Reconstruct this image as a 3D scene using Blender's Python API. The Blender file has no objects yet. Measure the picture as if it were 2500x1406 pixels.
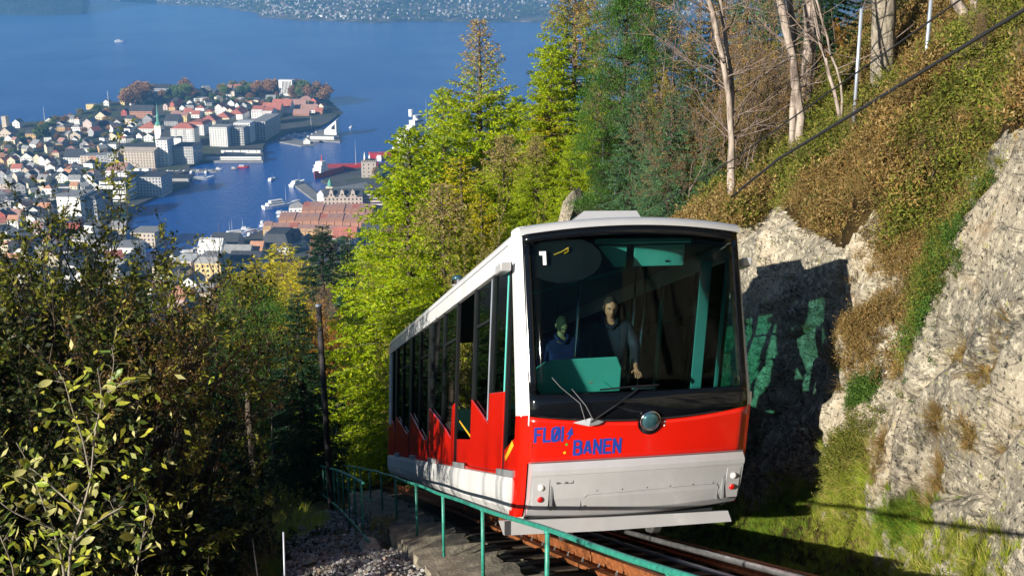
import bpy, math, random
import numpy as np
from mathutils import Vector, Matrix

rad = math.radians
scene = bpy.context.scene
COL = scene.collection
rng = np.random.default_rng(7)
R_ = random.Random(11)

# ------------------------------------------------------------------ camera
cam_d = bpy.data.cameras.new('camera')
cam = bpy.data.objects.new('camera', cam_d)
COL.objects.link(cam)
cam_d.sensor_width = 36.0
cam_d.lens = 36.0 * 2700 / 2500
cam_d.clip_start = 0.1
cam_d.clip_end = 30000
PITCH = rad(16.5)
cam.location = (0, 0, 0)
cam.rotation_euler = (math.pi / 2 - PITCH, 0, 0)
scene.camera = cam

# ------------------------------------------------------------------ sky and sun
SUN_EL, SUN_AZ = rad(18.5), rad(225)        # azimuth clockwise from +Y, where the sun stands
world = bpy.data.worlds.new('World')
scene.world = world
world.use_nodes = True
wn = world.node_tree.nodes
wl = world.node_tree.links
wn.clear()
sky = wn.new('ShaderNodeTexSky')
sky.sky_type = 'NISHITA'
sky.sun_disc = False
sky.sun_elevation = SUN_EL
sky.sun_rotation = SUN_AZ
sky.altitude = 300
sky.air_density = 1.0
sky.dust_density = 0.4
sky.ozone_density = 2.5
bg = wn.new('ShaderNodeBackground')
bg.inputs['Strength'].default_value = 0.05
wo = wn.new('ShaderNodeOutputWorld')
wl.new(sky.outputs[0], bg.inputs[0])
wl.new(bg.outputs[0], wo.inputs[0])

sd = Vector((math.sin(SUN_AZ) * math.cos(SUN_EL), math.cos(SUN_AZ) * math.cos(SUN_EL), math.sin(SUN_EL)))
sun_d = bpy.data.lights.new('sun', 'SUN')
sun_d.energy = 5.0
sun_d.angle = rad(0.5)
sun_d.color = (1.0, 0.93, 0.80)
sun = bpy.data.objects.new('sun', sun_d)
COL.objects.link(sun)
sun.location = sd * 60
sun.rotation_euler = sd.to_track_quat('Z', 'Y').to_euler()

vs = scene.view_settings
vs.view_transform = 'Standard'
vs.look = 'None'
vs.exposure = 0.85
vs.gamma = 1.0
vs.use_curve_mapping = False
cy = scene.cycles
cy.max_bounces = 6
cy.diffuse_bounces = 2
cy.glossy_bounces = 3
cy.transmission_bounces = 4
cy.transparent_max_bounces = 12
cy.volume_bounces = 0
cy.caustics_reflective = False
cy.caustics_refractive = False
cy.use_denoising = True

# ------------------------------------------------------------------ picture <-> place
F = 2700.0
CP, SP = math.cos(PITCH), math.sin(PITCH)
WATER_Z = -250.0


def ray(px, py):
    a = (px - 1250) / F
    b = -(py - 703) / F
    return Vector((a, CP + b * SP, -SP + b * CP))


def at_z(px, py, z):
    r = ray(px, py)
    return r * (z / r.z)


def at_y(px, py, y):
    r = ray(px, py)
    return r * (y / r.y)


# ------------------------------------------------------------------ noise
def _hash(ix, iy, iz, seed):
    h = (ix.astype(np.int64) * 374761393 + iy.astype(np.int64) * 668265263 + iz.astype(np.int64) * 2147483647 + seed * 1274126177) & 0xFFFFFFFF
    h = ((h ^ (h >> 13)) * 1274126177) & 0xFFFFFFFF
    h = h ^ (h >> 16)
    return (h & 0xFFFFFF) / float(0xFFFFFF)


def vnoise(P, seed=0):
    P = np.asarray(P, dtype=np.float64)
    i = np.floor(P).astype(np.int64)
    f = P - i
    f = f * f * (3 - 2 * f)
    r = 0
    for dx in (0, 1):
        for dy in (0, 1):
            for dz in (0, 1):
                w = (f[..., 0] if dx else 1 - f[..., 0]) * (f[..., 1] if dy else 1 - f[..., 1]) * (f[..., 2] if dz else 1 - f[..., 2])
                r = r + w * _hash(i[..., 0] + dx, i[..., 1] + dy, i[..., 2] + dz, seed)
    return r * 2 - 1


def fbm(P, octs=4, seed=0, gain=0.5):
    a, s, r = 1.0, 1.0, 0
    for k in range(octs):
        r = r + a * vnoise(np.asarray(P) * s + 17.3 * k, seed + k)
        a *= gain
        s *= 2.03
    return r


# ------------------------------------------------------------------ materials
def new_mat(name):
    m = bpy.data.materials.new(name)
    m.use_nodes = True
    nt = m.node_tree
    b = nt.nodes['Principled BSDF']
    return m, nt, b


def N(nt, t, **kw):
    n = nt.nodes.new(t)
    for k, v in kw.items():
        setattr(n, k, v)
    return n


def rgba(c):
    return (c[0], c[1], c[2], 1.0)


def ramp(nt, fac, stops, interp='LINEAR'):
    r = N(nt, 'ShaderNodeValToRGB')
    r.color_ramp.interpolation = interp
    e = r.color_ramp.elements
    while len(e) < len(stops):
        e.new(0.5)
    for k, (p, c) in enumerate(stops):
        e[k].position = p
        e[k].color = rgba(c) if len(c) == 3 else c
    nt.links.new(fac, r.inputs[0])
    return r.outputs[0]


def noise_fac(nt, scale, detail=4, coord='Object', rough=0.55, vec=None, dist=0.0):
    n = N(nt, 'ShaderNodeTexNoise')
    n.inputs['Scale'].default_value = scale
    n.inputs['Detail'].default_value = detail
    n.inputs['Roughness'].default_value = rough
    n.inputs['Distortion'].default_value = dist
    if vec is None:
        tc = N(nt, 'ShaderNodeTexCoord')
        vec = tc.outputs[coord]
    nt.links.new(vec, n.inputs['Vector'])
    return n.outputs['Fac']


def mix(nt, fac, a, b, mode='MIX'):
    m = N(nt, 'ShaderNodeMix', data_type='RGBA', blend_type=mode)
    for i, v in ((0, fac), (6, a), (7, b)):
        if isinstance(v, (int, float)):
            m.inputs[i].default_value = v
        elif isinstance(v, tuple):
            m.inputs[i].default_value = rgba(v)
        else:
            nt.links.new(v, m.inputs[i])
    return m.outputs[2]


def bump(nt, b, fac, strength, dist):
    bp = N(nt, 'ShaderNodeBump')
    bp.inputs['Strength'].default_value = strength
    bp.inputs['Distance'].default_value = dist
    nt.links.new(fac, bp.inputs['Height'])
    nt.links.new(bp.outputs[0], b.inputs['Normal'])


def mat(name, col, rough=0.6, metal=0.0, var=0.15, scale=3.0, bmp=0.0, bscale=None, spec=0.5, coat=0.0):
    m, nt, b = new_mat(name)
    f = noise_fac(nt, scale, 5)
    lo = tuple(max(0, c * (1 - var)) for c in col)
    hi = tuple(min(1, c * (1 + var)) for c in col)
    nt.links.new(ramp(nt, f, [(0.3, lo), (0.7, hi)]), b.inputs['Base Color'])
    b.inputs['Roughness'].default_value = rough
    b.inputs['Metallic'].default_value = metal
    b.inputs['Specular IOR Level'].default_value = spec
    b.inputs['Coat Weight'].default_value = coat
    b.inputs['Coat Roughness'].default_value = 0.08
    if bmp:
        bump(nt, b, noise_fac(nt, bscale or scale * 4, 6), 0.6, bmp)
    return m


def leaf_mat(name, cols, trans=0.35, rough=0.5, obj_var=0.25):
    """cols: three or four colours a leaf may have; every leaf picks one, every plant drifts a little"""
    m, nt, b = new_mat(name)
    g = N(nt, 'ShaderNodeNewGeometry')
    oi = N(nt, 'ShaderNodeObjectInfo')
    n = len(cols)
    c = ramp(nt, g.outputs['Random Per Island'], [((k + 0.5) / n, cc) for k, cc in enumerate(cols)])
    lo, hi = 1 - obj_var, 1 + obj_var
    v = ramp(nt, oi.outputs['Random'], [(0, (lo, lo * 1.02, lo)), (1, (hi, hi, hi * 0.95))])
    c = mix(nt, 1.0, c, v, 'MULTIPLY')
    nt.links.new(c, b.inputs['Base Color'])
    b.inputs['Roughness'].default_value = rough
    b.inputs['Specular IOR Level'].default_value = 0.25
    tr = N(nt, 'ShaderNodeBsdfTranslucent')
    nt.links.new(c, tr.inputs[0])
    ms = N(nt, 'ShaderNodeMixShader')
    ms.inputs[0].default_value = trans
    nt.links.new(b.outputs[0], ms.inputs[1])
    nt.links.new(tr.outputs[0], ms.inputs[2])
    nt.links.new(ms.outputs[0], nt.nodes['Material Output'].inputs[0])
    return m


def glass_mat(name, tint, refl=1.45, rough=0.02):
    m, nt, b = new_mat(name)
    nt.nodes.remove(b)
    t = N(nt, 'ShaderNodeBsdfTransparent')
    t.inputs[0].default_value = rgba(tint)
    g = N(nt, 'ShaderNodeBsdfGlossy')
    g.inputs['Roughness'].default_value = rough
    fr = N(nt, 'ShaderNodeFresnel')
    fr.inputs[0].default_value = refl
    ms = N(nt, 'ShaderNodeMixShader')
    nt.links.new(fr.outputs[0], ms.inputs[0])
    nt.links.new(t.outputs[0], ms.inputs[1])
    nt.links.new(g.outputs[0], ms.inputs[2])
    nt.links.new(ms.outputs[0], nt.nodes['Material Output'].inputs[0])
    return m


M = {}
M['red'] = mat('red_paint', (0.60, 0.010, 0.003), 0.28, var=0.04, coat=0.4)
M['white'] = mat('white_paint', (0.74, 0.74, 0.75), 0.3, var=0.12, scale=1.3, coat=0.3)
M['silver'] = mat('silver_paint', (0.60, 0.60, 0.62), 0.33, metal=0.35, var=0.06, coat=0.2)
M['grey_metal'] = mat('grey_metal', (0.33, 0.34, 0.36), 0.45, metal=0.4, var=0.15)
M['black'] = mat('black_rubber', (0.012, 0.013, 0.015), 0.35, var=0.2)
M['frit'] = mat('black_glass_band', (0.004, 0.005, 0.007), 0.08, var=0.1)
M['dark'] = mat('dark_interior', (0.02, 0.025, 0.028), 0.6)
M['teal'] = mat('teal_laminate', (0.10, 0.52, 0.46), 0.5, var=0.05)
M['pale_teal'] = mat('pale_teal_panel', (0.06, 0.31, 0.30), 0.5, var=0.05)
M['chrome'] = mat('chrome', (0.8, 0.8, 0.82), 0.12, metal=1.0, var=0.02)
M['navy_ink'] = mat('navy_lettering', (0.010, 0.045, 0.30), 0.45, var=0.03)
M['black_ink'] = mat('black_lettering', (0.02, 0.02, 0.02), 0.5, var=0.03)
M['white_ink'] = mat('white_lettering', (0.85, 0.85, 0.85), 0.5, var=0.03)
M['green_ink'] = mat('green_dot_paint', (0.05, 0.30, 0.03), 0.5, var=0.03)
M['yellow_ink'] = mat('yellow_dot_paint', (0.80, 0.42, 0.02), 0.5, var=0.03)
M['lamp_white'] = mat('clear_lamp', (0.80, 0.76, 0.72), 0.12, var=0.05, coat=0.6)
M['lamp_red'] = mat('red_lamp', (0.45, 0.01, 0.01), 0.12, var=0.05, coat=0.6)
M['lamp_glass'] = mat('blue_grey_lamp_glass', (0.05, 0.14, 0.17), 0.05, metal=0.5, var=0.3, coat=1.0)
M['glass'] = glass_mat('windscreen_glass', (0.68, 0.78, 0.765), 1.22)
M['side_glass'] = glass_mat('side_window_glass', (0.40, 0.70, 0.64), 1.38)
M['steel'] = mat('worn_steel', (0.42, 0.42, 0.43), 0.3, metal=0.8, var=0.3, scale=8)
M['rust'] = mat('rusty_rail_steel', (0.26, 0.085, 0.025), 0.7, metal=0.2, var=0.55, scale=14, bmp=0.004)
M['concrete'] = mat('weathered_concrete', (0.20, 0.175, 0.13), 0.9, var=0.45, scale=5, bmp=0.02, bscale=25)
M['dark_concrete'] = mat('stained_concrete', (0.13, 0.115, 0.08), 0.9, var=0.5, scale=4, bmp=0.02, bscale=18)
M['sleeper'] = mat('oiled_sleeper', (0.045, 0.032, 0.022), 0.85, var=0.4, scale=6, bmp=0.01)
M['green_rail'] = mat('green_handrail_paint', (0.030, 0.25, 0.185), 0.42, var=0.35, scale=22, bmp=0.002)
M['pole'] = mat('tarred_pole_wood', (0.030, 0.027, 0.030), 0.8, var=0.4)
M['galv'] = mat('galvanised_metal', (0.42, 0.47, 0.55), 0.45, metal=0.4, var=0.2)
M['wire'] = mat('black_wire', (0.02, 0.02, 0.022), 0.6)
M['skin'] = mat('skin', (0.62, 0.27, 0.16), 0.55, var=0.12, scale=20)
M['hair'] = mat('short_brown_hair', (0.030, 0.018, 0.010), 0.8)
M['blond'] = mat('fair_hair', (0.05, 0.028, 0.014), 0.8)
M['navy'] = mat('navy_jacket', (0.008, 0.017, 0.036), 0.75, var=0.35, scale=9, bmp=0.01)
M['purple'] = mat('purple_jacket', (0.030, 0.018, 0.12), 0.75, var=0.3, scale=9)
M['paper'] = mat('white_paper', (0.8, 0.8, 0.8), 0.7)

# bark
def bark_mat(name, a, b_, scale=6):
    m, nt, b = new_mat(name)
    tc = N(nt, 'ShaderNodeTexCoord')
    mp = N(nt, 'ShaderNodeMapping')
    mp.inputs['Scale'].default_value = (4, 4, 1)
    nt.links.new(tc.outputs['Object'], mp.inputs[0])
    f = noise_fac(nt, scale, 6, vec=mp.outputs[0])
    nt.links.new(ramp(nt, f, [(0.35, a), (0.62, b_)]), b.inputs['Base Color'])
    b.inputs['Roughness'].default_value = 0.9
    bump(nt, b, f, 0.8, 0.02)
    return m


M['bark'] = bark_mat('brown_bark', (0.035, 0.026, 0.02), (0.13, 0.10, 0.075))
M['bark_dark'] = bark_mat('dark_bark', (0.012, 0.010, 0.009), (0.05, 0.04, 0.03))
M['bark_birch'] = bark_mat('pale_birch_bark', (0.12, 0.09, 0.075), (0.42, 0.35, 0.30), 3)
M['bark_twig'] = bark_mat('grey_brown_twigs', (0.09, 0.065, 0.055), (0.25, 0.19, 0.16))
M['bark_pale'] = bark_mat('pale_twig_bark', (0.14, 0.12, 0.09), (0.34, 0.30, 0.24))

M['larch'] = leaf_mat('yellow_green_larch_needles', [(0.30, 0.44, 0.010), (0.46, 0.56, 0.012), (0.17, 0.32, 0.012), (0.58, 0.58, 0.02)], 0.45, obj_var=0.12)
M['larch_tip'] = leaf_mat('pinkish_larch_tips', [(0.40, 0.27, 0.15), (0.46, 0.38, 0.13), (0.30, 0.22, 0.12)], 0.3)
M['larch_gold'] = leaf_mat('golden_larch_needles', [(0.58, 0.50, 0.02), (0.50, 0.46, 0.02), (0.36, 0.40, 0.02), (0.66, 0.50, 0.02)], 0.4)
M['spruce'] = leaf_mat('dark_spruce_needles', [(0.018, 0.055, 0.022), (0.03, 0.085, 0.03), (0.012, 0.035, 0.016)], 0.15)
M['sitka'] = leaf_mat('blue_green_spruce_needles', [(0.05, 0.16, 0.08), (0.12, 0.27, 0.14), (0.02, 0.07, 0.035), (0.15, 0.24, 0.07)], 0.2)
M['pine'] = leaf_mat('bright_pine_needles', [(0.045, 0.13, 0.02), (0.11, 0.22, 0.03), (0.015, 0.05, 0.012), (0.03, 0.08, 0.015)], 0.25)
M['willow'] = leaf_mat('yellow_green_willow_leaves', [(0.14, 0.18, 0.02), (0.30, 0.30, 0.03), (0.05, 0.08, 0.012), (0.48, 0.42, 0.06), (0.03, 0.05, 0.01)], 0.4)
M['autumn'] = leaf_mat('orange_brown_autumn_leaves', [(0.30, 0.13, 0.02), (0.40, 0.20, 0.03), (0.16, 0.08, 0.02), (0.44, 0.26, 0.05)], 0.4)
M['brownleaf'] = leaf_mat('tan_birch_leaves', [(0.38, 0.22, 0.06), (0.22, 0.12, 0.05), (0.48, 0.32, 0.09)], 0.35)
M['olive'] = leaf_mat('olive_gold_birch_leaves', [(0.30, 0.29, 0.03), (0.44, 0.38, 0.06), (0.16, 0.17, 0.03), (0.52, 0.42, 0.11)], 0.4)
M['darkleaf'] = leaf_mat('dark_green_shrub_leaves', [(0.03, 0.055, 0.012), (0.06, 0.09, 0.015), (0.09, 0.06, 0.02), (0.015, 0.025, 0.008), (0.012, 0.02, 0.006)], 0.3)
M['big_leaf'] = leaf_mat('large_yellow_green_sallow_leaves', [(0.30, 0.34, 0.04), (0.50, 0.46, 0.06), (0.16, 0.22, 0.04), (0.50, 0.46, 0.20)], 0.35, 0.4)
M['heather'] = leaf_mat('brown_heather_sprigs', [(0.20, 0.12, 0.035), (0.30, 0.20, 0.07), (0.10, 0.07, 0.02), (0.40, 0.29, 0.14), (0.24, 0.12, 0.04), (0.16, 0.14, 0.03)], 0.25, 0.8, 0.4)
M['heather_green'] = leaf_mat('olive_heather_sprigs', [(0.11, 0.14, 0.015), (0.22, 0.23, 0.03), (0.05, 0.075, 0.012), (0.24, 0.18, 0.05), (0.08, 0.11, 0.015)], 0.25, 0.8, 0.4)
M['crowberry'] = leaf_mat('bright_green_juniper_sprigs', [(0.06, 0.14, 0.02), (0.12, 0.20, 0.03), (0.03, 0.07, 0.015)], 0.3, 0.7, 0.2)
M['grass'] = leaf_mat('autumn_grass_blades', [(0.30, 0.38, 0.03), (0.48, 0.48, 0.06), (0.18, 0.30, 0.02), (0.52, 0.44, 0.14)], 0.4, 0.7, 0.3)
M['green_grass'] = leaf_mat('green_grass_blades', [(0.10, 0.22, 0.02), (0.20, 0.32, 0.03), (0.28, 0.32, 0.04)], 0.4, 0.7, 0.3)
M['orange_grass'] = leaf_mat('rusty_grass_blades', [(0.30, 0.17, 0.06), (0.42, 0.30, 0.13), (0.22, 0.14, 0.05), (0.24, 0.22, 0.06)], 0.35, 0.7, 0.3)
M['town_tree_brown'] = leaf_mat('russet_park_tree_leaves', [(0.34, 0.17, 0.08), (0.44, 0.25, 0.10), (0.24, 0.13, 0.06)], 0.2, 0.8, 0.3)
M['town_tree_green'] = leaf_mat('green_park_tree_leaves', [(0.10, 0.17, 0.04), (0.18, 0.23, 0.05), (0.07, 0.11, 0.03)], 0.2, 0.8, 0.3)
M['town_tree_gold'] = leaf_mat('gold_park_tree_leaves', [(0.36, 0.28, 0.05), (0.28, 0.22, 0.05), (0.20, 0.17, 0.04)], 0.2, 0.8, 0.2)


# ------------------------------------------------------------------ objects
def tag(o, label=None, cat=None, group=None, kind=None):
    if label: o['label'] = label
    if cat: o['category'] = cat
    if group: o['group'] = group
    if kind: o['kind'] = kind
    return o


def empty(name, loc=(0, 0, 0), rz=0.0, parent=None):
    o = bpy.data.objects.new(name, None)
    o.empty_display_size = 0.2
    COL.objects.link(o)
    o.location = loc
    o.rotation_euler = (0, 0, rz)
    if parent: o.parent = parent
    return o


def mesh_obj(name, verts, faces, material, parent=None, smooth=False, midx=None, loc=None):
    me = bpy.data.meshes.new(name)
    if isinstance(verts, np.ndarray) and isinstance(faces, np.ndarray):
        nv, nf, k = len(verts), len(faces), faces.shape[1]
        me.vertices.add(nv)
        me.vertices.foreach_set('co', np.ascontiguousarray(verts, dtype=np.float32).ravel())
        me.loops.add(nf * k)
        me.loops.foreach_set('vertex_index', np.ascontiguousarray(faces, dtype=np.int32).ravel())
        me.polygons.add(nf)
        me.polygons.foreach_set('loop_start', np.arange(0, nf * k, k, dtype=np.int32))
        me.polygons.foreach_set('loop_total', np.full(nf, k, dtype=np.int32))
        me.update(calc_edges=True)
    else:
        me.from_pydata([tuple(v) for v in verts], [], [tuple(f) for f in faces])
        me.update()
    for mm in (material if isinstance(material, (list, tuple)) else [material]):
        me.materials.append(mm)
    if midx is not None:
        me.polygons.foreach_set('material_index', np.asarray(midx, dtype=np.int32))
    if smooth:
        me.polygons.foreach_set('use_smooth', np.ones(len(me.polygons), dtype=bool))
    me.update()
    o = bpy.data.objects.new(name, me)
    COL.objects.link(o)
    if parent: o.parent = parent
    if loc is not None: o.location = loc
    return o


def copy_tree(o, parent=None):
    c = o.copy()
    COL.objects.link(c)
    if parent: c.parent = parent
    for ch in list(o.children):
        copy_tree(ch, c)
    return c


class MB:
    """collects shapes for one mesh"""
    def __init__(self, T=None):
        self.v, self.f, self.mi = [], [], []
        self.T = T
        self.m = 0

    def add(self, vs_, fs_):
        n = len(self.v)
        for p in vs_:
            self.v.append(tuple(self.T(*p)) if self.T else tuple(p))
        for f in fs_:
            self.f.append(tuple(n + i for i in f))
            self.mi.append(self.m)
        return self

    def box(self, x0, x1, y0, y1, z0, z1):
        vs_ = [(x, y, z) for x in (x0, x1) for y in (y0, y1) for z in (z0, z1)]
        return self.add(vs_, [(0, 1, 3, 2), (4, 6, 7, 5), (0, 4, 5, 1), (2, 3, 7, 6), (0, 2, 6, 4), (1, 5, 7, 3)])

    def prism(self, poly, axis, a, b):
        """poly: 2-d outline; extruded along axis (0,1,2) from a to b"""
        n = len(poly)
        def P(q, t):
            q = list(q); q.insert(axis, t); return tuple(q)
        vs_ = [P(q, a) for q in poly] + [P(q, b) for q in poly]
        fs_ = [tuple(range(n - 1, -1, -1)), tuple(range(n, 2 * n))]
        fs_ += [(i, (i + 1) % n, n + (i + 1) % n, n + i) for i in range(n)]
        return self.add(vs_, fs_)

    def tube(self, pts, r, seg=8, cap=True):
        pts = [Vector(p) for p in pts]
        rs = r if isinstance(r, (list, tuple)) else [r] * len(pts)
        vs_, fs_ = [], []
        up = Vector((0, 0, 1))
        prev = None
        for i, p in enumerate(pts):
            d = (pts[min(i + 1, len(pts) - 1)] - pts[max(i - 1, 0)])
            if d.length < 1e-9: d = Vector((0, 0, 1))
            d.normalize()
            if prev is None:
                a = d.orthogonal().normalized()
            else:
                a = (prev - d * prev.dot(d))
                a = a.normalized() if a.length > 1e-6 else d.orthogonal().normalized()
            prev = a
            b = d.cross(a)
            for k in range(seg):
                t = 2 * math.pi * k / seg
                vs_.append(tuple(p + (a * math.cos(t) + b * math.sin(t)) * rs[i]))
        for i in range(len(pts) - 1):
            for k in range(seg):
                k2 = (k + 1) % seg
                fs_.append((i * seg + k, i * seg + k2, (i + 1) * seg + k2, (i + 1) * seg + k))
        if cap:
            fs_.append(tuple(range(seg - 1, -1, -1)))
            fs_.append(tuple((len(pts) - 1) * seg + k for k in range(seg)))
        return self.add(vs_, fs_)

    def grid(self, fn, nu, nv, flip=False):
        vs_ = [fn(i / nu, j / nv) for i in range(nu + 1) for j in range(nv + 1)]
        fs_ = []
        for i in range(nu):
            for j in range(nv):
                a = i * (nv + 1) + j
                q = (a, a + nv + 1, a + nv + 2, a + 1)
                fs_.append(q[::-1] if flip else q)
        return self.add(vs_, fs_)

    def ball(self, c, rx, ry=None, rz=None, n=10, m=7):
        ry = ry or rx; rz = rz or rx
        vs_ = [(c[0], c[1], c[2] + rz)]
        for j in range(1, m):
            t = math.pi * j / m
            for i in range(n):
                a = 2 * math.pi * i / n
                vs_.append((c[0] + rx * math.sin(t) * math.cos(a), c[1] + ry * math.sin(t) * math.sin(a), c[2] + rz * math.cos(t)))
        vs_.append((c[0], c[1], c[2] - rz))
        fs_ = [(0, 1 + i, 1 + (i + 1) % n) for i in range(n)]
        for j in range(m - 2):
            for i in range(n):
                a = 1 + j * n
                fs_.append((a + i, a + n + i, a + n + (i + 1) % n, a + (i + 1) % n))
        L = len(vs_) - 1
        fs_ += [(L, L - n + (i + 1) % n, L - n + i) for i in range(n)]
        return self.add(vs_, fs_)

    def build(self, name, material, parent=None, smooth=False, loc=None):
        mi = self.mi if isinstance(material, (list, tuple)) else None
        return mesh_obj(name, self.v, self.f, material, parent, smooth, mi, loc)


def bevel(o, w, seg=2):
    b = o.modifiers.new('bevel', 'BEVEL')
    b.width = w
    b.segments = seg
    b.limit_method = 'ANGLE'
    return o
# ------------------------------------------------------------------ the line of the track and the lie of the land
CO = Vector((1.3432, 11.0504, -5.7877))          # foot of the car's front, middle
CYAW, CSL, CROLL = 0.2207, 0.4111, 0.0405
_R = Vector((math.cos(CYAW), math.sin(CYAW), 0))
CF = Vector((-math.sin(CYAW), math.cos(CYAW), -math.tan(CSL)))
_Z = Vector((0, 0, 1))
CR = _R * math.cos(CROLL) - _Z * math.sin(CROLL)
CZ = _Z * math.cos(CROLL) + _R * math.sin(CROLL)


def car_l(u, v, w):                               # right, rearward, up -> metres from the car's foot
    return CR * u + CF * v + CZ * w


def car_w(u, v, w):
    return CO + CR * u + CF * v + CZ * w


BED = -0.80                                       # track bed below the skirt
_cy = np.array([-20, 11.05, 25, 38, 60, 85, 120, 180, 300, 500, 750, 1200.])
_cx = np.array([8.30, 1.34, -1.78, -4.95, -8.65, -12.6, -19.6, -34, -72, -150, -240, -400.])
_cz = np.array([7.55, -6.59, -12.85, -19.0, -27.8, -37.2, -50.6, -72, -112, -176, -247, -256.])
_fy = np.concatenate([np.arange(-20, 130, 2.0), np.arange(130, 1200, 20.0)])


def _smooth(a):
    x = np.interp(_fy, _cy, a)
    k = np.array([1, 2, 3, 2, 1.]) / 9
    for _ in range(4):
        p = np.pad(x, 2, mode='edge')
        q = np.convolve(p, k, 'valid')
        q[:6] = x[:6]; q[-3:] = x[-3:]
        q = np.where((_fy < 22), x, q)
        x = q
    return x


_fx, _fz = _smooth(_cx), _smooth(_cz)


def track_c(y):
    return np.interp(y, _fy, _fx), np.interp(y, _fy, _fz)


_hu = np.array([-400, -200, -60, -20, -10, -6.5, -4.6, -3.8, -2.9, -2.1, -1.2, 1.5, 2.2, 2.45, 2.6, 3.0, 3.5, 6, 8, 14, 30, 60, 150, 400.])
_hh = np.array([-60, -36, -15.5, -7.0, -4.2, -2.6, -1.5, -0.75, -0.48, -0.36, -0.1, 0.0, 0.15, 0.7, 1.6, 3.1, 4.6, 7.1, 8.8, 13.6, 24, 36, 55, 80.])


def bank_h(u):
    return np.interp(u, _hu, _hh)


def ground_z(x, y):
    x = np.asarray(x, dtype=float); y = np.asarray(y, dtype=float)
    xc, zc = track_c(y)
    u = (x - xc) * 0.976
    far = np.clip((y - 250) / 500, 0, 1)
    h = bank_h(u) * (1 - far)
    return np.maximum(zc + h, -258.0)


def gz(x, y):
    return float(ground_z(x, y))


# ---- the hillside: one sheet down to the town
def spaced(vals):
    return np.array(sorted(set(round(float(v), 3) for v in vals)))


gy = np.concatenate([np.arange(-18, 40, 0.5), np.geomspace(40, 1150, 90)])
gu = np.concatenate([-np.geomspace(12, 420, 40)[::-1], np.arange(-11.5, 14, 0.4), np.geomspace(14.5, 420, 34)])
GY, GU = np.meshgrid(gy, gu, indexing='ij')
xc_, zc_ = track_c(GY)
GX = xc_ + GU / 0.976
GZ = ground_z(GX, GY)
amp = np.clip((np.abs(GU + 0.3) - 3) / 12, 0, 1) * np.clip(GY / 60, 0.25, 4.0)
amp = amp * np.clip((GZ + 251) / 30, 0, 1)
GZ = GZ + fbm(np.stack([GX * 0.09, GY * 0.09, GX * 0], -1), 4, 3) * amp * 0.55
lump = fbm(np.stack([GX * 0.9, GY * 0.9, GX * 0], -1), 3, 9) * 0.10
GZ = GZ + np.where((GU < -2.8) | (GU > 3.5), lump, lump * 0.12) * np.clip((GZ + 251) / 30, 0, 1)
cut = ((GU > 1.7) & (GY < 30)) * np.clip((GU - 1.7) / 0.6, 0, 1) * np.clip((30 - GY) / 4, 0, 1)
GZ = GZ - cut * 2.8
nI, nJ = GX.shape
idx = np.arange(nI * nJ).reshape(nI, nJ)
quads = np.stack([idx[:-1, :-1], idx[:-1, 1:], idx[1:, 1:], idx[1:, :-1]], -1).reshape(-1, 4)[:, ::-1]

m, nt, b = new_mat('leafy_hillside_soil')
f1 = noise_fac(nt, 0.35, 6)
f2 = noise_fac(nt, 3.0, 6)
c1 = ramp(nt, f1, [(0.35, (0.022, 0.030, 0.010)), (0.5, (0.055, 0.045, 0.016)), (0.66, (0.12, 0.065, 0.022))])
c2 = ramp(nt, f2, [(0.35, (0.012, 0.012, 0.008)), (0.7, (0.16, 0.11, 0.045))])
nt.links.new(mix(nt, 0.45, c1, c2), b.inputs['Base Color'])
b.inputs['Roughness'].default_value = 0.95
b.inputs['Specular IOR Level'].default_value = 0.1
bump(nt, b, noise_fac(nt, 5, 8), 0.9, 0.15)
M['soil'] = m
ground = mesh_obj('ground', np.stack([GX, GY, GZ], -1).reshape(-1, 3), quads, M['soil'], smooth=True)
tag(ground, kind='structure')

# ---- the sea
m, nt, b = new_mat('fjord_water')
b.inputs['Base Color'].default_value = (0.003, 0.075, 0.34, 1)
b.inputs['Roughness'].default_value = 0.2
b.inputs['IOR'].default_value = 1.33
b.inputs['Specular IOR Level'].default_value = 0.36
tc = N(nt, 'ShaderNodeTexCoord')
mp = N(nt, 'ShaderNodeMapping')
mp.inputs['Scale'].default_value = (1, 0.55, 1)
nt.links.new(tc.outputs['Object'], mp.inputs[0])
fa = noise_fac(nt, 0.16, 8, vec=mp.outputs[0], rough=0.72)
fb = noise_fac(nt, 0.004, 3, vec=mp.outputs[0])
bp = N(nt, 'ShaderNodeBump')
bp.inputs['Distance'].default_value = 2.2
nt.links.new(ramp(nt, fb, [(0.38, (0.25,) * 3), (0.6, (0.75,) * 3)]), bp.inputs['Strength'])
nt.links.new(fa, bp.inputs['Height'])
nt.links.new(bp.outputs[0], b.inputs['Normal'])
M['water'] = m
S = 9000
water = mesh_obj('water', [(-S, -500, WATER_Z), (S, -500, WATER_Z), (S, 9500, WATER_Z), (-S, 9500, WATER_Z)], [(0, 1, 2, 3)], M['water'])
tag(water, kind='structure')

# ---- rock wall and heather bank to the right of the car
rv = np.concatenate([np.arange(-9.5, 7, 0.05), np.arange(7, 24, 0.25), np.arange(24, 44, 1.0)])
prof_u = [2.45, 2.68, 2.80, 3.05, 3.48, 6, 8, 14, 30]
prof_w = [BED - 0.6, BED + 0.55, BED + 1.5, BED + 3.0, BED + 4.75, BED + 7.3, BED + 9.0, BED + 13.8, BED + 24]
cum = np.concatenate([[0], np.cumsum(np.hypot(np.diff(prof_u), np.diff(prof_w)))])
rq = np.concatenate([np.arange(0, 6.8, 0.05), np.arange(6.8, 16, 0.3), np.arange(16, cum[-1], 1.0)])
QV, QQ = np.meshgrid(rv, rq, indexing='ij')
QU = np.interp(QQ, cum, prof_u)
QW = np.interp(QQ, cum, prof_w)
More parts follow.
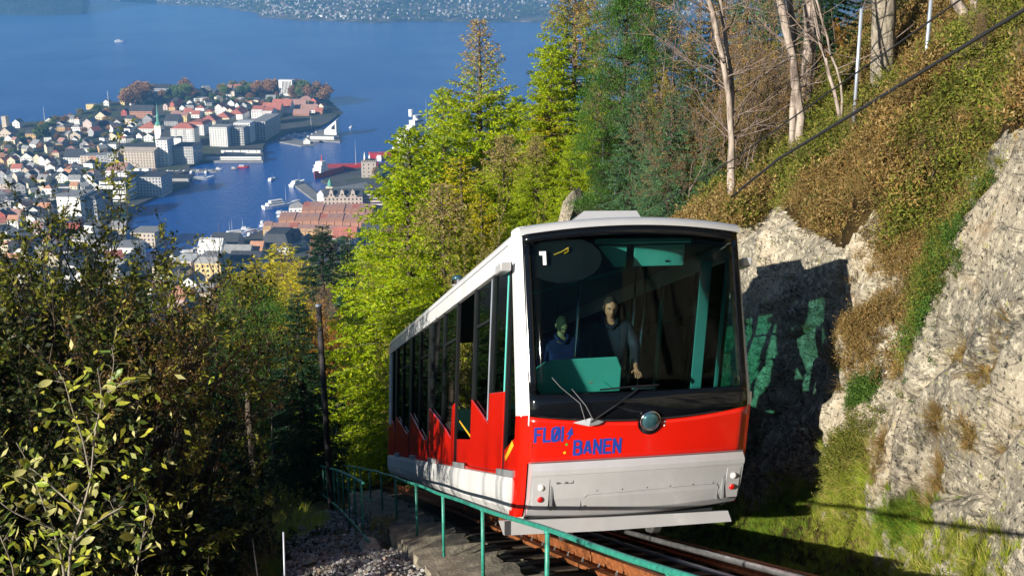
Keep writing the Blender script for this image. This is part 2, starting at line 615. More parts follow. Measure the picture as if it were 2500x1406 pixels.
# smooth the kinks of the profile
rockness = np.clip((6.6 - QQ) / 1.2, 0, 1)
P3 = np.stack([QV, QQ, QV * 0], -1)
# leaning slabs: terraces along a diagonal, with deep joints between them
diag = QV * 0.80 + QQ * 0.55
wob = fbm(P3 * 0.7, 4, 21) * 0.5
tt = diag * 0.62 + wob
fr_ = tt - np.floor(tt)
ids = np.floor(tt)
slab = (_hash(ids.astype(np.int64), ids.astype(np.int64) * 3, ids.astype(np.int64) * 0, 5) - 0.4) * 0.42 + (fr_ ** 0.7) * 0.42
joint = np.exp(-((np.minimum(fr_, 1 - fr_)) / 0.045) ** 2) * 0.34
t2 = (QV * 1.5 - QQ * 0.55) * 0.62 + fbm(P3 * 1.3, 3, 33) * 0.5
f2_ = t2 - np.floor(t2)
joint2 = np.exp(-((np.minimum(f2_, 1 - f2_)) / 0.04) ** 2) * 0.20 * (vnoise(P3 * 0.9, 8) > -0.1)
t3 = diag * 2.3 + fbm(P3 * 2.0, 3, 71) * 0.8
f3_ = t3 - np.floor(t3)
small = (f3_ ** 0.6) * 0.07 * np.clip(vnoise(P3 * 0.6, 88) + 0.5, 0, 1)
rough = fbm(P3 * 3.0, 5, 41) * 0.035 + fbm(P3 * 0.8, 3, 51) * 0.20
# a buttress by the car's front and a gully where the heather hangs down
gully = np.exp(-((QV - 0.15 - (QQ - 3) * 0.12) / 0.55) ** 2) * np.clip((QQ - 2.2) / 1.6, 0, 1)
butt = np.exp(-((QV - 1.4) / 0.8) ** 2) * np.clip((5.2 - QQ) / 3, 0, 1)
slabR = np.clip((-0.3 - QV) / 0.8, 0, 1) + np.clip((-0.8 - QV) / 3, 0, 1) * 0.9
disp = (slab + small - joint - joint2 + rough - 0.30) * (1 - 0.35 * slabR) - gully * 0.85 + butt * 0.0 + slabR * 0.35
soft = fbm(P3 * 0.5, 4, 61) * 0.5 + fbm(P3 * 1.6, 3, 62) * 0.26
D_ = disp * rockness + soft * (1 - rockness)
# normal of the profile (towards the track)
dU = np.gradient(QU, axis=1); dW = np.gradient(QW, axis=1)
ln = np.hypot(dU, dW) + 1e-9
nu_, nw_ = -dW / ln, dU / ln
k = np.ones(9) / 9
nu_ = np.apply_along_axis(lambda r: np.convolve(np.pad(r, 4, mode='edge'), k, 'valid'), 1, nu_)
nw_ = np.apply_along_axis(lambda r: np.convolve(np.pad(r, 4, mode='edge'), k, 'valid'), 1, nw_)
D_ = np.maximum(D_, -0.75) - 0.22 * np.clip((QV + 0.5) / 1.5, 0, 1) * rockness
QU2 = np.maximum(QU + nu_ * D_, 1.95)
QW2 = QW + nw_ * D_
# rolls back into the hill where the track bends, far down
BANK = (np.array(CO)[None, None, :] + QU2[..., None] * np.array(CR) + QV[..., None] * np.array(CF) + QW2[..., None] * np.array(CZ))
lower = np.clip((QV - 36) / 8, 0, 1)
BANK[..., 2] -= lower * 1.5
nI, nJ = QV.shape
idx = np.arange(nI * nJ).reshape(nI, nJ)
quads = np.stack([idx[:-1, :-1], idx[:-1, 1:], idx[1:, 1:], idx[1:, :-1]], -1).reshape(-1, 4)[:, ::-1]

m, nt, b = new_mat('lichen_spotted_grey_rock')
tc = N(nt, 'ShaderNodeTexCoord')
co = tc.outputs['Object']
f0 = noise_fac(nt, 0.7, 6, vec=co)
base = ramp(nt, f0, [(0.3, (0.17, 0.155, 0.13)), (0.5, (0.34, 0.305, 0.235)), (0.7, (0.54, 0.45, 0.33))])
mpn = N(nt, 'ShaderNodeMapping')
mpn.inputs['Rotation'].default_value = (0.5, 0.9, 0.4)
mpn.inputs['Scale'].default_value = (1, 1, 7)
nt.links.new(co, mpn.inputs[0])
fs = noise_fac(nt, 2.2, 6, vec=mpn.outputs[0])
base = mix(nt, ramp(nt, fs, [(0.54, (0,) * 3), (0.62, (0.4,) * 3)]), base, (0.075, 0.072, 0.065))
fsp = noise_fac(nt, 11, 7, vec=co, rough=0.75)
base = mix(nt, ramp(nt, fsp, [(0.52, (0,) * 3), (0.57, (0.9,) * 3)]), base, (0.60, 0.54, 0.42))
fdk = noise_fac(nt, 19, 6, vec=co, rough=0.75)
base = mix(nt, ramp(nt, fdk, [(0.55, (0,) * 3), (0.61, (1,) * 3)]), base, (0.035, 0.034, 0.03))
fpt = noise_fac(nt, 3.2, 6, vec=co, rough=0.7)
base = mix(nt, ramp(nt, fpt, [(0.58, (0,) * 3), (0.65, (0.7,) * 3)]), base, (0.045, 0.042, 0.03))
fli = noise_fac(nt, 9, 5, vec=co, rough=0.7)
base = mix(nt, ramp(nt, fli, [(0.62, (0,) * 3), (0.66, (0.9,) * 3)]), base, (0.38, 0.37, 0.12))
frs = noise_fac(nt, 1.7, 5, vec=co, rough=0.6, dist=0.6)
mpc = N(nt, 'ShaderNodeMapping')
mpc.inputs['Rotation'].default_value = (0.9, 0.3, 0.9)
mpc.inputs['Scale'].default_value = (0.5, 0.5, 2.6)
nt.links.new(co, mpc.inputs[0])
fcr = noise_fac(nt, 1.3, 8, vec=mpc.outputs[0], rough=0.6, dist=1.2)
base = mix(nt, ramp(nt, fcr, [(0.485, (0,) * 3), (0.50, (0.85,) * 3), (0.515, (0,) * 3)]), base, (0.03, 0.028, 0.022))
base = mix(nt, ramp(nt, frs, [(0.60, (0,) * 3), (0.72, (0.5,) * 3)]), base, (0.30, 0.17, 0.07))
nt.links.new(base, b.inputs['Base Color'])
b.inputs['Roughness'].default_value = 0.85
b.inputs['Specular IOR Level'].default_value = 0.25
n1 = noise_fac(nt, 7, 10, vec=co, rough=0.72)
bump(nt, b, n1, 1.0, 0.07)
M['rock'] = m
m, nt, b = new_mat('peaty_bank_soil')
f1 = noise_fac(nt, 2.0, 6)
nt.links.new(ramp(nt, f1, [(0.35, (0.015, 0.012, 0.005)), (0.55, (0.045, 0.03, 0.012)), (0.7, (0.09, 0.065, 0.025))]), b.inputs['Base Color'])
b.inputs['Roughness'].default_value = 1.0
b.inputs['Specular IOR Level'].default_value = 0.1
bump(nt, b, noise_fac(nt, 12, 8), 1.0, 0.08)
M['peat'] = m

# how high up the profile the rock reaches, along the line
_bv = np.array([-9, -4.0, -2.6, -1.8, -1.2, -0.75, -0.35, 0.0, 0.35, 0.7, 1.1, 1.8, 2.6, 3.6, 4.6, 5.5, 8, 44])
_bw = np.array([4.2, 4.1, 3.9, 3.85, 3.75, 3.75, 2.9, 1.5, 1.5, 2.6, 3.6, 3.55, 3.6, 4.1, 4.3, 3.7, 1.5, 1.5])
edge = np.interp(QV, _bv, _bw) + fbm(P3 * 1.2, 3, 77) * 0.25
_pd = BANK[..., 1] * CP - BANK[..., 2] * SP
_pX = 1250 + F * BANK[..., 0] / np.maximum(_pd, 0.5)
_pY = 703 - F * (BANK[..., 2] * CP + BANK[..., 1] * SP) / np.maximum(_pd, 0.5)
_line = np.interp(_pX, [1780, 1810, 1900, 1950, 2000, 2060, 2110, 2135, 2180, 2215, 2250, 2290, 2330, 2370, 2390, 2440, 2500, 2600], [525, 505, 500, 540, 575, 600, 545, 500, 560, 640, 720, 650, 560, 430, 370, 340, 300, 230])
is_heath = np.where((_pX < 2600) & (_pd > 2), _pY < _line + fbm(P3 * 2.2, 3, 78) * 22, QW > edge) | (QV > 7)
is_heath &= QQ > 2.0
fh = is_heath[:-1, :-1].reshape(-1)
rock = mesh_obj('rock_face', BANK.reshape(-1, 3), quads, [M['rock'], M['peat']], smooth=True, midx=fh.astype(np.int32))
tag(rock, kind='structure')


# ------------------------------------------------------------------ scattering tufts (uncountable cover)
def tuft(name, n, h, spread, wid, material, lean=0.6, kind='blade', seed=1):
    r = np.random.default_rng(seed)
    vs_, fs_ = [], []
    for i in range(n):
        a = r.uniform(0, 2 * math.pi)
        d = r.uniform(0, spread)
        bx, by = math.cos(a) * d, math.sin(a) * d
        hh = h * r.uniform(0.5, 1.1)
        la = a + r.normal(0, 0.7)
        ln_ = lean * r.uniform(0.2, 1.0) * hh
        tx, ty = bx + math.cos(la) * ln_, by + math.sin(la) * ln_
        px_, py_ = -math.sin(la), math.cos(la)
        if kind == 'blade':
            w = wid * r.uniform(0.6, 1.2)
            k0 = len(vs_)
            mx, my = bx + (tx - bx) * 0.35, by + (ty - by) * 0.35
            vs_ += [(bx - px_ * w, by - py_ * w, 0), (bx + px_ * w, by + py_ * w, 0), (mx + px_ * w * .7, my + py_ * w * .7, hh * .6), (mx - px_ * w * .7, my - py_ * w * .7, hh * .6), (tx, ty, hh * (1 if ln_ < hh * .5 else .8))]
            fs_ += [(k0, k0 + 1, k0 + 2, k0 + 3), (k0 + 3, k0 + 2, k0 + 4)]
        else:
            for q in range(5):
                t = r.uniform(0.25, 1.0)
                c = np.array([bx + (tx - bx) * t, by + (ty - by) * t, hh * t])
                d1 = r.normal(0, 1, 3); d1 /= np.linalg.norm(d1); d1[2] = abs(d1[2])
                d2 = np.cross(d1, r.normal(0, 1, 3)); d2 /= np.linalg.norm(d2) + 1e-9
                L = wid * r.uniform(1.8, 4.2); W = wid * 0.55
                k0 = len(vs_)
                vs_ += [tuple(c - d2 * W), tuple(c + d1 * L * .5 - d2 * 0), tuple(c + d2 * W), tuple(c + d1 * L)]
                vs_[-3] = tuple(c + d1 * L * .5 + d2 * W)
                vs_[-1] = tuple(c + d1 * L * .5 - d2 * W)
                vs_[-4] = tuple(c)
                vs_[-2] = tuple(c + d1 * L)
                fs_ += [(k0, k0 + 1, k0 + 2, k0 + 3)]
    me = bpy.data.meshes.new(name)
    me.from_pydata(vs_, [], fs_)
    me.materials.append(material)
    me.update()
    return bpy.data.objects.new(name, me)          # never linked: only drawn through the cover it makes up


def scatter(name, pts, rots, scl, src):
    """one object of cover: points on the ground, a tuft drawn at each"""
    me = bpy.data.meshes.new(name)
    n = len(pts)
    me.vertices.add(n)
    me.vertices.foreach_set('co', np.asarray(pts, dtype=np.float32).ravel())
    a = me.attributes.new('rot', 'FLOAT_VECTOR', 'POINT')
    a.data.foreach_set('vector', np.asarray(rots, dtype=np.float32).ravel())
    s = me.attributes.new('scl', 'FLOAT', 'POINT')
    s.data.foreach_set('value', np.asarray(scl, dtype=np.float32).ravel())
    o = bpy.data.objects.new(name, me)
    COL.objects.link(o)
    ng = bpy.data.node_groups.new(name + '_nodes', 'GeometryNodeTree')
    ng.interface.new_socket('Geometry', in_out='INPUT', socket_type='NodeSocketGeometry')
    ng.interface.new_socket('Geometry', in_out='OUTPUT', socket_type='NodeSocketGeometry')
    gi = ng.nodes.new('NodeGroupInput'); go = ng.nodes.new('NodeGroupOutput')
    ip = ng.nodes.new('GeometryNodeInstanceOnPoints')
    oi = ng.nodes.new('GeometryNodeObjectInfo')
    oi.inputs['Object'].default_value = src
    oi.inputs['As Instance'].default_value = True
    na = ng.nodes.new('GeometryNodeInputNamedAttribute'); na.data_type = 'FLOAT_VECTOR'; na.inputs[0].default_value = 'rot'
    ns = ng.nodes.new('GeometryNodeInputNamedAttribute'); ns.data_type = 'FLOAT'; ns.inputs[0].default_value = 'scl'
    L = ng.links
    L.new(gi.outputs[0], ip.inputs['Points'])
    L.new(oi.outputs['Geometry'], ip.inputs['Instance'])
    L.new(na.outputs[0], ip.inputs['Rotation'])
    L.new(ns.outputs[0], ip.inputs['Scale'])
    L.new(ip.outputs[0], go.inputs[0])
    md = o.modifiers.new('tufts', 'NODES')
    md.node_group = ng
    tag(o, kind='stuff')
    return o


def rand_rot(n, tilt=0.3, base=None):
    r = rng.normal(0, tilt, (n, 3))
    r[:, 2] = rng.uniform(0, 2 * math.pi, n)
    if base is not None:
        r[:, 0] += base[0]; r[:, 1] += base[1]
    return r


# heather over the bank
flat_idx = np.arange(QV.size)
sel = is_heath & (QV > -7) & (QV < 30) & (QU < 22)
area_w = np.gradient(QV, axis=0) * np.gradient(QQ, axis=1) * sel
dist = np.clip(1.6 - (QV + 6) * 0.035, 0.25, 2)
pw = (area_w * dist).ravel()
pw /= pw.sum()


def bank_points(n, weight):
    w_ = weight.ravel() / weight.sum()
    ii = rng.choice(QV.size, n, p=w_)
    i, j = ii // QV.shape[1], ii % QV.shape[1]
    i2 = np.minimum(i + 1, QV.shape[0] - 1); j2 = np.minimum(j + 1, QV.shape[1] - 1)
    a = rng.uniform(0, 1, (n, 1)); b_ = rng.uniform(0, 1, (n, 1))
    p = BANK[i, j] * (1 - a) * (1 - b_) + BANK[i2, j] * a * (1 - b_) + BANK[i, j2] * (1 - a) * b_ + BANK[i2, j2] * a * b_
    return p, i, j


HT = tuft('heather_sprig_tuft', 70, 0.24, 0.12, 0.0105, M['heather'], 0.7, 'sprig', 2)
HG = tuft('olive_sprig_tuft', 70, 0.22, 0.12, 0.0105, M['heather_green'], 0.7, 'sprig', 3)
CB = tuft('green_sprig_tuft', 60, 0.20, 0.10, 0.012, M['crowberry'], 0.7, 'sprig', 4)
GT = tuft('grass_blade_tuft', 46, 0.24, 0.07, 0.0035, M['grass'], 1.1, 'blade', 5)
GG = tuft('green_blade_tuft', 46, 0.22, 0.07, 0.0035, M['green_grass'], 1.0, 'blade', 6)
OG = tuft('rusty_blade_tuft', 40, 0.30, 0.05, 0.003, M['orange_grass'], 1.4, 'blade', 7)
back = (-0.0, -0.55)      # sprigs lean out from the slope
patch = fbm(P3 * 0.33, 3, 91)
W0 = area_w * dist
big = np.clip(fbm(P3 * 1.5, 3, 92) * 1.6 + 0.75, 0.03, 2.2)
p, i, j = bank_points(30000, W0 * big * (patch < 0.0))
scatter('brown_heather', p, rand_rot(len(p), 0.35, back), rng.uniform(0.7, 1.9, len(p)) * (1 + 0.02 * np.maximum(QV[i, j], 0)), HT)
p, i, j = bank_points(26000, W0 * big * (patch > -0.12))
scatter('green_heather', p, rand_rot(len(p), 0.35, back), rng.uniform(0.7, 1.9, len(p)) * (1 + 0.02 * np.maximum(QV[i, j], 0)), HG)
p, i, j = bank_points(6000, W0)
scatter('bank_grass', p, rand_rot(len(p), 0.4, back), rng.uniform(0.7, 1.6, len(p)), OG)


def blob_w(v0, q0, rv_, rq_):
    return np.gradient(QV, axis=0) * np.gradient(QQ, axis=1) * np.exp(-((QV - v0) / rv_) ** 2 - ((QQ - q0) / rq_) ** 2)


# grass along the foot of the rock, tussocks in the joints, creeping green on the ledges
foot = np.gradient(QV, axis=0) * np.gradient(QQ, axis=1) * (QQ < 1.25) * (QV > -7) * (QV < 6)
p, i, j = bank_points(2600, foot * np.clip(1.3 - QQ, 0, 1) * np.clip(fbm(P3, 2, 12) + 0.8, 0, 2))
scatter('foot_grass', p, rand_rot(len(p), 0.3, (0, -0.3)), rng.uniform(0.35, 0.8, len(p)), GT)
jw = np.gradient(QV, axis=0) * np.gradient(QQ, axis=1) * (joint > 0.08) * (QQ < 6) * (QQ > 0.6) * (vnoise(P3 * 1.4, 14) > 0.25) * (QV < 6) * (QV > -7)
p, i, j = bank_points(420, jw)
scatter('joint_grass', p, rand_rot(len(p), 0.3, (0, -0.9)), rng.uniform(0.35, 0.8, len(p)), OG)
gw = gully * np.gradient(QV, axis=0) * np.gradient(QQ, axis=1) * (QQ > 2.6) * (QQ < 6.8)
p, i, j = bank_points(300, gw)
scatter('gully_heather', p, rand_rot(len(p), 0.4, (0, -0.9)), rng.uniform(0.5, 1.2, len(p)), HT)
p, i, j = bank_points(200, gw)
scatter('gully_greenery', p, rand_rot(len(p), 0.4, (0, -0.9)), rng.uniform(0.5, 1.0, len(p)), HG)
bushw = blob_w(2.2, 5.1, 0.7, 0.9) + blob_w(3.6, 3.2, 0.35, 0.9) * 1.0


def bank_at(px, py):
    d = BANK[..., 1] * CP - BANK[..., 2] * SP
    X = 1250 + F * BANK[..., 0] / d
    Y = 703 - F * (BANK[..., 2] * CP + BANK[..., 1] * SP) / d
    e = np.hypot(X - px, Y - py) + d * 0.6
    k_ = np.unravel_index(np.argmin(np.where(np.hypot(X - px, Y - py) < 25, d, 1e6 + e)), d.shape)
    return k_


for nm_, px, py, rv_, rq_, n_, src_ in (('bright_creeping_juniper', 2055, 455, 0.34, 0.34, 420, CB), ('bright_creeping_juniper', 1975, 440, 0.16, 0.2, 150, CB), ('brown_ledge_heather', 2080, 800, 0.16, 0.5, 260, HT), ('brown_ledge_heather', 2040, 1120, 0.25, 0.3, 200, HG),
                                       ('green_rock_crevice_plants', 2260, 680, 0.18, 0.6, 110, CB), ('crevice_heather', 2250, 640, 0.22, 0.6, 200, HG), ('crevice_heather', 2235, 600, 0.2, 0.5, 120, HT), ('fern_tuft', 2085, 965, 0.08, 0.14, 50, CB), ('cliff_foot_grass', 2040, 1215, 0.35, 0.3, 420, GT), ('cliff_foot_grass', 1960, 1240, 0.3, 0.2, 260, GT), ('cliff_foot_grass', 2200, 1290, 0.4, 0.2, 260, GG), ('rusty_grass_tufts', 2270, 1040, 0.1, 0.08, 22, OG), ('rusty_grass_tufts', 2340, 1085, 0.08, 0.1, 20, OG), ('rusty_grass_tufts', 2270, 1200, 0.06, 0.25, 26, OG), ('rusty_grass_tufts', 2130, 1100, 0.07, 0.2, 24, OG), ('tan_rock_grass', 2160, 600, 0.2, 0.3, 120, HT)):
    a_, c_ = bank_at(px, py)
    wgt = np.gradient(QV, axis=0) * np.gradient(QQ, axis=1) * np.exp(-((QV - QV[a_, c_]) / rv_) ** 2 - ((QQ - QQ[a_, c_]) / rq_) ** 2)
    p, i, j = bank_points(n_, wgt)
    scatter(nm_, p, rand_rot(len(p), 0.4, (0, -0.8)), rng.uniform(0.4, 0.9, len(p)), src_)

# ground strip between the line and the rock
n = 5200
v = rng.uniform(-7.5, 7, n); u = 1.6 + rng.beta(4.5, 1.5, n) * 1.32
h = np.interp(u, [1.42, 1.6, 2.25, 2.5, 2.95], [BED - .08, BED - 0.22, BED - 0.2, BED + 0.08, BED + 0.8])
strip = np.array([list(car_w(a, b_, c - 0.02)) for a, b_, c in zip(u, v, h)])
kk = fbm(np.stack([v * 0.8, u * 0.8, u * 0], -1), 3, 5)
s1 = kk < 0.1
scatter('trackside_grass', strip[s1], rand_rot(int(s1.sum()), 0.3), rng.uniform(0.28, 0.62, int(s1.sum())), GT)
scatter('trackside_green_grass', strip[~s1], rand_rot(int((~s1).sum()), 0.3), rng.uniform(0.28, 0.62, int((~s1).sum())), GG)
vs_ = []
nvv, nuu = 120, 16
for a in range(nvv + 1):
    for c in range(nuu + 1):
        v_, u_ = -9 + 17 * a / nvv, 1.42 + 1.5 * c / nuu
        hh = np.interp(u_, [1.42, 1.6, 2.25, 2.5, 2.95], [BED - .08, BED - 0.22, BED - 0.2, BED + 0.08, BED + 0.8]) + float(vnoise(np.array([v_ * 2, u_ * 2, 0.0]), 4)) * 0.05
        vs_.append(tuple(car_w(u_, v_, hh)))
fs_ = [(a * (nuu + 1) + c, a * (nuu + 1) + c + 1, (a + 1) * (nuu + 1) + c + 1, (a + 1) * (nuu + 1) + c) for a in range(nvv) for c in range(nuu)]
tag(mesh_obj('verge', vs_, fs_, M['peat'], smooth=True), kind='structure')
# ------------------------------------------------------------------ railway
def track_pt(u, y, h):
    xc, zc = track_c(y)
    # along the straight by the car this is exactly the car's own frame
    return Vector((float(xc), y, float(zc))) + CR * u + _Z * h


def vy(v):
    return CO.y + v * CF.y


UC = 0.36                                          # middle of the track under the car
track = empty('railway_track', tuple(track_pt(UC, 8, 0)))
tag(track, 'rusty narrow gauge railway track running steeply downhill beneath the red car', 'railway track')
TO = Vector(track.location)


def rail_mesh(name, u0, ya, yb, material, parent, org, uoff=None):
    ys = np.concatenate([np.arange(ya, min(yb, 30), 1.0), np.arange(max(30, ya), yb + 0.1, 3.0)])
    prof = [(-0.06, 0.0), (0.06, 0.0), (0.055, 0.025), (0.014, 0.035), (0.014, 0.13), (0.034, 0.14), (0.034, 0.18), (-0.034, 0.18), (-0.034, 0.14), (-0.014, 0.13), (-0.014, 0.035), (-0.055, 0.025)]
    vs_, fs_ = [], []
    n = len(prof)
    for y in ys:
        uu = u0 + (uoff(y) if uoff else 0)
        for a, h in prof:
            vs_.append(tuple(track_pt(uu + a, float(y), h) - org))
    for i in range(len(ys) - 1):
        for k_ in range(n):
            fs_.append((i * n + k_, i * n + (k_ + 1) % n, (i + 1) * n + (k_ + 1) % n, (i + 1) * n + k_))
    fs_.append(tuple(range(n))[::-1]); fs_.append(tuple((len(ys) - 1) * n + k_ for k_ in range(n)))
    return mesh_obj(name, vs_, fs_, material, parent)


rail_mesh('rail', UC - 0.60, -3, 132, M['rust'], track, TO)
rail_mesh('rail', UC + 0.60, -3, 132, M['rust'], track, TO)
# longitudinal kerb angle beside each rail
for s in (-1, 1):
    mb = MB()
    ys = np.arange(-3, 60, 1.0)
    for a, b_ in zip(ys[:-1], ys[1:]):
        for (ua, ub, h) in ((UC + s * 0.76 - .05, UC + s * 0.76 + .05, 0.05),):
            p = [track_pt(ua, a, 0.0), track_pt(ub, a, 0.0), track_pt(ub, a, h), track_pt(ua, a, h), track_pt(ua, b_, 0.0), track_pt(ub, b_, 0.0), track_pt(ub, b_, h), track_pt(ua, b_, h)]
            mb.add([tuple(q - TO) for q in p], [(0, 1, 2, 3), (4, 7, 6, 5), (0, 4, 5, 1), (3, 2, 6, 7), (0, 3, 7, 4), (1, 5, 6, 2)])
    mb.build('guard_strip', M['rust'], track)
# sleepers, one by one
sl = MB(lambda u, v, w: car_l(u, v, w) )
sl.box(-1.25, 1.05, -0.13, 0.13, -0.14, -0.012)
s0 = sl.build('sleeper', M['sleeper'], track)
sle_me = s0.data
y = 1.2; first = True
ys_sleep = []
while y < 44:
    ys_sleep.append(y)
    y += 0.62
for y in ys_sleep:
    o = s0 if first else s0.copy()
    if not first:
        COL.objects.link(o)
    first = False
    o.location = track_pt(UC, y, 0) - TO
mb = MB()
y = 44.5
while y < 130:
    a = track_pt(UC - 1.2, y, -0.05) - TO; b_ = track_pt(UC + 1.2, y, -0.05) - TO
    d = Vector((0, 0.14, -0.05))
    mb.add([tuple(a - d), tuple(b_ - d), tuple(b_ + d), tuple(a + d), tuple(a - d + _Z * 0.05), tuple(b_ - d + _Z * 0.05), tuple(b_ + d + _Z * 0.05), tuple(a + d + _Z * 0.05)],
           [(0, 3, 2, 1), (4, 5, 6, 7), (0, 1, 5, 4), (1, 2, 6, 5), (2, 3, 7, 6), (3, 0, 4, 7)])
    y += 0.9
tag(mb.build('far_sleepers', M['sleeper'], track), kind='stuff')
# rail clips with bolts near the camera
mb = MB(lambda u, v, w: car_l(u, v, w))
mb.box(-0.05, 0.05, -0.06, 0.06, 0.0, 0.035)
mb.tube([(0, 0, 0.03), (0, 0, 0.085)], 0.016, 6)
mb.tube([(0, 0.035, 0.03), (0.02, 0.035, 0.10)], 0.008, 5)
clip0 = mb.build('rail_clip', M['steel'], track)
first = True
for y in ys_sleep[:34]:
    for uu in (UC - 0.72, UC + 0.72):
        o = clip0 if first else clip0.copy()
        if not first: COL.objects.link(o)
        first = False
        o.location = track_pt(uu, y, 0.0) - TO

# second line of the passing place, down the hill
t2 = empty('railway_track', tuple(track_pt(2.6, 70, 0)))
tag(t2, 'second railway track of the passing place far down behind the car', 'railway track')
TO2 = Vector(t2.location)
off = lambda y: 2.3 * min(1, max(0, (y - 34) / 16.0)) * min(1, max(0, (118 - y) / 20.0))
for s in (-0.6, 0.6):
    rail_mesh('rail', UC + s, 36, 116, M['rust'], t2, TO2, off)
# track bed: concrete slab and side beams
ys = np.concatenate([np.arange(-6, 30, 1.0), np.arange(30, 134, 3.0)])
vs_, fs_ = [], []
us = [(-1.2, -0.50), (-1.05, -0.17), (-0.55, -0.155), (0.36, -0.17), (1.25, -0.155), (1.7, -0.12)]
for y in ys:
    w2 = off(y)
    for k_, (u_, h) in enumerate(us):
        vs_.append(tuple(track_pt(u_ + (w2 if k_ >= 4 else 0), float(y), h)))
n = len(us)
for i in range(len(ys) - 1):
    for k_ in range(n - 1):
        fs_.append((i * n + k_, i * n + k_ + 1, (i + 1) * n + k_ + 1, (i + 1) * n + k_))
m, nt, b = new_mat('oily_track_ballast')
vo = N(nt, 'ShaderNodeTexVoronoi'); vo.inputs['Scale'].default_value = 16
tc = N(nt, 'ShaderNodeTexCoord'); nt.links.new(tc.outputs['Object'], vo.inputs['Vector'])
nt.links.new(ramp(nt, vo.outputs['Color'], [(0.1, (0.02, 0.018, 0.015)), (0.6, (0.07, 0.06, 0.045)), (0.95, (0.18, 0.15, 0.11))]), b.inputs['Base Color'])
b.inputs['Roughness'].default_value = 0.9
bump(nt, b, vo.outputs['Distance'], 1.0, 0.05)
M['ballast_bed'] = m
tag(mesh_obj('trackbed', vs_, fs_, M['ballast_bed']), kind='structure')

# toothed concrete edging of the line, block by block
edging = empty('concrete_edging', tuple(track_pt(-1.05, 8, -0.2)))
tag(edging, 'row of broken edged concrete teeth along the left side of the track', 'edging')
EO = Vector(edging.location)
protos = []
for q in range(5):
    r = random.Random(40 + q)
    mb = MB(lambda u, v, w: car_l(u, v, w))
    L = r.uniform(0.13, 0.19)
    top = [(-0.16, -0.15 * r.uniform(.7, 1.2), -0.04 * r.random()), (0.14, -0.15, 0.02), (0.15, 0.14, 0.02), (-0.15, 0.12 * r.uniform(.7, 1.2), -0.05 * r.random())]
    bot = [(-0.22 + r.uniform(-.04, .04), -0.04 + r.uniform(-.05, .05), -0.34 - r.random() * .12), (0.14, -0.12, -0.36), (0.15, 0.10, -0.36), (-0.20 + r.uniform(-.04, .04), 0.05, -0.36 - r.random() * .1)]
    mb.add(top + bot, [(0, 1, 2, 3), (7, 6, 5, 4), (0, 4, 5, 1), (1, 5, 6, 2), (2, 6, 7, 3), (3, 7, 4, 0)])
    protos.append(bevel(mb.build('block', M['dark_concrete'], edging), 0.012, 1))
used = set()
y = 2.0; q = 0
while y < 26:
    o = protos[q % 5]
    if q % 5 in used:
        o = o.copy(); COL.objects.link(o)
    used.add(q % 5)
    o.location = track_pt(-0.98 + R_.uniform(-.02, .02), y, -0.03) - EO
    y += 0.40 + R_.uniform(-.04, .05); q += 1

# haulage cables
def strand_cable(name, u0, h, ya, yb, r, material, label, turns=7.0, strands=6, roll=None):
    org = track_pt(u0, 8, h)
    mb = MB()
    ys = np.arange(ya, yb, 0.035)
    for s in range(strands):
        pts = []
        for y in ys:
            c = track_pt(u0, float(y), h) - org
            a = turns * 2 * math.pi * (y / 1.0) + 2 * math.pi * s / strands
            pts.append(c + CR * math.cos(a) * r * 0.62 + _Z * math.sin(a) * r * 0.62)
        mb.tube(pts, r * 0.46, 5, False)
    o = mb.build(name, material, None, True, tuple(org))
    tag(o, label, 'cable', 'steel haulage cables between the rails')
    return o


strand_cable('haulage_cable', UC + 0.36, 0.20, 1.5, 15.5, 0.036, M['steel'], 'bright twisted steel cable beside the right rail in front of the car', 4.0)
strand_cable('haulage_cable', UC + 0.12, 0.10, 1.5, 15.5, 0.026, M['grey_metal'], 'thin darker steel cable lying mid track left of the bright one', 5.0)

# ------------------------------------------------------------------ stone steps left of the track
stairs = empty('stone_stairs', tuple(track_pt(-2.1, 10, -0.3)))
tag(stairs, 'rough concrete block stairs descending left of the track under the handrail', 'stairs')
SO = Vector(stairs.location)
v = -7.5; q = 0
while v < 16:
    L = 1.15 + R_.uniform(-.05, .05)
    r = random.Random(100 + q)
    ztop = (car_w(-1.7, v + 0.35, BED - 0.16)).z
    n_u, n_v = 8, 8
    vs_, fs_ = [], []
    for a in range(n_u + 1):
        for c in range(n_v + 1):
            uu = -2.08 + 0.92 * a / n_u
            vv = v + L * c / n_v
            P = car_w(uu, vv, 0)
            jag = (r.random() - .5) * 0.05
            z = ztop - 0.10 * c / n_v + jag * 0.35
            if a in (0, n_u): P = P + CR * (r.random() - .5) * 0.07
            vs_.append((P.x, P.y, z))
    base = len(vs_)
    for a in range(n_u + 1):
        for c in range(n_v + 1):
            x_, y_, z_ = vs_[a * (n_v + 1) + c]
            vs_.append((x_ + (a - n_u / 2) * 0.006, y_, z_ - 0.75))
    g = lambda a, c: a * (n_v + 1) + c
    for a in range(n_u):
        for c in range(n_v):
            fs_.append((g(a, c), g(a + 1, c), g(a + 1, c + 1), g(a, c + 1)))
    for a in range(n_u):
        fs_.append((g(a, 0), base + g(a, 0), base + g(a + 1, 0), g(a + 1, 0)))
        fs_.append((g(a, n_v), g(a + 1, n_v), base + g(a + 1, n_v), base + g(a, n_v)))
    for c in range(n_v):
        fs_.append((g(0, c), g(0, c + 1), base + g(0, c + 1), base + g(0, c)))
        fs_.append((g(n_u, c), base + g(n_u, c), base + g(n_u, c + 1), g(n_u, c + 1)))
    vs_ = [(x_ - SO.x, y_ - SO.y, z_ - SO.z) for x_, y_, z_ in vs_]
    o = mesh_obj('step', vs_, fs_, M['concrete'], stairs)
    v += L + 0.03; q += 1

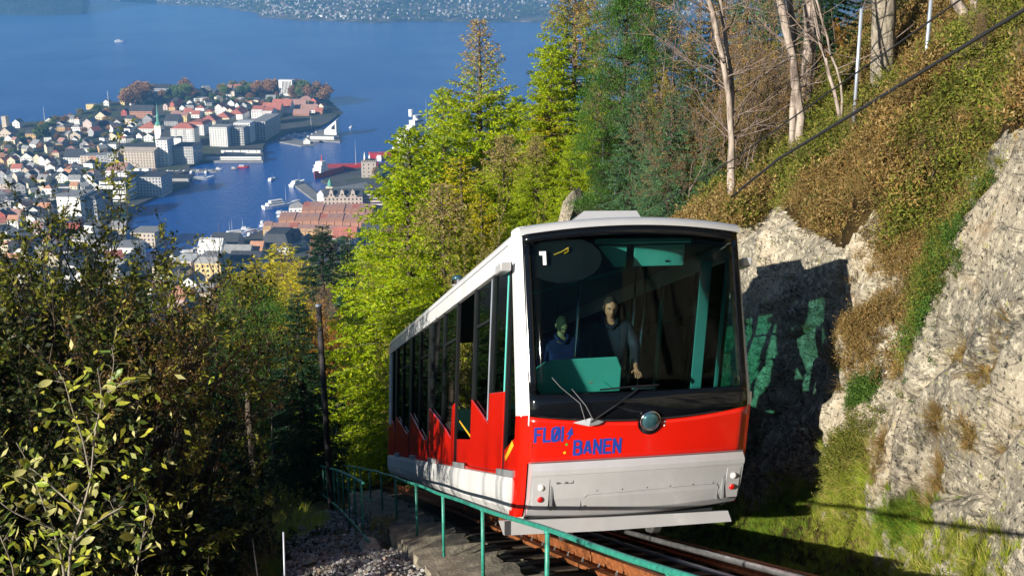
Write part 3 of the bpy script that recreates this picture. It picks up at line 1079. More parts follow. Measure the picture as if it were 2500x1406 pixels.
# ------------------------------------------------------------------ green handrails
rail1 = empty('handrail', tuple(car_w(-1.75, 0, -0.8)))
tag(rail1, 'long green tubular handrail between the stairs and the red car', 'handrail')
HO = Vector(rail1.location)


def hr_pt(u, y, h):
    return track_pt(u, y, h - BED + 0.0) if False else track_pt(u, y, h)


def tube_along(name, u, ya, yb, h, r, material, parent, org, step=0.7, seg=8, wob=0.0):
    pts = []
    y = ya
    while y <= yb:
        pts.append(track_pt(u + (math.sin(y * 0.9) * wob), y, h + math.sin(y * 1.7) * wob) - org)
        y += step
    return MB().tube(pts, r, seg).build(name, material, parent, True)


tube_along('top_rail', -1.75, 2.8, 33, 0.92, 0.023, M['green_rail'], rail1, HO, 0.7, 10, 0.008)
tube_along('top_rail', -1.75, 33.1, 95, 0.92, 0.035, M['green_rail'], rail1, HO, 3, 6)
tube_along('lower_rail', -1.75, 24, 40, 0.12, 0.022, M['green_rail'], rail1, HO)
for v in (-8.0, -5.55, -2.95, -0.27, 2.46, 5.24, 8.25, 11.0, 13.8, 16.5, 18.5, 20.5, 23):
    y = vy(v)
    a = track_pt(-1.75, y, 0.90) - HO
    b_ = track_pt(-1.75, y, -0.12) - HO
    MB().tube([a, b_], 0.020, 8).build('post', M['green_rail'], rail1, True)
    MB().tube([a + CF * 0.03 * 0, a + _Z * 0.015], 0.029, 8).build('collar', M['green_rail'], rail1, True)
for y in np.arange(36, 95, 3.2):
    MB().tube([track_pt(-1.75, y, 0.9) - HO, track_pt(-1.75, y, -0.1) - HO], 0.028, 6).build('post', M['green_rail'], rail1, True)

rail2 = empty('handrail', tuple(track_pt(-2.95, 26, -0.2)))
tag(rail2, 'green railing with close uprights on the outer side of the stairs, left of the car', 'handrail')
HO2 = Vector(rail2.location)
tube_along('top_rail', -2.5, 17.0, 42, 0.95, 0.028, M['green_rail'], rail2, HO2)
tube_along('lower_rail', -2.5, 16.5, 42, -0.05, 0.024, M['green_rail'], rail2, HO2)
for y in np.arange(17.6, 42, 1.75):
    MB().tube([track_pt(-2.5, y, 0.95) - HO2, track_pt(-2.5, y, -0.25) - HO2], 0.02, 6).build('upright', M['green_rail'], rail2, True)

# ------------------------------------------------------------------ gravel heap left of the stairs
def stone(name, material, seed, flat=0.6, n=1):
    r = np.random.default_rng(seed)
    bm_ = MB().ball((0, 0, 0), 1, 1, 1, 7, 5)
    v_ = np.array(bm_.v)
    for _ in range(4):
        d = r.normal(0, 1, 3); d /= np.linalg.norm(d)
        t = v_ @ d
        lim = r.uniform(0.45, 0.8)
        v_ -= np.outer(np.maximum(t - lim, 0), d)
    v_ *= 1 + r.normal(0, 0.07, (len(v_), 1))
    v_ *= np.array([1, r.uniform(0.6, 0.9), flat])
    me = bpy.data.meshes.new(name)
    me.from_pydata([tuple(q) for q in v_], [], bm_.f)
    me.materials.append(material)
    return bpy.data.objects.new(name, me)


def stone_mat(name, cols):
    m, nt, b = new_mat(name)
    oi = N(nt, 'ShaderNodeObjectInfo')
    n = len(cols)
    c = ramp(nt, oi.outputs['Random'], [((k + .5) / n, cc) for k, cc in enumerate(cols)])
    f = noise_fac(nt, 3, 5)
    c = mix(nt, 1.0, c, ramp(nt, f, [(0.3, (0.6,) * 3), (0.7, (1.15,) * 3)]), 'MULTIPLY')
    nt.links.new(c, b.inputs['Base Color'])
    b.inputs['Roughness'].default_value = 0.85
    return m


M['stones'] = stone_mat('mixed_grey_stones', [(0.16, 0.155, 0.15), (0.38, 0.37, 0.36), (0.09, 0.075, 0.06), (0.52, 0.50, 0.47), (0.24, 0.17, 0.11), (0.46, 0.45, 0.46)])


def gravel(n, s0, s1, seed, name, umin=-4.3, umax=-2.02):
    v = rng.uniform(-5, 15.5, n)
    u = rng.uniform(umin, umax, n)
    keep = (u > -3.5 - np.clip((12 - v) * 0.09, 0, 0.8) - fbm(np.stack([v * .8, u * .8, u * 0], -1), 2, 6) * 0.25)
    v, u = v[keep], u[keep]
    P = np.array([list(car_w(a, b_, 0)) for a, b_ in zip(u, v)])
    P[:, 2] = ground_z(P[:, 0], P[:, 1]) + 0.04 + fbm(np.stack([P[:, 0], P[:, 1], P[:, 0] * 0], -1) * 1.1, 3, 15) * 0.12
    r = rng.uniform(0, 6.28, (len(P), 3))
    sc = np.exp(rng.uniform(math.log(s0), math.log(s1), len(P)))
    return scatter(name, P, r, sc, stone(name + '_pebble', M['stones'], seed))


gravel(12000, 0.02, 0.055, 1, 'gravel')
gravel(9000, 0.015, 0.045, 2, 'gravel')
gravel(1600, 0.045, 0.10, 3, 'rubble')
bigst = [(1040, 1330, 0.22), (905, 1345, 0.26), (870, 1300, 0.16), (930, 1395, 0.20), (850, 1395, 0.15), (985, 1300, 0.14), (800, 1330, 0.12), (1010, 1398, 0.12), (760, 1380, 0.13), (960, 1352, 0.13)]
words = ['large pale', 'broad grey', 'flat light', 'brownish', 'angular grey', 'blunt pale', 'small tilted', 'rounded white', 'lone outer', 'wedge shaped']
wh = ['by the stairs at the top of the gravel heap', 'in the middle of the gravel heap', 'at the upper edge of the gravel heap', 'low in the gravel heap near the steps', 'at the bottom edge of the gravel heap',
      'beside the bush at the head of the stairs', 'on the shaded left flank of the gravel heap', 'next to the lowest step at the gravel', 'at the grassy edge of the gravel heap', 'between two larger stones on the gravel']


def hit(px, py, dz=0.0):
    r = ray(px, py)
    lo = 1.5
    t = lo
    while t < 1500:
        p = r * t
        if p.z < gz(p.x, p.y) + dz: return p
        t *= 1.01
    return p


for q, (px, py, s) in enumerate(bigst):
    p = hit(px, py)
    st = stone('stone', mat('pale_schist', (0.36, 0.33, 0.29), 0.85, var=0.4, scale=6, bmp=0.02) if q == 0 else bpy.data.materials['pale_schist'], 60 + q, 0.5)
    COL.objects.link(st)
    st.location = (p.x, p.y, p.z + 0.03)
    st.scale = (s * 1.2, s, s)
    st.rotation_euler = (R_.uniform(-.4, .4), R_.uniform(-.4, .4), R_.uniform(0, 6))
    tag(st, words[q] + ' stone ' + wh[q], 'stone')

# grass on the bank left of the gravel
def left_cover(n, src, name, ua, ub, va, vb, s0, s1, seed=0, thr=None, tilt=0.3):
    v = rng.uniform(va, vb, n); u = ua + (ub - ua) * rng.uniform(0, 1, n)
    P = np.array([[float(q) for q in track_pt(a, vy(b_), 0)] for a, b_ in zip(u, v)])
    P[:, 2] = ground_z(P[:, 0], P[:, 1])
    kk = fbm(np.stack([P[:, 0] * .5, P[:, 1] * .5, P[:, 0] * 0 + seed], -1), 3, 30 + seed)
    if thr is not None:
        P = P[kk > thr]
    return scatter(name, P, rand_rot(len(P), tilt), rng.uniform(s0, s1, len(P)), src)


left_cover(5500, GG, 'bank_grass', -8, -4.0, -3, 22, 0.7, 1.6, 1, -0.15)
left_cover(2500, GT, 'bank_grass', -8, -4.2, -3, 22, 0.7, 1.5, 2, 0.0)
left_cover(9000, HT, 'dead_bracken', -22, -6.5, 4, 60, 0.8, 2.4, 3, 0.1, 0.5)
left_cover(9000, HG, 'bilberry_scrub', -22, -5.5, 0, 60, 1.0, 3.0, 4, 0.0, 0.5)
left_cover(2600, GT, 'track_edge_grass', -4.4, -2.9, 10, 70, 0.8, 1.8, 5, 0.0)
left_cover(5000, OG, 'rusty_grass', -16, -4.0, 4, 90, 1.0, 2.6, 6, -0.1)
# ------------------------------------------------------------------ the funicular car
car = empty('funicular_car', tuple(CO))
tag(car, 'red white and silver funicular car climbing the hill with its driver behind the windscreen', 'funicular car')


def CM():
    return MB(car_l)


def rake(w):
    return float(np.interp(w, [-0.3, 0.0, 0.6, 1.18, 3.3, 3.45], [0.10, 0.06, 0.0, 0.0, 0.76, 0.84]))


BUL = 0.13


def fv(u, w, push=0.0):
    return rake(w) - BUL * (1 - (u / 1.24) ** 2) - push


def front_patch(name, ufn, wlo, whi, material, push=0.0, nu=20, nw=8, thick=0.03, parent=None, smooth=True):
    """a curved plate on the front: ufn(w01)->(u0,u1); wlo(u), whi(u)"""
    mb = CM()
    def pt(a, c, pp):
        u0, u1 = ufn
        u = u0 + (u1 - u0) * a
        w = wlo(u) + (whi(u) - wlo(u)) * c
        return (u, fv(u, w, pp), w)
    n0 = len(mb.v)
    mb.grid(lambda a, c: pt(a, c, push), nu, nw, False)
    mb.grid(lambda a, c: pt(a, c, push - thick), nu, nw, True)
    off_ = (nu + 1) * (nw + 1)
    ring = [a * (nw + 1) for a in range(nu + 1)] + [nu * (nw + 1) + c for c in range(1, nw + 1)] + [a * (nw + 1) + nw for a in range(nu - 1, -1, -1)] + [c for c in range(nw - 1, 0, -1)]
    for i in range(len(ring)):
        a, b_ = ring[i], ring[(i + 1) % len(ring)]
        mb.f.append((b_, a, a + off_, b_ + off_)); mb.mi.append(0)
    o = mb.build(name, material, parent or car, smooth=False)
    sm = np.ones(len(o.data.polygons), dtype=bool); sm[-len(ring):] = False
    o.data.polygons.foreach_set('use_smooth', sm)
    return o


def wb(u): return 1.02 + 0.115 * (u / 1.24) ** 2
def wt(u): return 3.305 - 0.075 * (u / 1.24) ** 2


rs0 = lambda u, w: (u, fv(u, w, 0.001), w)
red_front = front_patch('red_front_panel', (-1.235, 1.235), lambda u: 0.585, lambda u: wb(u) - 0.006, M['red'], 0.0, 24, 8)
# windscreen: glass inside a printed black border
wsb = lambda u: 1.36 + 0.02 * (u / 1.24) ** 2
front_patch('windscreen', (-1.15, 1.15), wsb, lambda u: wt(u) - 0.10, M['glass'], 0.012, 20, 10, 0.008)
front_patch('windscreen_border', (-1.235, 1.235), wb, lambda u: wsb(u) - 0.002, M['frit'], 0.010, 24, 3, 0.02)
front_patch('windscreen_border', (-1.235, 1.235), lambda u: wt(u) - 0.098, wt, M['frit'], 0.010, 24, 2, 0.02)
front_patch('windscreen_border', (-1.235, -1.152), lambda u: wsb(u), lambda u: wt(u) - 0.10, M['frit'], 0.010, 3, 12, 0.02)
front_patch('windscreen_border', (1.152, 1.235), lambda u: wsb(u), lambda u: wt(u) - 0.10, M['frit'], 0.010, 3, 12, 0.02)
# dark destination box behind the glass, top left, with the car's number on it
mb = CM()
n = 18
ring = [(-0.80 + 0.42 * math.cos(t), 2.93 + 0.27 * math.sin(t)) for t in [2 * math.pi * i / n for i in range(n)]]
ring = [(max(u_, -1.14), min(w_, 3.17)) for u_, w_ in ring]
pf = [(u_, fv(u_, w_, -0.035), w_) for u_, w_ in ring]; pb = [(u_, fv(u_, w_, -0.16), w_) for u_, w_ in ring]
mb.add(pf + pb, [tuple(range(n))] + [tuple(range(2 * n - 1, n - 1, -1))] + [(i, n + i, n + (i + 1) % n, (i + 1) % n) for i in range(n)])
mb.build('sign_box', M['black'], car)
mb = CM()
one = [(-1.055, 2.985), (-1.055, 3.03), (-1.035, 3.03), (-0.985, 3.03), (-0.985, 2.87), (-1.02, 2.87), (-1.02, 2.985)]
one = [(u_ - 0.01, w_) for u_, w_ in one]
mb.add([(u_, fv(u_, w_, 0.016), w_) for u_, w_ in one], [tuple(range(len(one)))])
mb.build('number_one', M['white_ink'], car)
mb = CM()
mb.tube([(-0.90, fv(-.9, 3.0, -0.02), 2.99), (-0.82, fv(-.82, 3.0, -0.02), 3.02), (-0.75, fv(-.75, 3.0, -0.02), 3.06), (-0.75, fv(-.75, 3, -0.02), 3.02), (-0.79, fv(-.79, 3, -0.02), 3.0)], 0.010, 5)
mb.build('bell_emblem', M['yellow_ink'], car)

# corner columns, red below and white above
for s in (-1, 1):
    def col(name, wa, wb_, material, nn=10):
        mb = CM()
        prof = [(1.235, 0.0), (1.285, 0.025), (1.312, 0.075), (1.320, 0.16), (1.320, 0.285), (1.27, 0.285), (1.26, 0.08), (1.215, 0.05)]
        k_ = len(prof)
        for i in range(nn + 1):
            w = wa + (wb_ - wa) * i / nn
            sh = 1.0
            rnd = 0.0
            if w < 0.12: rnd = (0.12 - w) * 0.45
            for (a, c) in prof:
                taper = -0.035 * max(0, w - 1.2) / 2.1
                c2 = c + (0.06 * max(0, 1 - w / 0.5) if c > 0.1 else 0)
                mb.v.append(tuple(car_l(s * (a + taper), rake(w) + c2 + (rnd if c < .2 else 0), w)))
        for i in range(nn):
            for j in range(k_):
                q = (i * k_ + j, i * k_ + (j + 1) % k_, (i + 1) * k_ + (j + 1) % k_, (i + 1) * k_ + j)
                mb.f.append(q if s > 0 else q[::-1]); mb.mi.append(0)
        mb.f.append(tuple(range(k_)) if s < 0 else tuple(range(k_))[::-1]); mb.mi.append(0)
        mb.f.append(tuple(nn * k_ + j for j in range(k_)) if s > 0 else tuple(nn * k_ + j for j in range(k_))[::-1]); mb.mi.append(0)
        return mb.build(name, material, car)
    col('red_corner_column', -0.05, 1.145, M['red'])
    col('white_corner_column', 1.147, 3.34, M['white'])
# white tongue at the foot of the left pillar
for s in (-1, 1):
    mb = CM()
    mb.add([(s * 1.236, rake(1.15) - 0.004, 1.15), (s * 1.322, rake(1.15) + 0.08, 1.15), (s * 1.322, rake(1.27) + 0.28, 1.30), (s * 1.322, rake(1.2) + .09, 1.30), (s * 1.236, rake(1.3) - 0.003, 1.30), (s * 1.236, -0.004, 1.02)],
           [(5, 0, 1), (0, 1, 3, 4), (1, 2, 3)])
    mb.build('white_pillar_foot', M['white'], car)

# roof: lip over the windscreen, crown, cant rails
mb = CM()
def lip(a, c):
    u = -1.262 + 2.524 * a
    t = c * math.pi / 2
    w = wt(u) + 0.004 + 0.115 * math.sin(t)
    return (u, fv(u, wt(u)) - 0.03 + 0.16 * (1 - math.cos(t)), w)
mb.grid(lip, 24, 5)
mb.grid(lambda a, c: (-1.262 + 2.524 * a, fv(-1.262 + 2.524 * a, 3.3) - 0.03 + 0.14 * c, wt(-1.262 + 2.524 * a) + 0.004), 24, 1, True)
mb.build('roof_lip', M['silver'], car, True)
def crown_w(u): return 3.425 - 0.075 * (u / 1.24) ** 2
mb = CM()
mb.grid(lambda a, c: (-1.20 + 2.40 * a, fv(-1.2 + 2.4 * a, 3.3) + 0.12 + (13.80 - 0.8) * c, crown_w(-1.2 + 2.4 * a) - 0.004), 16, 12)
mb.grid(lambda a, c: (-1.20 + 2.40 * a, fv(-1.2 + 2.4 * a, 3.3) + 0.12 + (13.80 - 0.8) * c, crown_w(-1.2 + 2.4 * a) - 0.05), 16, 12, True)
mb.build('roof', M['white'], car, True)
for s in (-1, 1):
    mb = CM()
    prof = [(1.195, 3.352), (1.235, 3.335), (1.285, 3.27), (1.302, 3.20), (1.318, 2.965), (1.27, 2.955), (1.26, 3.25), (1.19, 3.31)]
    k_ = len(prof)
    nseg = 10
    for i in range(nseg + 1):
        for (a, w) in prof:
            v0 = rake(w) + 0.12 if w > 3.1 else rake(w) + 0.22
            v1 = 14.02 - (0.12 if w > 3.3 else 0)
            mb.v.append(tuple(car_l(s * a, v0 + (v1 - v0) * i / nseg, w)))
    for i in range(nseg):
        for j in range(k_):
            q = (i * k_ + j, i * k_ + (j + 1) % k_, (i + 1) * k_ + (j + 1) % k_, (i + 1) * k_ + j)
            mb.f.append(q[::-1] if s > 0 else q); mb.mi.append(0)
    mb.f.append(tuple(range(k_))); mb.mi.append(0)
    mb.f.append(tuple(nseg * k_ + j for j in range(k_))); mb.mi.append(0)
    mb.build('cant_rail', M['white'], car)
    # flutes on the cant rail
    mb = CM(); mb.box(s * 1.302 - .004, s * 1.312 + .004, 1.1, 13.9, 3.185, 3.20); mb.build('roof_seam', M['grey_metal'], car)

# side skirts with curved lower edge, in lengths with joints
for s in (-1, 1):
    cuts = [0.30, 3.05, 5.75, 8.45, 11.15, 13.83]
    for a0, a1 in zip(cuts[:-1], cuts[1:]):
        mb = CM()
        prof = [(1.27, 0.43), (1.325, 0.415), (1.345, 0.34), (1.345, 0.16), (1.325, 0.03), (1.27, -0.06), (1.18, -0.10), (1.17, -0.07), (1.24, 0.0), (1.29, 0.08), (1.31, 0.2), (1.31, 0.33), (1.27, 0.39)]
        k_ = len(prof)
        for v in (a0 + 0.006, a1 - 0.006):
            for (a, w) in prof:
                mb.v.append(tuple(car_l(s * a, v, w)))
        for j in range(k_):
            q = (j, (j + 1) % k_, k_ + (j + 1) % k_, k_ + j)
            mb.f.append(q if s < 0 else q[::-1]); mb.mi.append(0)
        mb.f.append(tuple(range(k_))); mb.mi.append(0)
        mb.f.append(tuple(k_ + j for j in range(k_))); mb.mi.append(0)
        mb.build('side_skirt', M['white'], car)
    mb = CM(); mb.box(s * 1.30 - .01, s * 1.30 + .01, 0.30, 13.8, 0.432, 0.462); mb.build('red_sill_strip', M['red'], car)
    # foot plates under the doors
    for v in (0.55, 3.7, 6.4, 9.05, 11.8):
        mb = CM(); mb.box(s * 1.332 - .012, s * 1.332 + .012, v - 0.32, v + 0.55, 0.425, 0.505); mb.build('door_step_plate', M['grey_metal'], car)

# red saw-toothed side panels
PANELS = [
    [(0.96, 0.47), (0.96, 1.46), (1.80, 1.475), (1.83, 1.08), (3.02, 1.44), (3.02, 0.47)],
    [(4.42, 0.47), (4.42, 1.43), (4.60, 1.40), (4.66, 0.87), (5.25, 1.04), (7.00, 1.42), (7.00, 0.47)],
    [(7.32, 0.47), (7.32, 0.85), (7.62, 0.83), (9.72, 1.40), (9.72, 0.47)],
    [(10.02, 0.47), (10.02, 0.98), (10.25, 0.95), (12.35, 1.38), (12.35, 0.47)],
    [(12.62, 0.47), (12.62, 0.98), (12.95, 1.22), (13.18, 1.30), (13.18, 0.47)],
]
LOWD = [(3.02, 4.42, 0.80), (7.0, 7.32, 0.80), (9.72, 10.02, 0.8), (12.35, 12.62, 0.9)]
for s in (-1, 1):
    for P_ in PANELS:
        mb = CM(); mb.prism([(v, w) for v, w in P_], 0, s * 1.285, s * 1.315)
        bevel(mb.build('red_side_panel', M['red'], car), 0.006, 1)
    mb = CM(); mb.box(s * 1.262 - .01, s * 1.262 + .01, 3.06, 4.40, 0.47, 0.86); mb.build('red_door_base', M['red'], car)
    # rear corner: red below, white above
    mb = CM(); mb.box(s * 1.24 - .075, s * 1.24 + .075, 13.18, 14.0, 0.10, 1.18); bevel(mb.build('red_rear_corner', M['red'], car), 0.04, 3)
    mb = CM(); mb.box(s * 1.24 - .07, s * 1.24 + .07, 13.62, 13.98, 1.182, 2.96); bevel(mb.build('white_rear_corner', M['white'], car), 0.035, 3)
    # windows: glass panes between black uprights
    posts = [(0.90, 0.97), (1.78, 1.90), (2.96, 3.08), (4.34, 4.46), (5.62, 5.72), (6.94, 7.34), (8.45, 8.55), (9.64, 10.04), (11.15, 11.25), (12.30, 12.66), (13.14, 13.24)]
    for i, (a, b_) in enumerate(posts):
        mb = CM(); mb.box(s * 1.283 - .020, s * 1.283 + .020, a, b_, 0.50 if (b_ - a) > 0.2 or i in (0, 2, 3) else 0.95, 2.955)
        mb.build('door_pillar', M['black'], car)
    for i in range(len(posts) - 1):
        a, b_ = posts[i][1], posts[i + 1][0]
        if i == 2:
            if s < 0: continue                    # the open door
        lo = 0.84
        mb = CM()
        mb.box(s * 1.272 - .004, s * 1.272 + .004, a + .002, b_ - .002, lo, 2.95)
        p = mb.build('side_window', M['side_glass'], car)
        if i in (1, 3, 5, 7):
            mb = CM(); mb.box(s * 1.284 - .012, s * 1.284 + .012, a + .003, b_ - .003, 2.42, 2.455); mb.build('transom', M['black'], p)
        mb = CM(); mb.box(s * 1.284 - .010, s * 1.284 + .010, a + .003, a + 0.035, lo, 2.945); mb.build('window_edge', M['grey_metal'], p)
    # driver's side window strip behind the front pillar
    mb = CM()
    mb.add([(s * 1.27, rake(w) + 0.285, w) for w in (0.9, 1.2, 2.95)] + [(s * 1.27, 0.90, w) for w in (2.95, 1.2, 0.9)], [(0, 1, 4, 5), (1, 2, 3, 4)])
    mb.build('cab_side_window', M['side_glass'], car)
    mb = CM(); mb.add([(s * 1.295, 0.285, 0.47), (s * 1.295, 0.285, 0.92), (s * 1.295, 0.90, 0.74), (s * 1.295, 0.90, 0.47)], [(0, 1, 2, 3)]); mb.build('cab_side_panel', M['red'], car)
    mb = CM(); mb.tube([(s * 1.30, 1.0, 1.15), (s * 1.30, 1.0, 2.9)], 0.012, 6); mb.build('door_rubber', M['teal'], car)
    mb = CM(); mb.box(s * 1.30 - .006, s * 1.30 + .006, 1.90, 1.96, 1.12, 2.93); mb.build('door_edge', M['galv'], car)
mb = CM(); mb.add([(-1.300, 0.40, 0.80), (-1.300, 0.50, 0.86), (-1.300, 0.84, 0.66), (-1.300, 0.80, 0.60)], [(0, 1, 2, 3)]); mb.build('stair_edge_strip', M['yellow_ink'], car)
mb = CM(); mb.add([(-1.24, 3.25, 0.88), (-1.24, 4.35, 1.16), (-1.24, 4.35, 1.13), (-1.24, 3.25, 0.84)], [(0, 1, 2, 3)]); mb.build('stair_edge_strip', M['yellow_ink'], car)

# mirrors, roof lamp, roof box
for s in (-1, 1):
    mb = CM(); mb.box(s * 1.40 - .06, s * 1.40 + .06, 0.72, 1.02, 2.84, 2.94); bevel(mb.build('mirror', M['silver'], car), 0.015, 2)
mb = CM(); mb.ball((-1.21, 5.05, 3.42), 0.085, 0.085, 0.06); lamp = mb.build('roof_lamp', M['lamp_glass'], car, True)
mb = CM(); mb.tube([(-1.21, 5.05, 3.33), (-1.21, 5.05, 3.40)], 0.09, 12); mb.build('lamp_base', M['chrome'], lamp)
mb = CM()
mb.add([(-0.62, 1.35, 3.40), (0.42, 1.35, 3.40), (0.42, 2.9, 3.40), (-0.62, 2.9, 3.40), (-0.34, 1.50, 3.66), (0.30, 1.50, 3.66), (0.30, 2.75, 3.66), (-0.34, 2.75, 3.66)],
       [(4, 5, 6, 7), (0, 1, 5, 4), (1, 2, 6, 5), (2, 3, 7, 6), (3, 0, 4, 7)])
mb.build('roof_vent_housing', M['silver'], car)
mb = CM()
mb.box(-0.52, 0.05, 5.4, 5.8, 3.42, 3.62); mb.tube([(-0.56, 5.6, 3.4), (-0.56, 5.6, 3.78)], 0.02, 6); mb.tube([(-0.5, 5.6, 3.66), (0.12, 5.6, 3.70)], 0.02, 6)
mb.build('roof_equipment', M['dark'], car)

# silver bumper: chamfered top, face, curved underside
def bp_pt(a, k_):
    u = -1.215 + 2.43 * a
    prof = [(0.592, -0.005), (0.585, 0.055), (0.50, 0.135), (0.445, 0.14), (0.44, 0.125), (0.16, 0.115), (0.05, 0.085), (-0.02, 0.02), (-0.05, -0.10)]
    w, p = prof[k_]
    sag = 0.10 * (1 - (u / 1.22) ** 2) if w < 0.1 else 0
    return (u, fv(u, w, p) + (0.0), w - sag * 0.5)
mb = CM(); mb.grid(lambda a, c: bp_pt(a, int(round(c * 8))), 20, 8, True); bum = mb.build('bumper', M['silver'], car)
for s in (-1, 1):
    mb = CM()
    pts = [bp_pt(0 if s < 0 else 1, k_) for k_ in range(9)] + [(s * 1.215, 0.3, -0.05), (s * 1.215, 0.3, 0.59)]
    mb.add(pts, [tuple(range(len(pts)))]); mb.build('bumper_end', M['silver'], bum)
mb = CM(); mb.grid(lambda a, c: (-1.23 + 2.46 * a, fv(-1.23 + 2.46 * a, .6, 0.05) + 0.04 * c, 0.594 + 0.012 * c), 20, 1); mb.build('bumper_moulding', M['grey_metal'], bum)
# hatch, rivets
def bsurf(u, w, p=0.118):
    return (u, fv(u, w, p), w)
hatch = [(-0.66, 0.0), (-0.66, 0.13), (-0.60, 0.19), (0.60, 0.22), (0.90, 0.22), (0.93, 0.17), (0.93, 0.02)]
mb = CM()
for i in range(len(hatch) - 1):
    (a, b_), (c, d) = hatch[i], hatch[i + 1]
    mb.tube([bsurf(a + (c - a) * t, b_ + (d - b_) * t, 0.119 if b_ + (d - b_) * t > .15 else 0.105) for t in (0, .33, .66, 1)], 0.0045, 4)
mb.build('hatch_edge', M['grey_metal'], bum)
for u in (-0.5, -0.22, 0.06, 0.33, 0.6, 0.85, -0.63):
    mb = CM(); mb.ball(bsurf(u, 0.235 if u > -.6 else 0.06, 0.118), 0.009, n=6, m=4); mb.build('rivet', M['chrome'], bum)
# light clusters
for s in (-1, 1):
    u = s * 1.10
    mb = CM()
    mb.add([bsurf(u - .085, 0.40, 0.128), bsurf(u + .085, 0.40, 0.128), bsurf(u + .085, 0.04, 0.128), bsurf(u - .085, 0.04, 0.128),
            bsurf(u - .085, 0.40, 0.10), bsurf(u + .085, 0.40, 0.10), bsurf(u + .085, 0.04, 0.10), bsurf(u - .085, 0.04, 0.10)],
           [(0, 1, 2, 3), (4, 5, 1, 0), (1, 5, 6, 2), (2, 6, 7, 3), (3, 7, 4, 0)])
    cl = mb.build('light_cluster', M['silver'], bum)
    for w, mt in ((0.30, 'lamp_white'), (0.165, 'lamp_red')):
        c = bsurf(u, w, 0.135)
        mb = CM(); mb.ball(c, 0.036, 0.022, 0.036, 12, 8); mb.build('head_light' if w > .2 else 'tail_light', M[mt], bum, True)
    mb = CM(); q = bsurf(u - s * 0.115, 0.22, 0.13); mb.box(q[0] - .012, q[0] + .012, q[1], q[1] + .02, 0.03, 0.42); mb.build('cluster_trim', M['grey_metal'], bum)
for u in (-1.19, 1.19):
    mb = CM(); mb.tube([rs0(u, w) for w in (0.62, 0.75, 0.9, 1.05)], 0.0022, 4); mb.build('panel_seam', M['black'], car)
# round headlamp in the red panel
cu, cw_ = 0.06, 1.01
mb = CM()
n = 20
ringo = [(cu + 0.135 * math.cos(t), cw_ - 0.02 + 0.135 * math.sin(t)) for t in [2 * math.pi * i / n for i in range(n)]]
mb.add([(u_, fv(u_, w_, 0.018), w_) for u_, w_ in ringo], [tuple(range(n))[::-1]])
mb.build('lamp_surround', M['frit'], car)
c = (cu, fv(cu, cw_, 0.03), cw_)
hl = CM().ball(c, 0.098, 0.05, 0.098, 16, 10).build('headlamp', M['lamp_glass'], car, True)
mb = CM()
ring = [(c[0] + 0.104 * math.cos(t), c[1] - 0.005, c[2] + 0.104 * math.sin(t)) for t in [2 * math.pi * i / 18 for i in range(19)]]
mb.tube(ring, 0.013, 6, False); mb.build('chrome_ring', M['chrome'], hl, True)
for w in (0.99, 1.035):
    mb = CM(); mb.ball((0.235, fv(.235, w, 0.0), w - 0.04), 0.012, n=6, m=4); mb.build('screw', M['white'], car)

# wipers and their holder
def wp(u, w, p=0.05): return (u, fv(u, w, p), w)
mb = CM(); mb.tube([wp(-0.60, 1.03), wp(-0.35, 1.20), wp(-0.06, 1.40)], 0.010, 6); wip = mb.build('wiper_arm', M['black'], car)
mb = CM(); mb.tube([wp(-0.50, 1.395, .045), wp(-0.1, 1.415, .045), wp(0.15, 1.42, .045)], 0.010, 6); mb.build('wiper_blade', M['black'], wip)
mb = CM(); mb.tube([wp(-0.66, 1.05), wp(-0.72, 1.25), wp(-0.92, 1.45), wp(-1.0, 1.56)], 0.0028, 5); mb.tube([wp(-0.58, 1.06), wp(-0.66, 1.22), wp(-0.80, 1.42)], 0.0028, 5); mb.build('wiper_hose', M['grey_metal'], wip)
mb = CM()
mb.add([wp(-0.78, 1.035, .02), wp(-0.45, 1.03, .02), wp(-0.52, 1.0, .06), wp(-0.62, 0.985, .07), wp(-0.72, 1.01, .05), wp(-0.6, 1.08, .04)], [(0, 4, 3, 5), (3, 2, 1, 5)])
mb.build('wiper_mount', M['grey_metal'], car)

# plough under the bumper
mb = CM()
pl = [(-1.52, -0.06), (-1.46, -0.235), (-0.35, -0.265), (1.16, -0.27), (1.10, -0.13), (-0.35, -0.10)]
mb.add([(u_, -0.10 + 0.02 * abs(u_), w_) for u_, w_ in pl] + [(u_, 0.0 + 0.02 * abs(u_), w_) for u_, w_ in pl], [(0, 1, 2, 5), (5, 2, 3, 4), (11, 8, 7, 6), (10, 9, 8, 11), (0, 6, 7, 1), (1, 7, 8, 2), (2, 8, 9, 3), (3, 9, 10, 4), (4, 10, 11, 5), (5, 11, 6, 0)])
mb.build('track_clearer', M['silver'], car)
# under frame, bogies and wheels
mb = CM(); mb.box(-1.1, 1.1, 0.35, 13.5, -0.22, 0.05); mb.build('underframe', M['dark'], car)
for v in (2.6, 11.2):
    mb = CM(); mb.box(UC - 0.75, UC + 0.75, v - 1.1, v + 1.1, -0.42, -0.22); bg_ = mb.build('bogie', M['dark'], car)
    for dv in (-0.75, 0.75):
        for s in (-1, 1):
            mb = CM(); mb.tube([(UC + s * 0.60 - 0.05, v + dv, -0.40), (UC + s * 0.60 + 0.05, v + dv, -0.40)], 0.215, 16); mb.build('wheel', M['steel'], bg_)

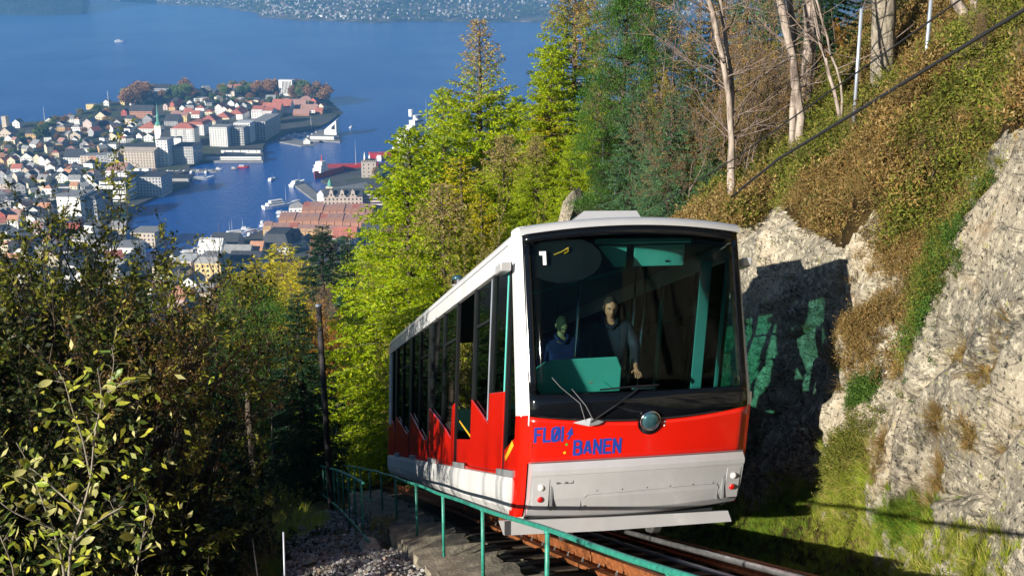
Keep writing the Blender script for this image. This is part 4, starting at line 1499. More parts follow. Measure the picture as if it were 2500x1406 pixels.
# ---- lettering: strokes with a little thickness, following the curved panel
GL = {
    'F': [[(0, 0), (0, 1)], [(-.0, 1), (.78, 1)], [(0, .52), (.62, .52)]],
    'L': [[(0, 1), (0, 0)], [(0, 0), (.78, 0)]],
    'I': [[(0, 0), (0, 1)]],
    'O': [[(0, .2), (0, .8)], [(0, .8), (.12, .95), (.4, 1), (.68, .95), (.8, .8)], [(.8, .8), (.8, .2)], [(.8, .2), (.68, .05), (.4, 0), (.12, .05), (0, .2)]],
    'B': [[(0, 0), (0, 1)], [(0, 1), (.5, 1), (.74, .9), (.78, .76), (.7, .6), (.45, .53), (0, .53)], [(.45, .53), (.74, .46), (.84, .28), (.78, .1), (.52, 0), (0, 0)]],
    'A': [[(0, 0), (.36, 1)], [(.44, 1), (.8, 0)], [(.14, .27), (.66, .27)]],
    'N': [[(0, 0), (0, 1)], [(0, 1), (.8, 0)], [(.8, 0), (.8, 1)]],
    'E': [[(0, 0), (0, 1)], [(0, 1), (.76, 1)], [(0, .52), (.62, .52)], [(0, 0), (.76, 0)]],
    'G': [[(.85, .82), (.65, .97), (.4, 1), (.12, .9), (0, .65), (0, .35), (.12, .1), (.4, 0), (.7, .05), (.88, .2)], [(.88, .2), (.88, .48)], [(.88, .48), (.5, .48)]],
}


def glyph(name, ch, u0, w0, wid, hei, th, surf, material, parent, slash=False):
    mb = MB(car_l)
    strokes = [[(u0 + x_ * wid, w0 + th / 2 + y_ * (hei - th)) for x_, y_ in st] for st in GL[ch]]
    if slash: strokes.append([(u0 + .12 * wid, w0 + 0.015), (u0 + .68 * wid, w0 + hei - 0.015)])
    lay = 0
    for st in strokes:
        for (a, b_), (c, d) in zip(st[:-1], st[1:]):
            L = math.hypot(c - a, d - b_)
            if L < 1e-6: continue
            dx, dy = (c - a) / L, (d - b_) / L
            e = th / 2
            a2, b2, c2, d2 = a - dx * e, b_ - dy * e, c + dx * e, d + dy * e
            if len(st) == 2 and ch in 'NAB' and abs(dx) > 0.05 and abs(dy) > 0.05: a2, b2, c2, d2 = a, b_ - 0, c, d
            nx, ny = -dy * e, dx * e
            lay += 1
            pp = 0.0025 + lay * 0.00035
            q = [(a2 - nx, b2 - ny), (c2 - nx, d2 - ny), (c2 + nx, d2 + ny), (a2 + nx, b2 + ny)]
            mb.add([surf(x_, y_, pp) for x_, y_ in q] + [surf(x_, y_, 0.0003) for x_, y_ in q], [(0, 1, 2, 3), (0, 4, 5, 1), (1, 5, 6, 2), (2, 6, 7, 3), (3, 7, 4, 0)])
    return mb.build(name, material, parent)


rs = lambda u, w, p: (u, fv(u, w, p), w)
for ch, x, wd in (('F', -1.165, .072), ('L', -1.072, .072), ('O', -0.988, .088), ('I', -0.880, .08)):
    glyph('letter', ch, x, 0.825, wd, 0.175, 0.027, rs, M['navy_ink'], car, ch == 'O')
x = -0.745
for ch in 'BANEN':
    glyph('letter', ch, x, 0.655, .085, 0.180, 0.028, rs, M['navy_ink'], car)
    x += .107
mb = CM()
arrow = [(-0.832, 0.845), (-0.808, 0.90), (-0.842, 0.90), (-0.786, 0.99), (-0.766, 0.895), (-0.785, 0.897), (-0.808, 0.845)]
mb.add([rs(a, b_, 0.004) for a, b_ in arrow], [(0, 1, 5, 6), (2, 3, 4, 5, 1)])
mb.build('arrow_mark', M['navy_ink'], car)
for (a, b_, mt, nm) in ((-0.832, 0.79, 'green_ink', 'green_dot'), (-0.848, 0.695, 'yellow_ink', 'yellow_dot')):
    mb = CM(); ring = [(a + 0.015 * math.cos(t), b_ + 0.015 * math.sin(t)) for t in [2 * math.pi * i / 12 for i in range(12)]]
    mb.add([rs(p, q, 0.004) for p, q in ring], [tuple(range(12))[::-1]]); mb.build(nm, M[mt], car)
bs = lambda u, w, p: (u, fv(u, w, 0.118 + p), w)
x = -0.935
for ch in 'GANGLOFF':
    glyph('letter', ch, x, 0.335, .026, 0.040, 0.0085, bs, M['black_ink'], bum)
    x += .0305

# ---- inside the car
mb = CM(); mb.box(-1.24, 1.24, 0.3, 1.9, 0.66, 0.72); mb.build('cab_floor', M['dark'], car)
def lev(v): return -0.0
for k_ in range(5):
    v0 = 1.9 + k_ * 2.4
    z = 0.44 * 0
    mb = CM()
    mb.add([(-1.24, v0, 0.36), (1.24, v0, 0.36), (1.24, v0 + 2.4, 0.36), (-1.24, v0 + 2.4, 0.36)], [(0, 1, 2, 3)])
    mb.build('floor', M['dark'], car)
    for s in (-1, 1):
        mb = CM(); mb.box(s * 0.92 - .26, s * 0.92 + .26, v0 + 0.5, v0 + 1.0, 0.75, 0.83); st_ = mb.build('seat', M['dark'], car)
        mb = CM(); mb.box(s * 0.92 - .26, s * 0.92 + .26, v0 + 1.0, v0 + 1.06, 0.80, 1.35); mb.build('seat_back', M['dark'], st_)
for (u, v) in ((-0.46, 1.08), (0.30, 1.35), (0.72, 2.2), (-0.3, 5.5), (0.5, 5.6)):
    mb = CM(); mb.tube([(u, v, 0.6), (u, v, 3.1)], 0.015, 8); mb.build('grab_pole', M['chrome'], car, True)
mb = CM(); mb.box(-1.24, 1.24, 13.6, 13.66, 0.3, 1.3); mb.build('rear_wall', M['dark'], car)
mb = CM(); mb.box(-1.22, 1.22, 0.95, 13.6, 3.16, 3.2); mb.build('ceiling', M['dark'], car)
# console, dash shelf
mb = CM()
ds = [(-1.16, fv(-1.16, 1.38, -0.06) - .0, 1.375), (1.18, fv(1.18, 1.38, -0.06), 1.375), (1.18, 0.52, 1.385), (-1.16, 0.52, 1.385)]
mids = [(u_, fv(u_, 1.38, -0.05), 1.375) for u_ in (-0.6, 0.0, 0.6)]
mb.add([ds[0]] + mids + [ds[1], ds[2], ds[3]], [tuple(range(7))])
mb.add([(p[0], p[1], p[2] - 0.05) for p in ([ds[0]] + mids + [ds[1], ds[2], ds[3]])], [tuple(range(7))[::-1]])
mb.build('dash_shelf', M['teal'], car)
mb = CM()
out = [(-1.12, 1.39), (-1.12, 1.64), (-0.88, 1.79), (-0.14, 1.80), (-0.08, 1.66), (-0.08, 1.39)]
mb.prism([(a, c) for a, c in out], 1, 0.50, 0.86)
bevel(mb.build('driver_console', M['teal'], car), 0.015, 2)
mb = CM(); mb.box(0.0, 0.22, 0.22, 0.34, 1.388, 1.41); mb.build('folded_leaflet', M['paper'], car)
# panels hanging under the ceiling
mb = CM(); mb.box(-0.36, 0.77, 0.90, 0.93, 3.155, 3.215); mb.build('ceiling_panel', M['pale_teal'], car)
mb = CM(); mb.prism([(-0.30, 3.14), (0.03, 3.14), (0.03, 2.90), (-0.10, 2.90)], 1, 0.95, 0.97); mb.build('ceiling_panel', M['teal'], car)
mb = CM(); mb.box(0.12, 0.71, 0.93, 0.96, 2.90, 3.14); mb.build('ceiling_panel', M['teal'], car)
mb = CM(); mb.tube([(0.50, 0.925, 2.95), (0.50, 0.90, 2.95)], 0.012, 8); mb.build('panel_knob', M['black'], car)
# door posts at the right
mb = CM(); mb.box(0.98, 1.10, 1.02, 1.06, 0.72, 2.95); mb.build('door_post', M['pale_teal'], car)
mb = CM(); mb.box(1.185, 1.215, 0.80, 0.84, 1.2, 2.95); mb.build('door_post', M['pale_teal'], car)
mb = CM(); mb.add([(0.06, 1.0, 2.90), (-0.55, 4.2, 3.0), (-0.55, 4.2, 2.96), (0.06, 1.0, 2.86)], [(0, 1, 2, 3)]); mb.build('ceiling_rail', M['pale_teal'], car)


# ---- people
def skin_body(name, joints, edges, material, parent, levels=2, root=0):
    me = bpy.data.meshes.new(name)
    me.from_pydata([tuple(j[0]) for j in joints], edges, [])
    o = bpy.data.objects.new(name, me)
    COL.objects.link(o)
    if parent: o.parent = parent
    sk = o.modifiers.new('skin', 'SKIN')
    sk.use_smooth_shade = True
    for i, j in enumerate(joints):
        r_ = j[1]
        me.skin_vertices[0].data[i].radius = r_ if isinstance(r_, tuple) else (r_, r_)
        me.skin_vertices[0].data[i].use_root = (i == root)
    ss = o.modifiers.new('sub', 'SUBSURF'); ss.levels = levels; ss.render_levels = levels
    me.materials.append(material)
    return o


def head_mesh(name, parent, loc, face_yaw, tilt, s=1.0):
    """an egg with brow, nose, lips, chin and ears; faces local -Y"""
    mb = MB()
    n_, m_ = 32, 26
    vs_ = []
    for j in range(m_ + 1):
        t = math.pi * j / m_
        for i in range(n_):
            a = 2 * math.pi * i / n_
            x, y, z = math.sin(t) * math.cos(a), math.sin(t) * math.sin(a), math.cos(t)
            X = 0.076 * x * (1 - 0.30 * max(0, -z) ** 1.3)
            Y = 0.098 * y * (1 - 0.18 * max(0, -z))
            Z = 0.122 * z
            if y < 0:
                fr = max(0, -y)
                Y -= 0.009 * math.exp(-((Z - 0.030) / 0.014) ** 2) * fr                                 # brow
                Y += 0.019 * math.exp(-((Z - 0.006) / 0.013) ** 2) * math.exp(-((abs(X) - 0.032) / 0.016) ** 2) * fr   # eye sockets
                Y -= 0.030 * math.exp(-((X) / 0.011) ** 2) * (math.exp(-((Z + 0.022) / 0.016) ** 2) + .35 * math.exp(-((Z - 0.002) / 0.016) ** 2)) * fr
                Y -= 0.007 * math.exp(-((X) / 0.022) ** 2) * math.exp(-((Z + 0.055) / 0.008) ** 2) * fr
                Y += 0.004 * math.exp(-((X) / 0.026) ** 2) * math.exp(-((Z + 0.0605) / 0.003) ** 2) * fr
                Y -= 0.012 * math.exp(-((X) / 0.025) ** 2) * math.exp(-((Z + 0.098) / 0.016) ** 2)
            vs_.append((X, Y, Z))
    fs_ = [(j * n_ + i, (j + 1) * n_ + i, (j + 1) * n_ + (i + 1) % n_, j * n_ + (i + 1) % n_) for j in range(m_) for i in range(n_)]
    mb.add(vs_, fs_)
    for sx in (-1, 1):
        mb.ball((sx * 0.078, 0.012, -0.005), 0.010, 0.020, 0.032, 8, 6)
    h = mb.build(name, M['skin'], parent, True)
    h.location = loc; h.rotation_euler = (tilt, 0, face_yaw); h.scale = (s, s, s)
    return h


def face_bits(h, hair_mat, bald=True):
    mb = MB()
    for sx in (-1, 1): mb.ball((sx * 0.031, -0.074, 0.006), 0.011, 0.008, 0.006, 8, 6)
    mb.build('eyes', M['paper'], h, True)
    mb = MB()
    for sx in (-1, 1): mb.ball((sx * 0.031, -0.080, 0.005), 0.0055, 0.0035, 0.0055, 8, 6)
    mb.build('pupils', M['black'], h, True)
    mb = MB()
    for sx in (-1, 1): mb.tube([(sx * 0.014, -0.098, 0.026), (sx * 0.032, -0.094, 0.031), (sx * 0.048, -0.080, 0.026)], 0.0062, 5)
    mb.build('eyebrows', M['hair'], h, True)
    mb = MB(); mb.tube([(-0.021, -0.084, -0.060), (0, -0.093, -0.0585), (0.021, -0.084, -0.060)], 0.0035, 5)
    mb.build('mouth', mat('lips', (0.36, 0.13, 0.10), 0.5), h, True)
    # hair: a cap over the back and sides, thin on top
    mb = MB()
    def hp(a, c):
        t = math.pi * (0.58 * c)
        lo = (0.16 if bald else -0.08) * math.pi
        ang = math.pi * a * (1) * 1.0
        hs = (0.67 if bald else 0.80) + (0.33 if bald else 0.2) * max(0.0, min(1.0, (0.33 * math.pi - t) / (0.07 * math.pi)))
        an = math.pi * (0.5 + hs * (2 * a - 1))
        x, y, z = math.sin(t) * math.cos(an), math.sin(t) * math.sin(an), math.cos(t)
        return (0.082 * x, 0.104 * y + 0.004, 0.128 * z + 0.003)
    mb.grid(hp, 20, 10)
    mb.build('hair', hair_mat, h, True)


def person(label, foot_uvw, yaw, jacket_mat, hair_mat, pose, bald):
    base = car_w(*foot_uvw)
    p = empty('person', tuple(base), yaw)
    tag(p, label, 'person')
    J = pose
    body = skin_body('body', J['body'], J['be'], M['skin'], p)
    jk = skin_body('jacket', J['jack'], J['je'], jacket_mat, p)
    tr_ = skin_body('trousers', J['tr'], J['te'], M['navy'], p)
    h = head_mesh('head', p, J['head'], 0, J['tilt'])
    face_bits(h, hair_mat, bald)
    mb = MB()
    mb.tube([(-0.06, -0.075, 1.485), (0, -0.10, 1.45), (0.06, -0.075, 1.485), (0.085, -0.01, 1.525), (0.05, 0.065, 1.55), (-0.05, 0.065, 1.55), (-0.085, -0.01, 1.525), (-0.06, -0.075, 1.485)], 0.022, 7, False)
    mb.build('collar', jacket_mat, jk, True)
    return p


def standing(lh, rh, tilt=0.1):
    body = [((0, 0, 0.98), (0.13, 0.09)), ((0, 0, 1.20), (0.13, 0.09)), ((0, 0.0, 1.40), (0.14, 0.09)), ((0, 0.01, 1.50), 0.055), ((0, 0.0, 1.60), 0.058)]
    be = [(0, 1), (1, 2), (2, 3), (3, 4)]
    k_ = len(body)
    for s, hnd in ((-1, rh), (1, lh)):
        sh = (s * 0.19, 0, 1.42)
        el = ((sh[0] + hnd[0]) / 2 + s * 0.07, (sh[1] + hnd[1]) / 2 + 0.10, (sh[2] + hnd[2]) / 2 - 0.05)
        i0 = len(body)
        body += [(sh, 0.055), (el, 0.042), (hnd, 0.030)]
        be += [(2, i0), (i0, i0 + 1), (i0 + 1, i0 + 2)]
        d = Vector((0, -0.9, -0.35)).normalized()
        palm = Vector(hnd) + d * 0.075
        i1 = len(body); body += [(tuple(palm), (0.036, 0.018))]; be += [(i0 + 2, i1)]
        for q, (dx, L) in enumerate(((-0.030, 0.062), (-0.010, 0.074), (0.011, 0.069), (0.031, 0.055))):
            a = palm + Vector((dx, 0, 0)) + d * 0.035
            b_ = a + d * L * 0.5; c = b_ + Vector((0, -0.4, -0.9)).normalized() * L * 0.5
            i2 = len(body); body += [(tuple(a), 0.009), (tuple(b_), 0.0085), (tuple(c), 0.007)]
            be += [(i1, i2), (i2, i2 + 1), (i2 + 1, i2 + 2)]
        a = palm + Vector((-s * 0.045, 0.01, 0)); b_ = a + Vector((-s * 0.02, -0.035, -0.01))
        i2 = len(body); body += [(tuple(a), 0.011), (tuple(b_), 0.009)]; be += [(i1, i2), (i2, i2 + 1)]
    for s in (-1, 1):
        i0 = len(body)
        body += [((s * 0.10, 0, 0.90), 0.085), ((s * 0.11, -0.01, 0.50), 0.055), ((s * 0.11, 0.02, 0.10), 0.038), ((s * 0.11, -0.14, 0.04), 0.035)]
        be += [(0, i0), (i0, i0 + 1), (i0 + 1, i0 + 2), (i0 + 2, i0 + 3)]
    jack = [((0, 0, 0.86), (0.21, 0.14)), ((0, 0, 1.10), (0.205, 0.145)), ((0, 0, 1.34), (0.215, 0.145)), ((0, 0.01, 1.47), (0.11, 0.09))]
    je = [(0, 1), (1, 2), (2, 3)]
    for s, hnd in ((-1, rh), (1, lh)):
        sh = (s * 0.205, 0, 1.42)
        el = ((sh[0] + hnd[0]) / 2 + s * 0.07, (sh[1] + hnd[1]) / 2 + 0.10, (sh[2] + hnd[2]) / 2 - 0.05)
        i0 = len(jack)
        jack += [(sh, 0.085), (el, 0.068), ((hnd[0], hnd[1] + 0.01, hnd[2] + 0.01), 0.048)]
        je += [(2, i0), (i0, i0 + 1), (i0 + 1, i0 + 2)]
    trs = [((0, 0, 0.93), (0.16, 0.11))]
    te = []
    for s in (-1, 1):
        i0 = len(trs)
        trs += [((s * 0.10, 0, 0.86), 0.10), ((s * 0.11, -0.01, 0.50), 0.075), ((s * 0.11, 0.02, 0.12), 0.06)]
        te += [(0, i0), (i0, i0 + 1), (i0 + 1, i0 + 2)]
    return dict(body=body, be=be, jack=jack, je=je, tr=trs, te=te, head=(0, -0.03, 1.665), tilt=tilt)


drv = person('driver in a dark navy jacket with short receding hair standing behind the teal console', (-0.01, 1.08, 0.70), 0.10, M['navy'], M['hair'], standing((0.22, -0.42, 1.12), (-0.30, -0.45, 1.10), 0.10), True)
drv.scale = (1.04, 1.04, 1.05)
psg = person('fair haired passenger in a purple jacket looking down at the left behind the grab pole', (-0.24, 2.35, 0.72), 0.35, M['purple'], M['blond'], standing((0.18, -0.3, 0.95), (-0.26, -0.25, 0.92), 0.5), False)
# ------------------------------------------------------------------ trees
def leaves_mesh(name, P, D, L, W, material, parent=None, r=None, link=True, up=0.0):
    """diamond leaves: points P, directions D, length L, width W"""
    r = r or rng
    n = len(P)
    D = D / (np.linalg.norm(D, axis=1, keepdims=True) + 1e-9)
    Q = r.normal(0, 1, (n, 3))
    Q[:, 2] *= (1 - up)
    S_ = np.cross(D, Q); S_ /= (np.linalg.norm(S_, axis=1, keepdims=True) + 1e-9)
    L = np.asarray(L).reshape(-1, 1) * np.ones((n, 1)); W = np.asarray(W).reshape(-1, 1) * np.ones((n, 1))
    nrm = np.cross(D, S_)
    a = P; c = P + D * L
    b_ = P + D * L * 0.45 + S_ * W + nrm * W * 0.25
    d = P + D * L * 0.45 - S_ * W + nrm * W * 0.25
    V = np.stack([a, b_, c, d], 1).reshape(-1, 3)
    Fq = np.arange(4 * n).reshape(-1, 4)
    return mesh_obj(name, V, Fq, material, parent)


def tube_arr(paths, name, material, parent, seg=5):
    """many tapered tubes in one mesh; paths: list of (pts array, radii)"""
    V, Fc = [], []
    n0 = 0
    ang = np.linspace(0, 2 * math.pi, seg, endpoint=False)
    for pts, rs_ in paths:
        pts = np.asarray(pts, dtype=float)
        k_ = len(pts)
        T = np.gradient(pts, axis=0)
        T /= (np.linalg.norm(T, axis=1, keepdims=True) + 1e-9)
        ref = np.array([0.3, 0.2, 1.0]) if abs(T[0][2]) < 0.8 else np.array([1.0, 0.1, 0.0])
        A = np.cross(T, ref); A /= (np.linalg.norm(A, axis=1, keepdims=True) + 1e-9)
        B = np.cross(T, A)
        ring = pts[:, None, :] + (A[:, None, :] * np.cos(ang)[None, :, None] + B[:, None, :] * np.sin(ang)[None, :, None]) * np.asarray(rs_)[:, None, None]
        V.append(ring.reshape(-1, 3))
        i = np.arange(k_ - 1)[:, None] * seg
        j = np.arange(seg)[None, :]
        j2 = (j + 1) % seg
        f = np.stack([i + j, i + j2, i + seg + j2, i + seg + j], -1).reshape(-1, 4) + n0
        Fc.append(f)
        n0 += k_ * seg
    return mesh_obj(name, np.concatenate(V), np.concatenate(Fc), material, parent, True)


def conifer(name, seed, H=10.0, spread=2.4, nb=90, twigs=16, per=9, leafL=0.10, leafW=0.014, leaf='larch', bark='bark', droop=0.25, start=0.12,
            tip=None, sparse_top=0.0, pow_=0.85, up_top=0.5, hang=0.5, bare_low=0.0, twist=0.0):
    r = np.random.default_rng(seed)
    root = empty(name)
    zt = np.linspace(0, H, 14)
    tx = np.cumsum(r.normal(0, 0.02 * H / 10, 14)); ty = np.cumsum(r.normal(0, 0.02 * H / 10, 14))
    tx -= tx[0]; ty -= ty[0]
    R0 = 0.017 * H
    tr_paths = [(np.stack([tx, ty, zt], 1), R0 * (1 - zt / H) ** 0.8 + 0.008)]
    PP, DD, tipf = [], [], []
    br_paths = []
    for i in range(nb):
        f = (start + (1 - start) * (i + r.uniform(0, 1)) / nb)
        z = H * f
        cx, cyy = np.interp(z, zt, tx), np.interp(z, zt, ty)
        L = spread * (1 - f) ** pow_ * r.uniform(0.65, 1.15) + 0.12
        if f < 0.25: L *= 0.55 + 1.8 * f
        a = i * 2.39996 + r.normal(0, 0.25)
        el = -droop + (up_top + droop) * max(0, (f - 0.35) / 0.65) ** 1.2 + r.normal(0, 0.08)
        s = np.linspace(0, 1, 7)
        out = L * s
        zz = z + out * math.tan(el) - (0.10 + 0.3 * (1 - f)) * L * s ** 2 * droop * 1.6 + L * 0.10 * np.maximum(0, s - 0.6) ** 1 * 1.2
        bp_ = np.stack([cx + np.cos(a + twist * s) * out, cyy + np.sin(a + twist * s) * out, zz], 1)
        br_paths.append((bp_, np.linspace(0.012 + 0.010 * L, 0.004, 7)))
        if f < bare_low: continue
        nt_ = max(3, int(twigs * (L / spread) + 3))
        dens = 1.0 if f < 1 - sparse_top else 0.45
        for q in range(nt_):
            t = (q + r.uniform(0, 1)) / nt_ * 0.86 + 0.14
            b0 = np.array([np.interp(t, s, bp_[:, c]) for c in range(3)])
            side = 1 if q % 2 else -1
            ta = a + side * r.uniform(0.5, 1.2)
            tl = (0.16 + 0.30 * L * (1 - t * 0.72)) * r.uniform(0.6, 1.1) * 0.9
            dirv = np.array([math.cos(ta), math.sin(ta), -hang * r.uniform(0.3, 1.1) + el * 0.6])
            dirv /= np.linalg.norm(dirv)
            k_ = max(3, int(per * (tl / (0.32 * spread) * 1.3 + 0.35)) * dens)
            k_ = int(k_)
            tt_ = r.uniform(0.05, 1, k_)
            P = b0 + np.outer(tt_ * tl, dirv) + np.stack([tt_ * 0, tt_ * 0, -(tt_ ** 2) * tl * 0.25 * hang], 1) + r.normal(0, 0.012, (k_, 3))
            D = dirv + r.normal(0, 0.55, (k_, 3))
            PP.append(P); DD.append(D); tipf.append(np.full(k_, t * 0.6 + 0.4 * tt_) * 1.0)
    tube_arr(tr_paths, 'trunk', M[bark], root, 9)
    tube_arr(br_paths, 'branches', M[bark], root, 4)
    P = np.concatenate(PP); D = np.concatenate(DD); T = np.concatenate(tipf)
    n = len(P)
    if tip:
        ztop = P[:, 2] / H
        m_ = (ztop > 0.84 + 0.10 * r.normal(0, 1, n) * 0.6) | ((T > 0.93) & (ztop > 0.65) & (r.uniform(0, 1, n) < .3))
        leaves_mesh('crown', P[~m_], D[~m_], leafL * r.uniform(0.7, 1.3, (~m_).sum()), leafW, M[leaf], root, r)
        leaves_mesh('bare_tips', P[m_], D[m_], leafL * r.uniform(0.7, 1.2, m_.sum()), leafW * 0.8, M[tip], root, r)
    else:
        leaves_mesh('crown', P, D, leafL * r.uniform(0.7, 1.3, n), leafW, M[leaf], root, r)
    return root


def broadleaf(name, seed, H=10.0, spread=3.5, levels=4, stems=1, leaf='olive', bark='bark', nleaf=9000, leafL=0.07, leafW=0.022, lean=(0, 0), first=0.30,
              upright=0.6, twig_leaf=True, rad0=0.012, split=(3, 5), jitter=0.35, twig_seg=3):
    """recursive limbs; leaves sit along the twigs"""
    r = np.random.default_rng(seed)
    root = empty(name)
    paths, twigs_ = [], []

    def grow(p, d, L, R0, lev):
        k_ = 6
        pts = [p]
        dd = d.copy()
        for i in range(k_):
            dd = dd + r.normal(0, 0.10 + 0.05 * lev, 3) + np.array([0, 0, 0.05 * upright])
            dd /= np.linalg.norm(dd)
            pts.append(pts[-1] + dd * L / k_)
        pts = np.array(pts)
        paths.append((pts, np.linspace(R0, R0 * (0.55 if lev < levels else 0.3), k_ + 1)))
        if lev >= levels:
            twigs_.append(pts)
            return
        n = r.integers(split[0], split[1] + 1)
        for q in range(n):
            t = 1.0 if q == 0 else r.uniform(0.35, 0.98)
            idx_ = t * k_
            i0 = min(int(idx_), k_ - 1)
            b0 = pts[i0] + (pts[i0 + 1] - pts[i0]) * (idx_ - i0)
            ax = r.normal(0, 1, 3); ax -= dd * ax.dot(dd); ax /= np.linalg.norm(ax)
            ang = r.uniform(0.25, 0.85) if q else r.uniform(0.05, 0.3)
            nd = dd * math.cos(ang) + ax * math.sin(ang)
            nd[2] += 0.25 * upright
            nd /= np.linalg.norm(nd)
            grow(b0, nd, L * r.uniform(0.55, 0.80), R0 * r.uniform(0.42, 0.60) if q else R0 * 0.6, lev + 1)

    for s in range(stems):
        a = 2 * math.pi * s / max(stems, 1) + r.uniform(0, 1)
        sl_ = 0.0 if stems == 1 else r.uniform(0.15, 0.45)
        d = np.array([math.cos(a) * sl_ + lean[0], math.sin(a) * sl_ + lean[1], 1.0]); d /= np.linalg.norm(d)
        grow(np.array([math.cos(a) * 0.1 * (stems > 1), math.sin(a) * 0.1 * (stems > 1), -0.2]), d, H * first * r.uniform(0.85, 1.1), rad0 * H * (1 if stems == 1 else 0.6), 1)
    V = np.concatenate([p for p, _ in paths])
    zmax = V[:, 2].max()
    sc = H / zmax
    wmax = np.percentile(np.hypot(V[:, 0], V[:, 1]), 97)
    sx = spread / wmax
    if lean != (0, 0): sx = sc
    def tr(p): return p * np.array([sx, sx, sc])
    paths = [(tr(p), rr) for p, rr in paths]
    twigs_ = [tr(p) for p in twigs_]
    big_ = [q for q in paths if q[1][0] > 0.0035 * H]
    small_ = [q for q in paths if q[1][0] <= 0.0035 * H]
    tube_arr(big_, 'trunk', M[bark], root, 8)
    if small_:
        tube_arr([(p[::2] if len(p) > 4 else p, np.maximum(rr[::2] if len(p) > 4 else rr, 0.004)) for p, rr in small_], 'branches', M[bark], root, 3)
    if nleaf:
        TW = np.array(twigs_)
        ii = r.integers(0, len(TW), nleaf)
        t = r.uniform(0.1, 1, nleaf) * (TW.shape[1] - 1)
        i0 = np.minimum(t.astype(int), TW.shape[1] - 2)
        P = TW[ii, i0] * (1 - (t - i0)[:, None]) + TW[ii, i0 + 1] * (t - i0)[:, None]
        Dt = TW[ii, i0 + 1] - TW[ii, i0]
        Dt /= (np.linalg.norm(Dt, axis=1, keepdims=True) + 1e-9)
        D = Dt + r.normal(0, 0.9, (nleaf, 3)); D[:, 2] -= 0.3
        P = P + r.normal(0, leafL * jitter, (nleaf, 3))
        leaves_mesh('crown', P, D, leafL * r.uniform(0.6, 1.3, nleaf), leafW * r.uniform(0.7, 1.2, nleaf), M[leaf], root, r)
    return root


def scots_pine(name, seed, H=12.0, spread=2.6, clumps=110, leaf='pine', bark='bark', crown_from=0.5, per=120):
    r = np.random.default_rng(seed)
    root = empty(name)
    zt = np.linspace(0, H, 12)
    tx = np.cumsum(r.normal(0, 0.05, 12)); ty = np.cumsum(r.normal(0, 0.05, 12)); tx -= tx[0]; ty -= ty[0]
    paths = [(np.stack([tx, ty, zt], 1), 0.014 * H * (1 - zt / H) ** 0.6 + 0.02)]
    br, PP, DD = [], [], []
    for i in range(clumps):
        f = crown_from + (1 - crown_from) * r.uniform(0, 1) ** 0.85
        z0 = H * f * 0.97
        a = r.uniform(0, 6.283)
        g = (f - crown_from) / (1 - crown_from)
        L = spread * math.sqrt(max(0.05, 1 - g ** 2.2)) * r.uniform(0.35, 1.05)
        s = np.linspace(0, 1, 5)
        p0 = np.array([np.interp(z0, zt, tx), np.interp(z0, zt, ty), z0])
        end = p0 + np.array([math.cos(a) * L, math.sin(a) * L, L * r.uniform(-0.05, 0.45)])
        mid = (p0 + end) / 2 + np.array([0, 0, -0.08 * L]) + r.normal(0, 0.08, 3)
        pts = np.array([p0 * (1 - t) ** 2 + mid * 2 * t * (1 - t) + end * t * t for t in s])
        br.append((pts, np.linspace(0.02 + 0.006 * L, 0.008, 5)))
        for q in range(3):
            c = end + r.normal(0, 0.22, 3)
            k_ = per // 3
            P = c + r.normal(0, 1, (k_, 3)) * np.array([0.20, 0.20, 0.09])
            D = (P - c) * 1.2 + np.array([math.cos(a) * .2, math.sin(a) * .2, 0.35]) + r.normal(0, 0.15, (k_, 3))
            PP.append(P); DD.append(D)
    tube_arr(paths, 'trunk', M[bark], root, 9)
    tube_arr(br, 'branches', M[bark], root, 4)
    P = np.concatenate(PP); D = np.concatenate(DD)
    leaves_mesh('crown', P, D, 0.13 * r.uniform(0.7, 1.2, len(P)), 0.014, M[leaf], root, r)
    return root


PROTO = {}
_used = set()


def proto(key):
    return PROTO[key]


def plant(key, px, top_py, y, label, cat='tree', group=None, width=1.0, rz=None, base=None, name=None, zmin=None):
    """stand a tree on the ground y metres out in the column px; its top reaches the height seen at top_py"""
    pr, H0, nm = PROTO[key]
    b_ = -(top_py - 703) / F
    z_top = y * (-SP + b_ * CP) / (CP + b_ * SP)
    depth = y * CP - z_top * SP
    x = (px - 1250) / F * depth
    zb = surf_z(x, y)
    h = max(0.6, z_top - zb)
    if key in ('shrub', 'bush'): h = min(h, 3.3)
    if key in _used:
        o = copy_tree(pr)
    else:
        o = pr
        _used.add(key)
    o.name = name or nm
    s = h / H0
    o.location = (x, y, zb - 0.05)
    o.scale = (s * width, s * width, s)
    o.rotation_euler = (0, 0, R_.uniform(0, 6.28) if rz is None else rz)
    tag(o, label, cat, group)
    return o


_bx = BANK[::4, ::4].reshape(-1, 3)


def surf_z(x, y):
    """the height of whatever one stands on at (x, y)"""
    z = gz(x, y)
    xc, zc = track_c(y)
    u = (x - float(xc)) * 0.976
    if u > 2.3 and y < 45:
        d2 = (_bx[:, 0] - x) ** 2 + (_bx[:, 1] - y) ** 2
        k_ = np.argsort(d2)[:3]
        if d2[k_[0]] < 6: return float(np.mean(_bx[k_, 2]))
    return z


def reg(key, root, H, nm):
    PROTO[key] = (root, H, nm)


